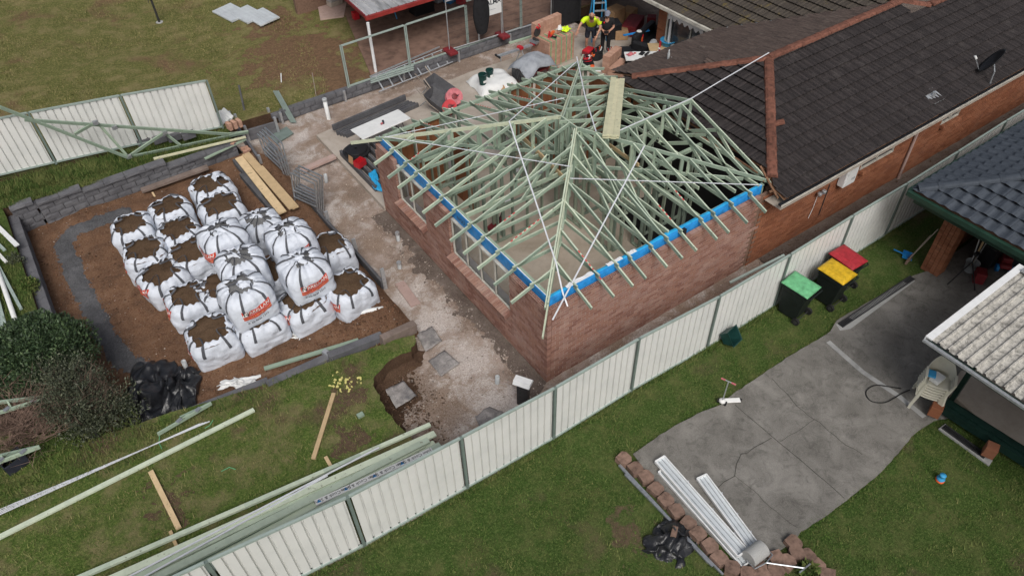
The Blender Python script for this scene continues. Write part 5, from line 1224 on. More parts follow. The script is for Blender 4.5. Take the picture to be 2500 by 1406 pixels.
for k, (L, lab) in enumerate([([(1017, 820), (1055, 800), (1080, 835), (1040, 862)], 'upper black mat under dusty lime beside the pit'), ([(1047, 885), (1085, 858), (1122, 890), (1078, 922)], 'lower black mat under dusty lime beside the pit'), ([(942, 955), (985, 935), (1018, 970), (968, 1002)], 'dark mat lying inside the dug pit'), ([(1160, 1020), (1195, 995), (1230, 1010), (1172, 1045)], 'dark mat behind the cream fence')]):
    P = [G(px, py, .02) for px, py in L]; zz = .05 if k == 2 else .03
    mb = MB(); mb.grid(lambda u, v: tuple((P[0].lerp(P[1], u).lerp(P[3].lerp(P[2], u), v)+Vector((.02*nz(u*4, v*4, k), .02*nz(u*4, v*4, k+5), zz+.035*nz(u*2.5, v*2.5, k*3)+.02)))), 10, 10); tag(mb.build('rubber_mat', 'mat_board', None, smooth=True, solid=.02), lab, 'mat', 'mats on the pad')
p = at('letter_post', 'white capped metal post box standing behind the cream fence', 'post', 1278, 985, 0., .55)
MB().box((0, 0, .35), (.14, .26, .9)).build('post_body', 'dark_steel', p); MB().add([(-.14, -.2, .78), (.14, -.2, .78), (.14, .2, .78), (-.14, .2, .78), (-.08, -.2, .87), (.08, -.2, .87), (.08, .2, .87), (-.08, .2, .87)], [(0, 1, 5, 4), (1, 2, 6, 5), (2, 3, 7, 6), (3, 0, 4, 7), (4, 5, 6, 7), (3, 2, 1, 0)]).build('cap', 'white_paint', p)
o = one(MB().prism([tuple(G(px, py, 0)[:2]) for px, py in [(660, 335), (700, 312), (717, 328), (678, 352)]], .01, .05).build('plastic_grate_panel', 'fence_green'), 'grey green ribbed plastic panel lying on the path head', 'panel')
# pale planks and dark sleepers beside the bags
for k, (a, b, w_, lab) in enumerate([((583, 385), (690, 520), .24, 'pale pine plank on the left of the stack by the bags'), ((600, 376), (715, 508), .24, 'pale pine plank on top of the stack by the bags'), ((634, 408), (722, 508), .2, 'short pale pine plank on the path side of the stack')]):
    plank(V3(G(*a, .62+.03*(k == 1))), V3(G(*b, .5+.03*(k == 1))), w_, .04, 'raw_pine', lab, 'pine_plank', 'plank', 'pale planks by the bags')
for k, (a, b, lab) in enumerate([((573, 395), (640, 480), 'dark sleeper under the pale planks nearest the bags'), ((590, 430), (668, 520), 'second dark sleeper poking out below the pale planks')]):
    plank(V3(G(*a, .4)), V3(G(*b, .38)), .1, .2, 'dark_sleeper', lab, 'concrete_sleeper', 'sleeper')
plank(V3(G(345, 466, .45)), V3(G(508, 408, .55)), .2, .09, 'brown_sleeper', 'grey brown sleeper lying in front of the block wall', 'concrete_sleeper', 'sleeper', bev=.01)
plank(V3(G(372, 470, .36)), V3(G(378, 480, .33)), .05, .03, 'raw_pine', 'tiny pine wedge under the grey brown sleeper', 'pine_wedge', 'wedge')
plank(V3(G(500, 388, .7)), V3(G(600, 340, .75)), .09, .04, 'green_pine', 'green pine offcut lying on the soil by the block wall', 'timber_offcut', 'offcut')
plank(V3(G(375, 388, 1.0)), V3(G(600, 335, .85)), .09, .04, 'pale_pine', 'pale timber length under the leaning roof truss', 'timber_length', 'timber')
# galvanised window frames stood on edge
def metal_frame(lab, a, b, h, n, lean):
    t = thing('trestle_set', lab, 'trestles', (0, 0, 0), 0, 'steel stands by the path'); a = Vector(a); b = Vector(b); up_ = Vector((lean[0], lean[1], h))
    for k in range(n):
        off = Vector((.07*k, .05*k, 0)); A, B = a+off, b+off; u2 = up_+Vector((.04*k, .02*k, 0)); mb = MB()
        for s, e in ((A, A+u2), (B, B+u2), (A+u2, B+u2), (A+u2*.5, B+u2*.5), (A+u2*.3, B+u2*.32)): mb.bar(s, e, .04, .04)
        mb.build('trestle', 'steel', t)
metal_frame('galvanised trestles standing by the end of the pale planks', G(722, 505, .1), G(778, 532, .1), 1.15, 4, (.14, .02)); metal_frame('galvanised trestles leaning on the sleeper wall at the path head', G(655, 395, .1), G(697, 436, .1), 1.0, 4, (-.05, .1))
# concrete sleepers stacked on the slab
for k in range(5):
    a = G(815, 325, .2)+Vector((.0+.1*k*.6, -.11*k, 0)); b = a+Vector((2.9, .25, 0)); hi = k == 0
    plank(V3(a, .2 if hi else 0), V3(b, .2 if hi else 0), .08, .2, 'dark_sleeper', ['upright dark concrete sleeper at the back of the slab stack', 'second dark concrete sleeper from the back of the slab stack', 'middle dark concrete sleeper of the slab stack', 'fourth dark concrete sleeper of the slab stack', 'front dark concrete sleeper of the slab stack by the white table'][k], 'concrete_sleeper', 'sleeper', 'dark sleepers stacked on the slab', .008)
for k in range(7):
    x0 = .12+.21*k; a = Vector((x0, 11.15-.0*k, .25)); b = Vector((x0+.02, 8.75+.05*k, .25)); plank(a, b, .09, .2, 'dark_sleeper', 'dark concrete sleeper, number %s from the slab edge, under the round black lid' % ['one', 'two', 'three', 'four', 'five', 'six', 'seven'][k], 'concrete_sleeper', 'sleeper', 'dark sleepers laid beside the brick wall end', .006)
p = at('tank_lid', 'round black plastic tank lid lying on the dark sleepers', 'lid', 870, 372, .36); MB().lathe([(.0, .0), (.42, 0), (.43, .06), (.36, .07), (.35, .12), (.34, .14), (.05, .15), (.045, .1), (0, .1)], (0, 0, 0), 32, cap=False).build('lid_body', 'black_plastic', p, smooth=False)
p = at('carton', 'open red cardboard box on the dark sleepers', 'box', 880, 404, .36, .35)
MB().add([(-.16, -.12, 0), (.16, -.12, 0), (.16, .12, 0), (-.16, .12, 0), (-.16, -.12, .2), (.16, -.12, .2), (.16, .12, .2), (-.16, .12, .2)], [(0, 1, 5, 4), (1, 2, 6, 5), (2, 3, 7, 6), (3, 0, 4, 7), (3, 2, 1, 0)]).build('carton_body', 'red_plastic', p, solid=.006); MB().bar((-.16, .12, .2), (-.16, .3, .24), .004, .3).build('flap', 'cardboard', p)
mb = MB(); A0, B0, C0, D0 = G(900, 425, .4), G(918, 415, .4), G(935, 470, .22), G(912, 462, .25)
mb.grid(lambda u, v: tuple(A0.lerp(B0, u).lerp(D0.lerp(C0, u), v)+Vector((.05*nz(u*3, v*4), .04*nz(u*4, v*3, 3), .05*nz(u*3.3, v*3.3, 7)+.03))), 12, 16); one(mb.build('wrap_offcut', 'blue_wrap_light', None, smooth=True, solid=.01), 'crumpled light blue wrap offcut by the brick wall end', 'wrap')
# folding table
t = thing('folding_table', 'white folding table with a drink can on the concrete slab', 'table', G(930, 303, .88)-Vector((0, 0, .73)), .09)
MB().box((0, 0, .72), (1.83, .74, .045)).build('tabletop', 'white_plastic', t, bevel=.02)
for s in (-1, 1):
    for e in (-1, 1): MB().tube([(s*.62, e*.28, .7), (s*.72, e*.3, 0)], .014, 6).build('leg', 'dark_steel', t)
    MB().tube([(s*.68, -.29, .25), (s*.68, .29, .25)], .012, 6).build('stretcher', 'dark_steel', t)
p = thing('drink_can', 'small dark and red can on the white folding table', 'can', G(936, 302, .91), 0); MB().lathe([(.03, 0), (.033, .02), (.033, .11), (.028, .12)], (0, 0, 0), 12).build('can', 'navy_cloth', p); 
one(MB().tube([(0, 0, 0), (.11, .03, 0)], .03, 10).build('tape_roll', 'pink_red'), 'small red roll beside the can on the table', 'roll').location = G(930, 303, .94)
# ladder
def ladder(name, lab, a, b, up, n, mat, w, rail_d=.07):
    t = thing(name, lab, 'ladder', (0, 0, 0)); a = Vector(a); b = Vector(b); up = Vector(up)
    for s in (0, 1): MB().bar(a+up*s, b+up*s, .03, rail_d, up=up.cross(b-a)).build('rail', mat, t)
    for k in range(n):
        p_ = a.lerp(b, (k+.5)/n); MB().bar(p_, p_+up, .05, .028).build('rung', mat, t)
    return t
la, lb = G(925, 225, .15), G(1105, 152, .1); ladder('aluminium_ladder', 'aluminium step ladder on its side against the low block wall', la, lb, Vector((-.05, .42, .38)), 8, 'galv', .4)
MB().bar(la+Vector((-.05, .46, .42)), lb+Vector((-.25, .47, .5)), .03, .05).build('rail', 'galv', [o for o in bpy.data.objects if o.name.startswith('aluminium_ladder')][0])
# green fence frame with no sheets yet
t = thing('open_fence', 'empty green steel fence frame standing on the low block wall', 'fence', (0, 0, 0)); xs_ = [2.05, 4.55, 7.1, 9.6]
for x in xs_:
    for s in (-1, 1): MB().box((x+s*.03, 14.45, 1.15), (.035, .05, 1.75)).build('post', 'fence_green_light', t)
for a, b in zip(xs_[:-1], xs_[1:]):
    if a < 7: MB().bar((a+.05, 14.45, 1.98+.03*a*.3), (b-.05, 14.45, 1.98+.03*b*.3), .05, .05).build('top_rail', 'fence_green_light', t)
    MB().bar((a+.05, 14.45, .47), (b-.05, 14.45, .47), .05, .05).build('bottom_rail', 'fence_green_light', t)
MB().bar((7.15, 14.45, 2.18), (7.8, 14.45, 2.2), .05, .05).build('top_rail', 'fence_green_light', t)
for k in range(3): plank(V3(G(668+k*5, 222, .95)), V3(G(712+k*5, 300, .05)), .06, .02, 'fence_green', ['left', 'middle', 'right'][k]+' green steel fence rail leaning on the low wall', 'fence_rail', 'rail', 'rails leaning on the wall')
plank(V3(G(583, 208, 1.2)), V3(G(603, 298, .1)), .06, .06, 'dark_steel', 'dark steel post standing at the lawn corner', 'steel_post', 'post')
for k in range(3): plank(V3(G(905, 193+k*5, .5)), V3(G(1010, 160+k*5, .5)), .06, .03, 'fence_green_light', ['back', 'middle', 'front'][k]+' green rail lying along the low block wall', 'fence_rail', 'rail', 'rails on the wall top')
plank(V3(G(686, 180, .5)), V3(G(687, 203, .4)), .03, .03, 'white_paint', 'white survey peg in the bare lawn patch', 'survey_peg', 'peg'); plank(V3(G(762, 178, 1.1)), V3(G(772, 235, .4)), .02, .02, 'grey_timber', 'thin timber stake by the low block wall', 'timber_stake', 'stake')
# truss leaning on the far fence
t = thing('roof_truss', 'spare green pine roof truss leaning against the back fence', 'truss', (0, 0, 0)); Q = lambda px, py, y=13.75: YP(px, py, y)
for nm, a, b in (('top_chord', (0, 262), (312, 385)), ('bottom_chord', (60, 293), (555, 328)), ('top_chord', (310, 385), (606, 323)), ('web', (232, 300), (182, 328)), ('web', (238, 300), (308, 378)), ('web', (318, 380), (400, 325)), ('web', (402, 325), (440, 355)), ('bottom_chord', (540, 330), (606, 322))):
    MB().bar(Q(*a, 13.9), Q(*b, 13.75), .04, .1, up=(0, -.3, 1)).build(nm, 'green_pine', t)
for px, py in ((233, 300), (402, 324), (315, 383), (280, 312)): MB().box(Q(px, py, 13.77), (.14, .1, .1)).build('nail_plate', 'nail_plate', t)
MB().bar(Q(-40, 247, 13.9), Q(2, 263, 13.9), .04, .1).build('top_chord', 'green_pine', t)
for k, (px, py) in enumerate([(350, 345), (390, 340), (425, 335), (460, 330)]):
    p = G(px, py, .95); one(MB().box((0, 0, 0), (.4, .2, .2)).build('wall_block', 'grey_block', None, bevel=.01), ['first', 'second', 'third', 'fourth'][k]+' loose dark block behind the truss, counted from the far left', 'block', 'loose blocks behind the truss').location = p
for k in range(3):
    p = G(562+12*k, 316-4*k, .75); bs = thing('brick_pack', ['left', 'middle', 'right'][k]+' short pack of orange bricks at the end of the leaning truss', 'bricks', p, .2, 'brick packs by the truss')
    for j in range(3): MB().box((0, 0, .04+.08*j), (.11, .23, .076)).build('brick', 'pale_brick', bs)
for k, (px, py, z) in enumerate([(597, 362, .45), (603, 368, .45), (570, 350, .75)]): one(MB().box((0, 0, 0), (.23, .11, .076), .4*k).build('loose_brick', 'pale_brick'), ['loose orange brick on the soil by the planks', 'second orange brick beside the pale planks', 'orange brick on the block wall end'][k], 'brick').location = G(px, py, z)
t = at('sheet_stack', 'small stack of cream corrugated offcuts at the end of the back fence', 'sheets', 543, 292, .5, .1)
for j in range(3):
    mb = MB(); mb.grid(lambda u, v: ((u-.5)*.5+.02*j, (v-.5)*.75, .03*j+.02*math.cos(u*20)+.1*u), 16, 1); mb.build('cream_sheet', 'cream_metal', t)
# white boards on the back lawn
for k, (px, py, rz_, lab) in enumerate([(567, 35, .12, 'stack of white weatherboards on the back lawn, left of three'), (607, 40, .1, 'stack of white weatherboards on the back lawn, middle of three'), (642, 47, .06, 'stack of white weatherboards on the back lawn, nearest the bare patch')]):
    t = at('board_stack', lab, 'boards', px, py, .45, rz_+.1, 'white boards on the back lawn')
    for j in range(6): MB().box(((j-2.5)*.16-.0, .02*j, .05+.012*k), (.15, 1.5-.1*k, .06)).build('white_board', 'alu_board', t)
p = at('clothes_pole', 'dark steel pole with a crank standing on the back lawn', 'pole', 390, 57, .45); MB().tube([(0, 0, 0), (0, 0, 2.4)], .045, 10).build('pole', 'dark_steel', p); MB().lathe([(.15, 0), (.14, .05)], (0, 0, 0), 14).build('footing', 'pale_concrete', p); MB().box((0, 0, 1.15), (.16, .14, .3)).build('crank_box', 'dark_steel', p); MB().tube([(.05, 0, 1.05), (-.12, -.05, 1.0), (-.14, -.05, .9)], .015, 6).build('crank', 'dark_steel', p)
# pergola with metal roof
PG = thing('pergola', 'patio roof of old ribbed metal with a red gutter on white posts', 'pergola', (0, 0, 0)); gxa, gxb, gyy, gzz = 3.45, 9.4, 15.2, 2.32
mb = MB(); x = gxa; vs = []
while x < gxb: 
    for dx, dz in ((0, 0), (.1, 0), (.115, .04), (.135, .04), (.15, 0)): vs += [(x+dx, gyy, gzz+.06+dz), (x+dx, 21.5, gzz+.5+dz)]
    x += .3
mb.add(vs, [(2*i, 2*i+2, 2*i+3, 2*i+1) for i in range(len(vs)//2-1)]); mb.build('roof_sheet', 'old_zinc', PG)
MB().bar((gxa-.05, gyy-.05, gzz), (gxb, gyy-.05, gzz), .12, .13).build('gutter', 'red_gutter', PG); MB().bar((gxa-.03, gyy, gzz+.05), (gxa-.03, 21.5, gzz+.5), .05, .12).build('barge_board', 'dark_red', PG)
for px, py in ((918, 178), (1170, 100)): p = G(px, py, .42); MB().tube([(p.x, p.y, .4), (p.x, p.y, gzz)], .055 if px < 1000 else .035, 10).build('post', 'white_paint', PG)
MB().box((9.0, 21.3, 1.5), (12, .2, 2.6)).build('back_wall', 'old_mortar', PG)
tag(MB().prism([tuple(G(px, py, .44)[:2]) for px, py in [(845, 42), (908, 190)]]+[(3.6, 14.6), (14, 14.6), (14, 22), (5.0, 22)], .3, .455).build('patio_floor', 'patio_paving'), kind='structure')
tag(MB().prism([tuple(G(px, py, .45)[:2]) for px, py in [(782, 48), (765, -40), (860, -60), (840, 40)]], .3, .47).build('garden_path', 'pink_board'), kind='structure')
t = at('planter', 'stone block planter at the end of the garden path', 'planter', 818, 12, .47, .2)
for j in range(3): MB().box((0, 0, .1+.2*j), (.6-.03*j, .35, .19)).build('stone_block', ['slab_concrete', 'pale_concrete', 'slab_concrete'][j], t, bevel=.02)
MB().box((.75, .2, 1.2), (.3, .3, 2.4)).build('pillar', 'old_brick', t)
crate('red_tub', 'small red tub at the corner of the patio', 'tub', G(868, 38, .6), (.25, .25, .3), 'red_plastic'); 
# things under the pergola
t = at('trestle_table', 'dark table with blue trestle legs under the patio roof', 'table', 985, 40, .45)
MB().box((.3, .3, .72), (1.7, .8, .04)).build('tabletop', 'black_plastic', t)
for s in (-.45, .6):
    for e in (-1, 1): MB().tube([(s+.1, .3, .7), (s+.1, .3+e*.4, 0)], .02, 6).build('leg', 'tub_blue', t)
for k, (px, py, d, mt, lab, nm) in enumerate([(1030, 30, (.9, .6, .5), 'black_plastic', 'dark chest under the patio roof', 'storage_chest'), (1070, 5, (.35, .35, .5), 'pvc_grey', 'grey gas bottle shaped tub under the patio roof', 'grey_tub'), (1100, 5, (.5, .4, .35), 'blue_plastic', 'blue tub on the patio behind the wire fence', 'blue_tub'), (1128, 8, (.45, .35, .4), 'red_plastic', 'red crate on the patio behind the wire fence', 'red_crate')]):
    p = G(px, py, .45); crate(nm, lab, 'box', (p.x, p.y, .46+d[2]/2), d, mt, .2*k)
# wire panel fence with red feet
t = thing('wire_fence', 'wire mesh temporary fence with red rubber feet on the patio', 'fence', (0, 0, 0)); wa, wb = G(1098, 128, .46), G(1345, 52, .46); wm = wa.lerp(wb, .5)
for a, b in ((wa, wm), (wm+Vector((.06, 0, 0)), wb)):
    mb = MB(); 
    for s in (a, b): mb.tube([s, s+Vector((0, 0, 2.0))], .02, 6)
    for z in (.1, 1.95): mb.tube([a+Vector((0, 0, z)), b+Vector((0, 0, z))], .02, 6)
    mb.build('panel_frame', 'galv', t)
    mb = MB(); n = 45
    for k in range(n): q = a.lerp(b, (k+.5)/n); mb.bar(q+Vector((0, 0, .1)), q+Vector((0, 0, 1.95)), .004, .004)
    for z in np.arange(.25, 1.9, .25): mb.bar(a+Vector((0, 0, z)), b+Vector((0, 0, z)), .005, .005)
    o = mb.build('wire_mesh', 'dark_steel', t); o['kind'] = 'stuff'
for q in (wa, wm): MB().box(q+Vector((0, -.05, .06)), (.35, .6, .12)).build('foot', 'dark_red', t, bevel=.03)
sp = wa.lerp(wb, .42); d_ = (wb-wa).normalized(); t = thing('hoarding_sign', 'white printed sign hung on the wire mesh fence', 'sign', (0, 0, 0)); n_ = Vector((d_.y, -d_.x, 0))
c_ = sp+Vector((0, 0, 1.3))+n_*.06; MB().bar(c_-d_*.36, c_+d_*.36, .012, .62).build('board', 'white_plastic', t)
v, f = text2d('ALMA', .24, 'CENTER', .02); MB().add([c_+d_*(a+.02)+n_*.012+Vector((0, 0, b+.17)) for a, b in v], f).build('lettering', 'navy_cloth', t)
MB().bar(c_+n_*.01-d_*.25+Vector((0, 0, -.1)), c_+n_*.01+d_*.1+Vector((0, 0, -.1)), .006, .02).build('printed_line', 'pvc_grey', t)
mb = MB(); c0 = sp-d_*.55+n_*.1; mb.grid(lambda u, v: tuple(c0+d_*(.35*math.cos(u*6.28)*(.6+.4*math.sin(v*3.1)))+n_*(.16*math.sin(u*6.28))+Vector((0, 0, .45+1.5*v+.04*nz(u*5, v*6)))), 18, 10, closeu=True); one(mb.build('black_jacket', 'black_cloth', None, smooth=True), 'black jacket hung on the wire mesh fence next to the sign', 'jacket')
t = thing('black_screen', 'tall black fabric screen between wire fence and the blue ladder', 'screen', (0, 0, 0)); a, b = G(1348, 68, .1), G(1415, 50, .1)
MB().bar(a+Vector((0, 0, 1.1)), b+Vector((0, 0, 1.1)), .04, 2.2).build('fabric', 'black_cloth', t)
for q in (a, b): MB().box(q+Vector((0, 0, 1.1)), (.06, .06, 2.3)).build('post', 'dark_steel', t)
# ================================================================== work area on the slab
# pallet of bricks under green straps
PB = at('brick_pallet', 'tall pallet of orange bricks bound with green straps beside the worker', 'bricks', 1340, 172, .15, .1); 
BBX = 1.7
mb_ = bmesh_for(.23, 'pale_brick', False)
fb, fm = [], []
mbk = MB().box((0, 0, 0), (.076, .23, .11)).mesh('brick', 'pale_brick'); nb = 0
for zz in range(9):
    for i in range(10):
        for j in range(4):
            if not (i in (0, 9) or j in (0,) or zz == 8): continue
            if nb < 300: inst('brick', mbk, PB, (.08+i*.115 if False else .06+i*.13, .13+j*.24, .07+zz*.115), (0, 0, 0), (1.6, 1, 1)); nb += 1
MB().box((.65, .49, .52), (1.2, .85, 1.0)).build('brick_core', 'pale_brick', PB)
for i in range(10):
    for zz in range(4): inst('brick', mbk, PB, (.06+i*.13, .13+3*.24, .07+(zz+9)*.115), (0, 0, 0), (1.6, 1, 1))
MB().box((.65, .85, 1.27), (1.25, .2, .44)).build('brick_core', 'pale_brick', PB)
for x in (.1, .35, .62, .88, 1.15): MB().box((x, .005, .53), (.03, .012, 1.06)).build('strap', 'green_lid', PB); MB().box((x, .33, 1.068), (.03, .66, .008)).build('strap', 'green_lid', PB)
MB().box((.65, .5, .02), (1.3, 1.0, .06)).build('pallet_base', 'grey_timber', PB)
def on_pal(lab, name, cat, x, y, z=1.075, rz=0.): return thing(name, lab, cat, PB.matrix_basis @ Vector((x, y, z)), rz)
def tool_drill(t, mat):
    MB().bar((-.12, 0, .05), (.14, 0, .05), .07, .07).build('motor', mat, t, bevel=.02); MB().bar((-.08, 0, .02), (-.1, -.17, .03), .05, .05).build('handle', 'black_plastic', t); MB().tube([(.14, 0, .05), (.24, 0, .05)], .018, 8).build('chuck', 'steel', t)
    MB().box((-.1, -.19, .04), (.09, .07, .06)).build('battery', 'black_plastic', t)
t = on_pal('red nail gun lying on top of the brick pallet', 'nail_gun', 'tool', .42, .33, rz=.6); tool_drill(t, 'red_plastic'); MB().bar((-.15, .06, .04), (.18, .14, .05), .05, .09).build('magazine', 'red_plastic', t); MB().bar((-.05, .0, .1), (.2, -.02, .1), .1, .08).build('casing', 'orange_plastic', t, bevel=.02)
for k, (x, y) in enumerate([(.62, .42), (.85, .38), (.9, .5)]): one(MB().box((0, 0, 0), (.23, .11, .08), .3*k).build('loose_brick', 'pale_brick'), ['orange brick left on the pallet top by the nail gun', 'orange brick under the dusty bag on the pallet', 'orange brick behind the dusty bag on the pallet'][k], 'brick').location = PB.matrix_basis @ Vector((x, y, 1.12))
t = on_pal('dusty pale paper bag on the brick pallet', 'paper_bag', 'bag', .85, .35, 1.14); mb = MB(); mb.grid(lambda u, v: ((u-.5)*.22+.02*nz(u*4, v*5), (v-.5)*.16, .06+.16*math.sin(u*3.1)*math.sin(v*3.1)+.05*nz(u*4, v*4, 3)), 10, 8); mb.build('paper', 'cream_metal', t, smooth=True)
t = on_pal('crumpled hi-vis yellow vest on the corner of the brick pallet', 'vest', 'vest', 1.08, .28, 1.08, .4); mb = MB(); mb.grid(lambda u, v: ((u-.5)*.36+.05*nz(u*3, v*3, 1), (v-.5)*.3+.05*nz(u*3, v*3, 5), .06+.1*math.sin(u*3.1)*math.sin(v*3.1)+.09*nz(u*4, v*4, 8)), 14, 12); mb.build('cloth', 'hivis', t, smooth=True)
# low brick rows
for q, (px, py, rz_, lab) in enumerate([(1492, 168, .35, 'long low row of orange bricks beside the tool bags'), (1505, 192, .35, 'long low row of orange bricks nearest the roof boards')]):
    t = at('brick_row', lab, 'bricks', px, py, .15, rz_, 'low brick rows by the tools')
    for zz in range(5 if q else 6):
        for i in range(8): inst('brick', mbk, t, (-.4+i*.115, 0, .06+.113*zz), (0, 0, 0), (1.45, 1.2, 1))
# tool bags and loose tools
def soft_bag(px, py, lab, mat, d, rz, name='tool_bag', trim=None):
    t = at(name, lab, 'tool bag', px, py, .15, rz); mb = MB(); a, b, c = d
    mb.grid(lambda u, v: (a/2*math.cos(u*6.283)*(1-.25*v)+.02*nz(u*6, v*3, px), b/2*math.sin(u*6.283)*(1-.25*v)+.02*nz(u*6, v*4, py), c*v), 18, 6, closeu=True); mb.build('bag_body', mat, t, smooth=True)
    MB().tube([(-a*.3, 0, c), (-a*.2, 0, c+.12), (a*.2, 0, c+.12), (a*.3, 0, c)], .015, 6).build('handle', 'black_plastic', t)
    mb = MB(); mb.lathe([(0, c*.8), (a*.35, c*.82)], (0, 0, 0), 12, cap=False); mb.build('lining', trim or 'black_plastic', t)
    for k in range(4): MB().bar((a*.2*math.cos(k*1.6), b*.2*math.sin(k*1.6), c*.6), (a*.28*math.cos(k*1.6+.4), b*.3*math.sin(k*1.6), c+.1), .03, .03).build('hand_tool', ['orange_plastic', 'steel', 'red_plastic', 'white_plastic'][k], t)
soft_bag(1458, 142, 'large black tool bag with orange handled tools by the two workers', 'black_cloth', (.6, .4, .35), .3); soft_bag(1432, 160, 'black tool bag with a red lid in front of the brick pallet', 'black_cloth', (.6, .35, .3), -.3, trim='red_plastic'); soft_bag(1487, 140, 'small grey caddy of bottles beside the black tool bag', 'pvc_grey', (.35, .25, .28), .1, 'tool_caddy')
t = at('tool_case', 'red hard tool case on the slab behind the pallet', 'case', 1436, 137, .15, .3); MB().box((0, 0, .12), (.45, .32, .24)).build('case_body', 'dark_red', t, bevel=.02); MB().box((0, 0, .26), (.43, .3, .05)).build('lid', 'red_plastic', t, bevel=.015)
t = at('battery_saw', 'red battery saw lying among the tool bags', 'saw', 1422, 165, .2, .8); tool_drill(t, 'red_plastic'); MB().tube([(.1, .03, .06), (.1, .05, .06)], .1, 20).build('blade_guard', 'dark_red', t)
t = at('paper_pad', 'white notepad lying on the tools by the brick row', 'notepad', 1460, 170, .5, .9); MB().box((0, 0, 0), (.3, .2, .02)).build('pages', 'white_paint', t); MB().box((0, .02, -.02), (.33, .24, .015)).build('backing', 'raw_pine', t)
for k, (px, py, mt, lab) in enumerate([(1428, 172, 'white_plastic', 'white cup on the slab by the tool bag'), (1446, 168, 'orange_plastic', 'orange tape holder by the tool bag'), (1440, 144, 'white_plastic', 'white foam box on the red tool case'), (1449, 138, 'orange_plastic', 'orange hard hat like bowl by the big tool bag')]):
    t = at('small_container', lab, 'container', px, py, .3); MB().lathe([(.06, 0), (.075, .08), (.08, .12), (.06, .11), (.05, .02)], (0, 0, 0), 14, cap=False).build('cup', mt, t, smooth=True)
# mitre saw stand
t = thing('saw_stand', 'mitre saw stand with long extension bar on folding legs', 'saw stand', (0, 0, 0)); a, b = G(1215, 138, .95), G(1335, 98, .95)
MB().bar(a, b, .09, .07).build('beam', 'galv', t); MB().box(a, (.06, .3, .06)).build('end_stop', 'black_plastic', t)
for s, u in ((.47, -1), (.47, 1), (.9, -1), (.9, 1), (.06, 0)): p = a.lerp(b, s); MB().tube([p, (p.x-.15*u, p.y+.3*u, .15 if s > .1 else .72)], .018, 6).build('leg', 'galv', t)
for s in (.45, .72): p = a.lerp(b, s); MB().box(p+Vector((0, 0, .05)), (.14, .22, .09), .1).build('bracket', 'red_plastic', t)
p = a.lerp(b, .8)+Vector((0, 0, .12)); t = thing('mitre_saw', 'red mitre saw clamped on the stand', 'saw', p, .2); MB().box((0, 0, 0), (.5, .35, .08)).build('base', 'steel', t, bevel=.01); MB().lathe([(.0, 0), (.17, 0), (.17, .03), (0, .03)], (0, 0, .05), 24).build('turntable', 'dark_steel', t); MB().tube([(0, -.02, .3), (0, .02, .3)], .16, 24).build('blade_guard', 'dark_steel', t); MB().bar((0, .1, .2), (.02, .02, .5), .1, .12).build('motor', 'red_plastic', t, bevel=.03); MB().tube([(0, -.05, .45), (0, -.15, .55), (.02, -.05, .62)], .025, 8).build('handle', 'red_plastic', t)
plank(V3(G(1243, 106, .7)), V3(G(1345, 76, .8)), .09, .06, 'green_pine', 'green pine length resting behind the mitre saw', 'timber_length', 'timber')
# grey tarp over a red trolley
t = at('covered_trolley', 'grey tarpaulin thrown over a red steel trolley', 'trolley', 1300, 190, .15, .12); 
for x in (-.5, .5):
    for y in (-.25, .25): MB().tube([(x, y, 0), (x, y, .6)], .025, 6).build('leg', 'dark_red', t)
MB().box((0, 0, .32), (1.1, .6, .05)).build('tray', 'dark_red', t); mb = MB(); mb.grid(lambda u, v: ((u-.5)*1.5+.05*nz(u*4, v*3), (v-.5)*1.1+.04*nz(u*3, v*4, 4), .9-.55*abs(u-.5)**2*2-1.3*abs(v-.5)**2.2+.07*nz(u*4, v*4, 9)), 24, 16); mb.build('tarpaulin', 'tarp_grey', t, smooth=True, solid=.01)
mb = MB(); mb.grid(lambda u, v: (-.74+.05*nz(v*7, u*4), (v-.5)*.6, .2+.4*u+.03*nz(u*6, v*9)), 4, 14); mb.build('tarp_fringe', 'black_film', t)
# plastic covered pallet with two buckets
t = at('wrapped_pallet', 'pale pallet of goods under white plastic sheet on the slab', 'pallet', 1205, 207, .15, -.1)
MB().box((0, 0, .05), (1.25, 1.15, .1)).build('pallet_base', 'grey_timber', t); mb = MB(); mb.grid(lambda u, v: ((u-.5)*1.55+.06*nz(u*3, v*3, 2), (v-.5)*1.4+.06*nz(u*3, v*3, 6), .33*(1-(2*abs(u-.5))**5)*(1-(2*abs(v-.5))**5)+.05*nz(u*5, v*5, 3)+.03), 26, 24); mb.build('plastic_sheet', 'white_plastic', t, smooth=True)
for k, (px, py, r, h, lab) in enumerate([(1179, 205, .15, .38, 'dark green bucket at the front of the plastic covered pallet'), (1196, 190, .135, .32, 'dark green bucket behind, on the plastic covered pallet')]):
    t = at('bucket', lab, 'bucket', px, py, .45, 0, 'green buckets on the pallet'); MB().lathe([(r*.8, 0), (r*.97, h*.8), (r*1.06, h*.8), (r*1.06, h), (r*.98, h), (r*.78, .03), (0, .03)], (0, 0, 0), 22, cap=False).build('pail', 'bucket_green', t, smooth=False); MB().box((0, -r*.92, h*.35), (.12, .012, .08)).build('sticker', 'print_white', t)
    MB().tube([(r*math.cos(a), -.02-r*.5*math.sin(a), h-.03) for a in np.linspace(0, math.pi, 9)], .006, 5).build('bail', 'steel', t)
t = at('rubbish_pile', 'crumpled white bags and scraps on the slab behind the truss tails', 'rubbish', 1232, 222, .15)
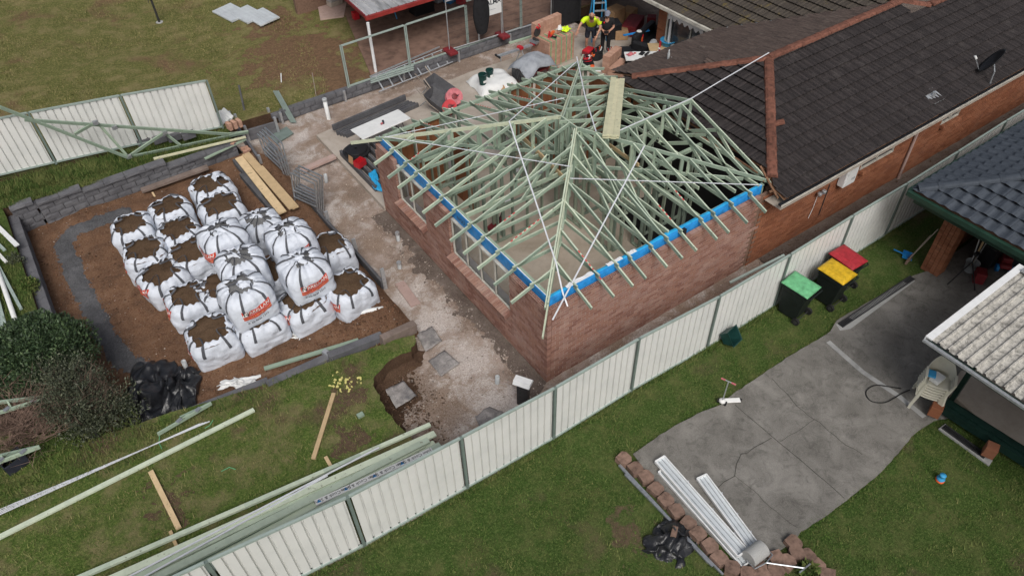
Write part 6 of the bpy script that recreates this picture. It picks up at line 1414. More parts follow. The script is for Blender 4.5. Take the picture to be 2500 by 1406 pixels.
for k in range(4): mb = MB(); mb.grid(lambda u, v: ((u-.5)*.4+.2*k-.3+.05*nz(u*4, v*4, k), (v-.5)*.35+.1*nz(k*2.), .05+.16*math.sin(u*3.1)*math.sin(v*3.1)+.08*nz(u*4, v*4, k*5)), 10, 10); mb.build('scrap', ['white_plastic', 'cardboard', 'white_plastic', 'pink_board'][k], t, smooth=True)
# wheelbarrows
def barrow(lab, px, py, rz, tilt):
    t = at('wheelbarrow', lab, 'wheelbarrow', px, py, .15, rz); mb = MB()
    f = lambda s, z: [(-.32*s, -.5*s, z), (.32*s, -.5*s, z), (.32*s, .45*s, z), (-.32*s, .45*s, z)]
    mb.add(f(.62, .3)+f(1, .58), [(0, 1, 2, 3), (0, 4, 5, 1), (1, 5, 6, 2), (2, 6, 7, 3), (3, 7, 4, 0)]); mb.build('tray', 'dark_sleeper', t, solid=.012)
    for s in (-1, 1): MB().tube([(s*.08, -.62, .2), (s*.25, .1, .32), (s*.3, .85, .6)], .018, 6).build('handle', 'grey_timber', t); MB().tube([(s*.24, .3, .33), (s*.26, .4, 0)], .016, 6).build('leg', 'steel', t)
    MB().tube([(-.05, -.65, .19), (.05, -.65, .19)], .19, 18).build('wheel', 'rubber', t); 
    t.rotation_euler = (tilt, 0, rz); return t
barrow('mortar stained wheelbarrow tipped up on the slab', 1058, 268, .5, .5); barrow('second wheelbarrow behind the tipped one with its handles up', 1064, 235, .4, .35)
# hose reels
for k, (px, py, r, mt, lab) in enumerate([(1108, 238, .29, 'pink_red', 'large faded red hose reel behind the roof frame'), (1097, 262, .23, 'red_plastic', 'smaller bright red hose reel with a white label')]):
    t = at('hose_reel', lab, 'reel', px, py, .6, .6); nrm = Vector((-.55, -.5, .65)).normalized(); q = nrm.to_track_quat('Z', 'Y').to_matrix()
    for nm, pr, m2 in (('flange', [(0, .1), (r, .1), (r, .13), (0, .13)], mt), ('flange', [(0, -.13), (r, -.13), (r, -.1), (0, -.1)], mt), ('drum', [(r*.45, -.1), (r*.45, .1)], 'dark_red'), ('hose', [(r*.5, -.09), (r*.62, -.05), (r*.62, .05), (r*.5, .09)], 'rubber'), ('hub', [(0, .13), (r*.35, .135), (r*.33, .17), (r*.1, .18), (0, .18)], 'dark_red')):
        mb = MB(); mb.lathe(pr, (0, 0, 0), 28, cap=False); mb.v = [tuple(q@Vector(v)) for v in mb.v]; mb.build(nm, m2, t)
    if k: MB().bar(q@Vector((-.09, -.12, .142)), q@Vector((.09, -.12, .142)), .12, .004, up=nrm).build('label_plate', 'print_white', t)
    MB().tube([(.1, .1, -.4), (0, 0, 0)], .02, 6).build('stand', 'dark_steel', t); MB().tube([(-.2, .1, -.4), (0, 0, 0)], .02, 6).build('stand', 'dark_steel', t)
    MB().tube([q@Vector((0, 0, .15)), q@Vector((.12, 0, .2)), q@Vector((.12, 0, .28))], .012, 6).build('crank', 'black_plastic', t)
# blue step ladder
t = at('step_ladder', 'tall blue fibreglass step ladder open behind the workers', 'ladder', 1462, 100, .15, -.5); 
for s in (-1, 1): MB().bar((s*.3, -.1, 0), (s*.17, .5, 2.3), .05, .09).build('rail', 'tub_blue', t); MB().bar((s*.27, .95, 0), (s*.16, .52, 2.2), .04, .05).build('rear_rail', 'tub_blue', t)
for k in range(7): z = .28+.28*k; MB().box((0, -.1+.6*z/2.3, z), (.52-.03*k, .1, .03)).build('tread', 'galv', t)
MB().box((0, .52, 2.3), (.42, .24, .06)).build('top_cap', 'orange_plastic', t)
# boxes, couch, table of tools
p = G(1540, 122, .5); crate('black_cabinet', 'low black cabinet between the couch and the white bench', 'cabinet', (p.x, p.y, .33), (.9, .6, .34), 'black_plastic', -.6); p = G(1557, 112, .45); crate('black_case', 'black case under the red cooler jug', 'case', (p.x, p.y, .32), (.5, .45, .34), 'black_plastic', .2)
t = thing('plywood_bench', 'plywood bench by the house wall carrying the blue tub', 'bench', G(1628, 118, .86)-Vector((0, 0, .71)), -.6); MB().box((0, 0, .7), (1.3, .8, .03)).build('benchtop', 'raw_pine', t); [MB().box((sx*.55, sy*.3, .34), (.06, .06, .68)).build('leg', 'raw_pine', t) for sx in (-1, 1) for sy in (-1, 1)]
for k, (px, py, d, mt, lab, nm) in enumerate([(1500, 50, (.7, .5, .75), 'cardboard', 'brown cardboard sheet box leaning behind the worker in black', 'cardboard_box'), (1535, 35, (.6, .5, .45), 'cardboard', 'brown carton full of scraps near the house corner', 'cardboard_box'), (1545, 60, (1.2, .6, .4), 'dark_red', 'dark red barbecue trolley by the brick corner', 'barbecue'), (1590, 55, (.35, .35, .5), 'dark_red', 'dark red bin at the foot of the brick corner', 'red_bin'), (1517, 78, (.5, .5, .35), 'cardboard', 'low brown carton beside the worker in black', 'cardboard_box'), (1497, 75, (.6, .5, .6), 'black_plastic', 'black plastic crate behind the worker in black', 'black_crate')]):
    p = G(px, py, .4); crate(nm, lab, 'box', (p.x, p.y, .16+d[2]/2), d, mt, .15+.2*k)
t = at('couch', 'black leather couch standing on the slab under the eaves', 'couch', 1590, 104, .5, .35); t.location.z = .15
MB().box((0, 0, .24), (1.6, .8, .4)).build('seat', 'black_plastic', t, bevel=.07); MB().box((.0, .36, .6), (1.6, .26, .5)).build('backrest', 'black_plastic', t, bevel=.1)
for s in (-1, 1): MB().box((s*.78, 0, .42), (.22, .8, .5)).build('arm', 'black_plastic', t, bevel=.08)
plank(V3(G(1522, 87, .9)), V3(G(1585, 75, .9)), .1, .03, 'blue_plastic', 'blue plastic straight edge lying across the couch', 'straight_edge', 'straight edge')
t = at('tool_table', 'white topped bench with gloves, drill and blades on it', 'table', 1565, 135, .95, .12); t.location.z = .15; t.rotation_euler = (0, 0, -.6)
MB().box((0, 0, .76), (1.15, .6, .05)).build('tabletop', 'white_plastic', t, bevel=.01); MB().box((-.2, .1, .4), (.7, .5, .66)).build('cabinet', 'black_plastic', t)
for sx in (-.5, .5):
    for sy in (-.22, .22): MB().tube([(sx, sy, 0), (sx, sy, .74)], .018, 6).build('leg', 'dark_steel', t)
def on_tab(name, lab, cat, x, y, z=.79, rz=0.): return thing(name, lab, cat, t.matrix_basis @ Vector((x, y, z)), rz)
TT = t
q = on_tab('drill', 'black cordless drill lying on the white bench', 'drill', .2, .0, rz=.3); tool_drill(q, 'black_plastic')
q = on_tab('saw_disc', 'round saw blade lying on the white bench', 'blade', -.2, .15); MB().lathe([(0, 0), (.13, 0), (.13, .01), (0, .01)], (0, 0, 0), 24).build('disc', 'print_white', q); MB().lathe([(0, .012), (.05, .012), (.05, .02), (0, .02)], (0, 0, 0), 16).build('centre', 'red_plastic', q)
q = on_tab('glove', 'pink red work glove on the white bench', 'glove', -.38, .05); mb = MB(); mb.grid(lambda u, v: ((u-.5)*.25, (v-.5)*.18, .02+.08*math.sin(u*3.1)*math.sin(v*3.1)+.04*nz(u*5, v*5)), 10, 8); mb.build('cloth', 'pink_red', q, smooth=True)
q = on_tab('phone', 'black tablet case on the white bench', 'tablet', .05, .12, rz=.4); MB().box((0, 0, .012), (.26, .16, .02)).build('case', 'black_plastic', q, bevel=.005)
q = on_tab('pliers', 'dark snips on the edge of the white bench', 'snips', .38, -.08, rz=-.4); [MB().bar((0, 0, .02), (.16, s*.05, .02), .02, .02).build('arm', 'navy_cloth', q) for s in (-1, 1)]; MB().bar((0, 0, .02), (-.08, 0, .02), .025, .02).build('jaw', 'steel', q)
t = at('fuel_container', 'red plastic cooler jug with a white lid beside the couch', 'jug', 1556, 108, .5, .1); MB().box((0, 0, .2), (.36, .28, .4)).build('jug_body', 'red_plastic', t, bevel=.05); MB().lathe([(0, .4), (.1, .4), (.1, .5), (.08, .52), (0, .52)], (.03, 0, 0), 16).build('lid', 'white_plastic', t); MB().box((-.0, -.146, .22), (.2, .01, .16)).build('sticker', 'orange_plastic', t)
t = at('blue_tub', 'round blue plastic tub on the slab by the house wall', 'tub', 1630, 110, .88); MB().lathe([(.2, 0), (.27, .18), (.3, .18), (.3, .21), (.25, .2), (.18, .03), (0, .03)], (0, 0, 0), 26, cap=False).build('tub_body', 'tub_blue', t, smooth=True)
t = at('mixing_bowl', 'grey rubber bowl with a trowel on the tiles by the blue tub', 'bowl', 1652, 120, .88); MB().lathe([(.16, 0), (.24, .12), (.26, .13), (.2, .1), (.1, .03), (0, .03)], (0, 0, 0), 24, cap=False).build('bowl', 'pvc_grey', t, smooth=True); MB().tube([(0, 0, .08), (.18, .1, .2)], .02, 6).build('trowel_handle', 'raw_pine', t)
t = at('bucket', 'grey bucket lying on its side by the tool bench', 'bucket', 1587, 124, .5, .4); mb = MB(); mb.lathe([(.13, 0), (.16, .32), (.17, .32), (.15, .31), (.12, .02)], (0, 0, 0), 20, cap=False); mb.v = [(v[2], v[1], v[0]+.15) for v in mb.v]; mb.build('pail', 'pvc_grey', t, smooth=True)
for k, (px, py, lab) in enumerate([(1612, 132, 'white cement bag with a red level across it at the roof edge'), (1625, 148, 'white paper sheet under a clear bottle on the tiles')]):
    z_ = .9 if k == 0 else 2.75; t = at('paper_sack', lab, 'sack', px, py, z_, .3); mb = MB(); mb.grid(lambda u, v: ((u-.5)*(.6-.1*k)+.03*nz(u*5, v*5), (v-.5)*.42+.03*nz(u*5, v*5, 3), (.12 if k == 0 else .01)*math.sin(u*3.1)*math.sin(v*3.1)+.03*nz(u*4, v*4, 6)-(0 if k == 0 else .3*(v-.5)*.42)), 14, 10); mb.build('paper', 'white_paint', t, smooth=True)
t = thing('spirit_level', 'red spirit level standing on the white sack', 'level', (0, 0, 0)); a = G(1608, 138, 1.1); MB().bar(a, a+Vector((.02, .02, .55)), .06, .03, up=(1, 0, 0)).build('beam', 'red_plastic', t); MB().box(a+Vector((-.02, -.0, .3)), (.07, .05, .05)).build('vial', 'white_plastic', t)
t = at('bottle', 'clear grey bottle standing on the paper by the roof edge', 'bottle', 1631, 146, 2.78); MB().lathe([(.03, 0), (.04, .02), (.04, .2), (.02, .27), (.018, .32), (0, .32)], (0, 0, 0), 14, cap=False).build('glass', 'pvc_grey', t, smooth=True)
t = at('desk_fan', 'dark wire fan under the tool bench', 'fan', 1523, 148, .5); mb = MB(); n_ = Vector((-.6, -.6, .5)).normalized(); qm = n_.to_track_quat('Z', 'Y').to_matrix()
for r in (.05, .12, .2): mb.tube([qm@Vector((r*math.cos(a), r*math.sin(a), .02)) for a in np.linspace(0, 6.28, 20)[:-1]], .007, 5, closed=True)
for a in range(8): mb.tube([qm@Vector((0, 0, .03)), qm@Vector((.2*math.cos(a*.785), .2*math.sin(a*.785), .02))], .006, 5)
mb.build('cage', 'navy_cloth', t); MB().tube([(0, 0, 0), (0, .05, -.35)], .02, 6).build('stand', 'dark_steel', t)
# inside the frame: tool box and toilet waste pipe
t = thing('tool_box', 'long dark red level case leaning inside the frame', 'case', (0, 0, 0)); MB().bar(G(1195, 562, .22), G(1229, 535, .3), .2, .14).build('case_body', 'dark_red', t); MB().tube([G(1215, 545, .35), G(1228, 512, .8)], .015, 6).build('strap_handle', 'black_plastic', t)
for k, (px, py) in enumerate([(1243, 492), (1258, 415)]): t = at('floor_waste', ['white round floor waste in the room by the long window', 'white round floor waste in the middle room'][k], 'drain', px, py, .18); MB().lathe([(.13, 0), (.13, .03), (.1, .04), (.09, .02), (0, .02)], (0, 0, 0), 20, cap=False).build('flange', 'white_plastic', t)

# ================================================================== people
def skin_mesh(name, joints, edges, mat, parent, root=0, sub=2):
    me = bpy.data.meshes.new(name); me.from_pydata([j[:3] for j in joints], edges, []); me.materials.append(MATS[mat])
    o = bpy.data.objects.new(name, me); COL.objects.link(o); o.parent = parent
    md = o.modifiers.new('skin', 'SKIN'); md.use_smooth_shade = True
    for i, j in enumerate(joints):
        sv = me.skin_vertices[0].data[i]; r = j[3]; sv.radius = r if isinstance(r, tuple) else (r, r); sv.use_root = i == root
    o.modifiers.new('sub', 'SUBSURF').levels = sub; o.modifiers['sub'].render_levels = sub; return o
def hand(parent, p, d, side, mat='skin'):
    """palm with five curled fingers, d: pointing direction"""
    p = Vector(p); d = Vector(d).normalized(); r = d.cross(Vector((0, 0, 1))).normalized(); u = r.cross(d); mb = MB()
    mb.bar(p, p+d*.085, .075, .03)
    for k, L in enumerate((.06, .07, .065, .05)):
        b = p+d*.08+r*(-.03+.02*k); mb.tube([b, b+d*L*.55-u*.008, b+d*L*.9-u*.03, b+d*L-u*.05], [.0095, .009, .008, .006], 6)
    b = p+d*.02+r*side*.035; mb.tube([b, b+d*.03+r*side*.03, b+d*.06+r*side*.03-u*.015], [.012, .011, .008], 6)
    return mb.build('hand', mat, parent, smooth=True)
def face(parent, c, fwd, up, s=1.):
    c = Vector(c); f = Vector(fwd).normalized(); u = (Vector(up)-f*Vector(up).dot(f)).normalized(); r = f.cross(u)
    MB().tube([c+f*.095+u*.02, c+f*.125-u*.02, c+f*.1-u*.035], [.008, .016, .01], 6).build('nose', 'skin', parent, smooth=True)
    for k in (-1, 1):
        MB().lathe([(.0, -.011), (.011, 0), (0, .011)], c+f*.088+r*k*.033+u*.015, 8, cap=False).build('eye', 'print_dark', parent); MB().lathe([(0, -.03), (.022, -.01), (.02, .02), (0, .03)], c+r*k*.085-f*.005, 8, cap=False).build('ear', 'skin', parent)
    MB().tube([c+f*.094-u*.06-r*.025, c+f*.1-u*.058, c+f*.094-u*.06+r*.025], .006, 5).build('mouth', 'dark_red', parent)
def person(lab, loc, rz, J, shirt, pants, shorts, extra):
    t = thing('person', lab, 'person', loc, rz); k = list(J); ix = {n: i for i, n in enumerate(k)}
    R_ = dict(pelvis=(.15, .11), belly=(.15, .115), chest=(.17, .12), neck=.055, head=(.082, .1), crown=(.07, .085), lsh=.07, lel=.045, lwr=.03, rsh=.07, rel=.045, rwr=.03, lhip=.09, lkn=.06, lan=.04, ltoe=.04, rhip=.09, rkn=.06, ran=.04, rtoe=.04)
    E_ = [('pelvis', 'belly'), ('belly', 'chest'), ('chest', 'neck'), ('neck', 'head'), ('head', 'crown'), ('chest', 'lsh'), ('lsh', 'lel'), ('lel', 'lwr'), ('chest', 'rsh'), ('rsh', 'rel'), ('rel', 'rwr'), ('pelvis', 'lhip'), ('lhip', 'lkn'), ('lkn', 'lan'), ('lan', 'ltoe'), ('pelvis', 'rhip'), ('rhip', 'rkn'), ('rkn', 'ran'), ('ran', 'rtoe')]
    skin_mesh('body', [(*J[n], R_[n]) for n in k], [(ix[a], ix[b]) for a, b in E_], 'skin', t)
    def cloth(name, names, edges, mat, grow): 
        i2 = {n: i for i, n in enumerate(names)}; rr = lambda n: tuple(x+grow for x in R_[n]) if isinstance(R_[n], tuple) else R_[n]+grow
        Jn = dict(J); 
        skin_mesh(name, [(*Jn[n], rr(n)) for n in names], [(i2[a], i2[b]) for a, b in edges], mat, t)
    Js = J
    for s in ('l', 'r'):
        a, b = Vector(J[s+'sh']), Vector(J[s+'el']); J[s+'sl'] = tuple(a.lerp(b, .75)); R_[s+'sl'] = .06
        a, b = Vector(J[s+'hip']), Vector(J[s+'kn']); J[s+'sk'] = tuple(a.lerp(b, 1.0 if shorts else 1.0)); R_[s+'sk'] = .075
        a, b = Vector(J[s+'kn']), Vector(J[s+'an']); J[s+'cf'] = tuple(a.lerp(b, .92)); R_[s+'cf'] = .052
    cloth('shirt', ['pelvis', 'belly', 'chest', 'lsh', 'lsl', 'rsh', 'rsl'], [('pelvis', 'belly'), ('belly', 'chest'), ('chest', 'lsh'), ('lsh', 'lsl'), ('chest', 'rsh'), ('rsh', 'rsl')], shirt, .022)
    if shorts: cloth('trousers', ['pelvis', 'lhip', 'lsk', 'rhip', 'rsk'], [('pelvis', 'lhip'), ('lhip', 'lsk'), ('pelvis', 'rhip'), ('rhip', 'rsk')], pants, .02)
    else: cloth('trousers', ['pelvis', 'lhip', 'lkn', 'lcf', 'rhip', 'rkn', 'rcf'], [('pelvis', 'lhip'), ('lhip', 'lkn'), ('lkn', 'lcf'), ('pelvis', 'rhip'), ('rhip', 'rkn'), ('rkn', 'rcf')], pants, .02)
    for s in ('l', 'r'): skin_mesh('boot', [(*J[s+'an'], .055), (*J[s+'toe'], .05)], [(0, 1)], 'boot', t, sub=1)
    for s, sg in (('l', 1), ('r', -1)): d = Vector(J[s+'wr'])-Vector(J[s+'el']); hand(t, J[s+'wr'], d, sg)
    fw = Vector(extra['look']); face(t, Vector(J['head'])+Vector((0, 0, .03)), fw, (0, 0, 1))
    return t
J1 = dict(pelvis=(0, .1, .93), belly=(0, .02, 1.08), chest=(0, -.18, 1.28), neck=(0, -.33, 1.42), head=(0, -.4, 1.52), crown=(0, -.41, 1.62), lsh=(.22, -.24, 1.35), lel=(.32, -.36, 1.08), lwr=(.2, -.52, .86), rsh=(-.22, -.24, 1.35), rel=(-.38, -.42, 1.2), rwr=(-.46, -.66, 1.08),
    lhip=(.1, .1, .88), lkn=(.12, .03, .48), lan=(.13, .1, .09), ltoe=(.14, -.1, .04), rhip=(-.1, .1, .88), rkn=(-.13, .05, .48), ran=(-.14, .14, .09), rtoe=(-.16, -.06, .04))
p1 = person('person in hi-vis yellow shirt and dark shorts leaning over the brick pallet', G(1440, 128, .15), -.71, J1, 'hivis', 'navy_cloth', True, dict(look=(-.1, -1, .25)))
p1.scale = (1.08, 1.08, 1.08)
MB().lathe([(.0, -.12), (.05, -.11), (.085, -.06), (.08, -.02), (.04, -.0)], Vector(J1['head'])+Vector((0, -.02, .0)), 14, cap=False).build('beard', 'beard', p1, smooth=True)
J2 = dict(pelvis=(0, .02, .95), belly=(0, .01, 1.1), chest=(0, .0, 1.3), neck=(0, -.02, 1.47), head=(0, -.06, 1.58), crown=(0, -.07, 1.68), lsh=(.2, 0, 1.4), lel=(.27, -.02, 1.12), lwr=(.1, -.26, 1.05), rsh=(-.2, 0, 1.4), rel=(-.27, -.02, 1.12), rwr=(-.1, -.26, 1.05),
    lhip=(.1, .02, .9), lkn=(.11, -.02, .5), lan=(.12, .03, .09), ltoe=(.13, -.16, .04), rhip=(-.1, .02, .9), rkn=(-.11, -.02, .5), ran=(-.12, .03, .09), rtoe=(-.14, -.16, .04))
p2 = person('person in black shirt, black trousers and grey cap holding a controller', G(1476, 134, .15), -.71, J2, 'black_cloth', 'black_cloth', False, dict(look=(0, -1, -.5)))
mb = MB(); hc = Vector(J2['head'])+Vector((0, -.0, .05)); mb.lathe([(.108, .0), (.112, .03), (.1, .08), (.06, .12), (0, .13)], hc, 18, cap=False); mb.build('cap', 'cap_grey', p2, smooth=True); MB().add([hc+Vector((-.08, -.08, .02)), hc+Vector((.08, -.08, .02)), hc+Vector((.06, -.2, -.0)), hc+Vector((-.06, -.2, 0))], [(0, 1, 2, 3)]).build('cap_peak', 'cap_grey', p2, solid=.01)
MB().lathe([(.0, -.1), (.05, -.1), (.08, -.05), (.07, -.02)], Vector(J2['head'])+Vector((0, -.015, 0)), 14, cap=False).build('beard', 'beard', p2, smooth=True)
mb = MB(); mb.box((0, -.155, 1.3), (.06, .012, .06), 0); MB().box((-.1, -.15, 1.34), (.05, .01, .06)).build('shirt_logo', 'red_plastic', p2)
ct = thing('drone_controller', 'grey drone controller held by the person in black', 'controller', p2.matrix_basis @ Vector((0, -.36, 1.07)), -.71); MB().box((0, 0, 0), (.17, .1, .04)).build('case', 'dark_steel', ct, bevel=.012); MB().box((0, -.06, .03), (.16, .015, .09)).build('phone', 'black_plastic', ct)
for s in (-1, 1): MB().tube([(s*.05, 0, .02), (s*.05, 0, .04)], .01, 8).build('stick', 'black_plastic', ct)
# ================================================================== front lawn
zl = lambda p: hF(p.x)
def GL(px, py, dz=.03):
    z = .7
    for _ in range(4): p = G(px, py, z); z = hF(p.x)+dz
    return p
def GN(px, py, dz=.0):
    z = 0.
    for _ in range(4): p = G(px, py, z); z = hN(p.x)+dz
    return p
GD = lambda px, py, dz=.0: GN(px, py, dz+.03)
def long_bar(a, b, w_, h_, mat, lab, name, cat, group=None, sag=.0, out=0.):
    a = Vector(a); b = Vector(b); d = b-a; a = a-d*out; mb = MB(); n = 10; P = [a.lerp(b, k/n)+Vector((0, 0, -sag*math.sin(math.pi*k/n))) for k in range(n+1)]
    for p, q in zip(P[:-1], P[1:]): mb.bar(p, q+(q-p)*.002, w_, h_)
    return tag(MB().bar(a, b, w_, h_).build(name, mat) if not sag else mb.build(name, mat), lab, cat, group)
long_bar(GL(0, 1310, .05), GL(620, 1000, .05),   .1, .045, 'pale_lit_pine', 'single long pale pine length crossing the front lawn', 'timber_length', 'timber', out=.15)
for k in range(4): long_bar(GL(0, 1243+4*k, .04+.012*k), GL(512-8*k, 1028+2*k, .06), .02, .015, 'white_strap', ['top', 'second', 'third', 'lowest'][k]+' shiny metal strip of the bundle lying along the front lawn', 'metal_strip', 'strip', 'metal strips on the lawn', out=.1)
plank(GL(815, 960, .03), GL(765, 1120, .03), .09, .04, 'raw_pine', 'raw pine plank lying on the lawn near the pit', 'pine_plank'); plank(GL(368, 1150, .03), GL(437, 1290, .03), .1, .04, 'raw_pine', 'raw pine plank lying on the lawn near the lumber pile', 'pine_plank')
plank(GL(795, 1115, .03), GL(812, 1145, .05), .07, .04, 'raw_pine', 'pine bearer end sticking out at the middle of the lumber pile', 'pine_bearer', 'bearer'); plank(GL(416, 1296, .03), GL(432, 1335, .05), .06, .04, 'raw_pine', 'pine bearer end sticking out near the far end of the lumber pile', 'pine_bearer', 'bearer')
LB = [((305, 1360), (1050, 1036), .09, .06, 'pale_lit_pine', .12, 'outer bowed green board of the lumber pile on the lawn side'), ((318, 1392), (1062, 1058), .14, .05, 'pale_lit_pine', .24, 'wide green board second from the lawn in the lumber pile'), ((330, 1410), (1050, 1064), .12, .05, 'pale_lit_pine', .2, 'yellowish board in the middle of the lumber pile'), ((380, 1410), (1046, 1074), .14, .05, 'pale_lit_pine', .26, 'wide pale green board near the fence in the lumber pile'), ((420, 1416), (1060, 1080), .1, .05, 'pale_lit_pine', .14, 'green board tucked under the top boards of the lumber pile'), ((470, 1412), (1075, 1086), .14, .05, 'pale_lit_pine', .3, 'top yellowish board of the lumber pile against the fence'), ((345, 1412), (1040, 1068), .13, .05, 'pale_lit_pine', .1, 'lower pale green board showing between the upper lumber boards'), ((440, 1414), (1035, 1086), .13, .05, 'pale_lit_pine', .2, 'pale green board just inside the fence side of the lumber pile'), ((400, 1414), (1000, 1100), .12, .05, 'green_pine', .06, 'lowest darker green board at the bottom of the lumber pile')]
for a, b, w_, h_, mt, dz, lab in LB: long_bar(GL(*a, dz), GL(*b, dz), w_, h_, mt, lab, 'lumber_board', 'board', 'lumber pile along the fence', .03 if 'bowed' in lab else 0, out=.3)
for k, (a, b, dz, lab) in enumerate([((335, 1396), (925, 1092), .3, 'upper bright metal strip lying on the lumber pile'), ((350, 1408), (800, 1160), .32, 'lower bright metal strip lying on the lumber pile')]): long_bar(GL(*a, dz), GL(*b, dz), .03, .02, 'white_strap', lab, 'metal_strip', 'strip', out=.3)
a, b = GL(770, 1228, .36), GL(1055, 1098, .36); bd = MB().bar(a, b, .12, .04).build('printed_board', 'cream_metal'); tag(bd, 'pale board printed with the maker name next to the fence top', 'board')
d = (b-a).normalized(); r_ = Vector((0, 0, 1)).cross(d).normalized(); v, f = text2d('John Cook & Sons', .1)
for s in (.14, .36, .6, .84):
    c_ = a.lerp(b, s)+Vector((0, 0, .024)); MB().add([c_-d*x-r_*y for x, y in v], f).build('lettering', 'print_dark', bd); c2 = a.lerp(b, s-.11)+Vector((0, 0, .024)); MB().add([c2-d*.04-r_*.03, c2+d*.04-r_*.03, c2+r_*.04], [(0, 1, 2)]).build('printed_mark', 'blue_plastic', bd)
# small gable truss end pieces
def truss_end(lab, a, b, c, dz=.1):
    t = thing('truss_offcut', lab, 'truss', (0, 0, 0), 0, 'small truss ends on the lawn'); A, B, C_ = (GL(*q, dz) for q in (a, b, c))
    MB().bar(A, B, .04, .08).build('chord', 'green_pine', t); MB().bar(C_, B, .04, .08).build('chord', 'green_pine', t); m = A.lerp(B, .45); n_ = C_.lerp(B, .3); MB().bar(m, n_, .035, .07).build('web', 'green_pine', t)
    for q in (B.lerp(A, .25), A.lerp(B, .4)): MB().box(q+Vector((0, 0, .045)), (.12, .09, .006), .4).build('nail_plate', 'nail_plate', t)
truss_end('small triangular truss end beside the black plastic', (385, 1060), (516, 984), (440, 1020), .2); truss_end('truss end sticking out of the dead twigs', (-60, 1025), (132, 966), (-30, 985), .5); truss_end('truss end lying above the blue crate', (-60, 1150), (97, 1090), (-40, 1122), .35)
t = thing('crate', 'dark blue open plastic crate in the grass under the truss end', 'crate', GL(42, 1135, 0), .3)
for s in (-1, 1): MB().box((s*.2, 0, .14), (.02, .3, .26)).build('side', 'navy_cloth', t); MB().box((0, s*.15, .14), (.4, .02, .26)).build('side', 'navy_cloth', t)
for k in range(4): MB().box((-.15+.1*k, 0, .02), (.05, .3, .02)).build('slat', 'navy_cloth', t)
plank(GL(645, 900, -.1), V3(G(875, 830, .45)), .1, .05, 'green_pine', 'green pine length lying on the soil behind the lawn edge', 'timber_length', 'timber')
plank(GL(790, 858, .05), GL(815, 872, .05), .12, .1, 'galv', 'short steel channel in the gap of the lawn edge', 'steel_channel', 'channel')
# plastics
def heap(name, lab, cat, quad, z0, h, mat, seed, n=26, sh=1.):
    P = [G(px, py, z0) for px, py in quad]; mb = MB()
    def fn(u, v):
        b_ = P[0].lerp(P[1], u).lerp(P[3].lerp(P[2], u), v); e = (math.sin(u*math.pi)*math.sin(v*math.pi))**.5; r = nz(u*3+seed, v*3, 1)+.6*nz(u*7, v*7+seed, 2)+.35*abs(nz(u*15+seed, v*13, 3))
        return b_+Vector((.14*nz(u*5, v*5, seed)*sh, .14*nz(u*5, v*5, seed+4)*sh, h*e*(.55+.9*r)+.02))
    mb.grid(lambda u, v: tuple(fn(u, v)), n, n); return one(mb.build(name, mat, None, smooth=True), lab, cat)
heap('black_plastic_sheet', 'crumpled black plastic sheet heaped in the soil corner', 'plastic', [(270, 1075), (335, 885), (425, 885), (440, 1030)], .32, .42, 'black_film', 2.2, 36); heap('black_plastic_bag', 'black plastic bag lump beside the heaped sheet', 'plastic', [(395, 1030), (420, 895), (492, 905), (482, 1005)], .32, .5, 'black_film', 7.1, 28)
heap('white_plastic_sheet', 'dirty white plastic sheet along the inside of the lawn edge', 'plastic', [(528, 955), (545, 935), (635, 915), (615, 940)], .33, .12, 'white_plastic', 4.4, 24)
heap('lime_spill', 'small spill of white lime in front of the bags', 'lime', [(715, 825), (722, 805), (742, 800), (735, 825)], .3, .03, 'print_white', 1.3, 12)
one(MB().box((0, 0, 0), (.14, .11, .06)).build('timber_block', 'green_pine'), 'small pale green timber block on the lawn by the pit', 'block').location = GL(880, 1013, .04)
one(MB().box((0, 0, 0), (.1, .07, .03), .5).build('plastic_tag', 'green_lid'), 'bright green plastic scrap on the soil near the bags', 'scrap').location = G(803, 775, .36)
mb = MB()
for k in range(40): p = GL(845+random.gauss(0, 22), 935+random.gauss(0, 12), .03); mb.box(p, (random.uniform(.02, .07), random.uniform(.02, .06), .02), random.random()*3)
tag(mb.build('foam_crumbs', 'yellow_lid'), 'yellow foam crumbs scattered on the lawn edge', 'crumbs', kind='stuff')
MATS['foam'] = M('foam_yellow', (.6, .55, .2), .2, 9, .9); bpy.data.objects['foam_crumbs'].data.materials[0] = MATS['foam_yellow']
for (L, lab) in (([(390, 1060), (388, 1080), (395, 1095)], 'thin green cord end by the small truss piece'), ([(500, 1045), (512, 1038), (520, 1025)], 'green cord around the metal strips'), ([(540, 1150), (560, 1140), (575, 1145)], 'green cord lying in the front lawn')): one(MB().tube([GL(px, py, .05) for px, py in L], .008, 5).build('cord', 'green_lid'), lab, 'cord')
# timber and pipes over the left lawn
LP = [((-60, 500), (42, 600), .12, .03, 'white_paint', 'white metal channel lying on the grey wall top'), ((-40, 560), (12, 612), .08, .03, 'fence_green_light', 'pale green rail end next to the white channel'), ((-40, 580), (15, 640), .08, .03, 'cream_metal', 'cream rail end below the pale green rail'), ((-30, 600), (52, 755), .07, .04, 'fence_green_light', 'thin green rail beside the white pipe'), ((-20, 690), (20, 832), .13, .04, 'fence_green_light', 'wide green rail ending above the round shrub')]
for k, (a, b, w_, h_, mt, lab) in enumerate(LP): plank(G(*a, 1.12+.02*k), G(*b, 1.08), w_, h_, mt, lab, 'metal_rail', 'rail', 'rails on the left lawn')
one(MB().tube([G(-40, 560, 1.2), G(49, 815, 1.13)], .055, 12).build('white_pipe', 'white_plastic', None, smooth=True), 'long white plastic pipe lying beside the grey wall', 'pipe')
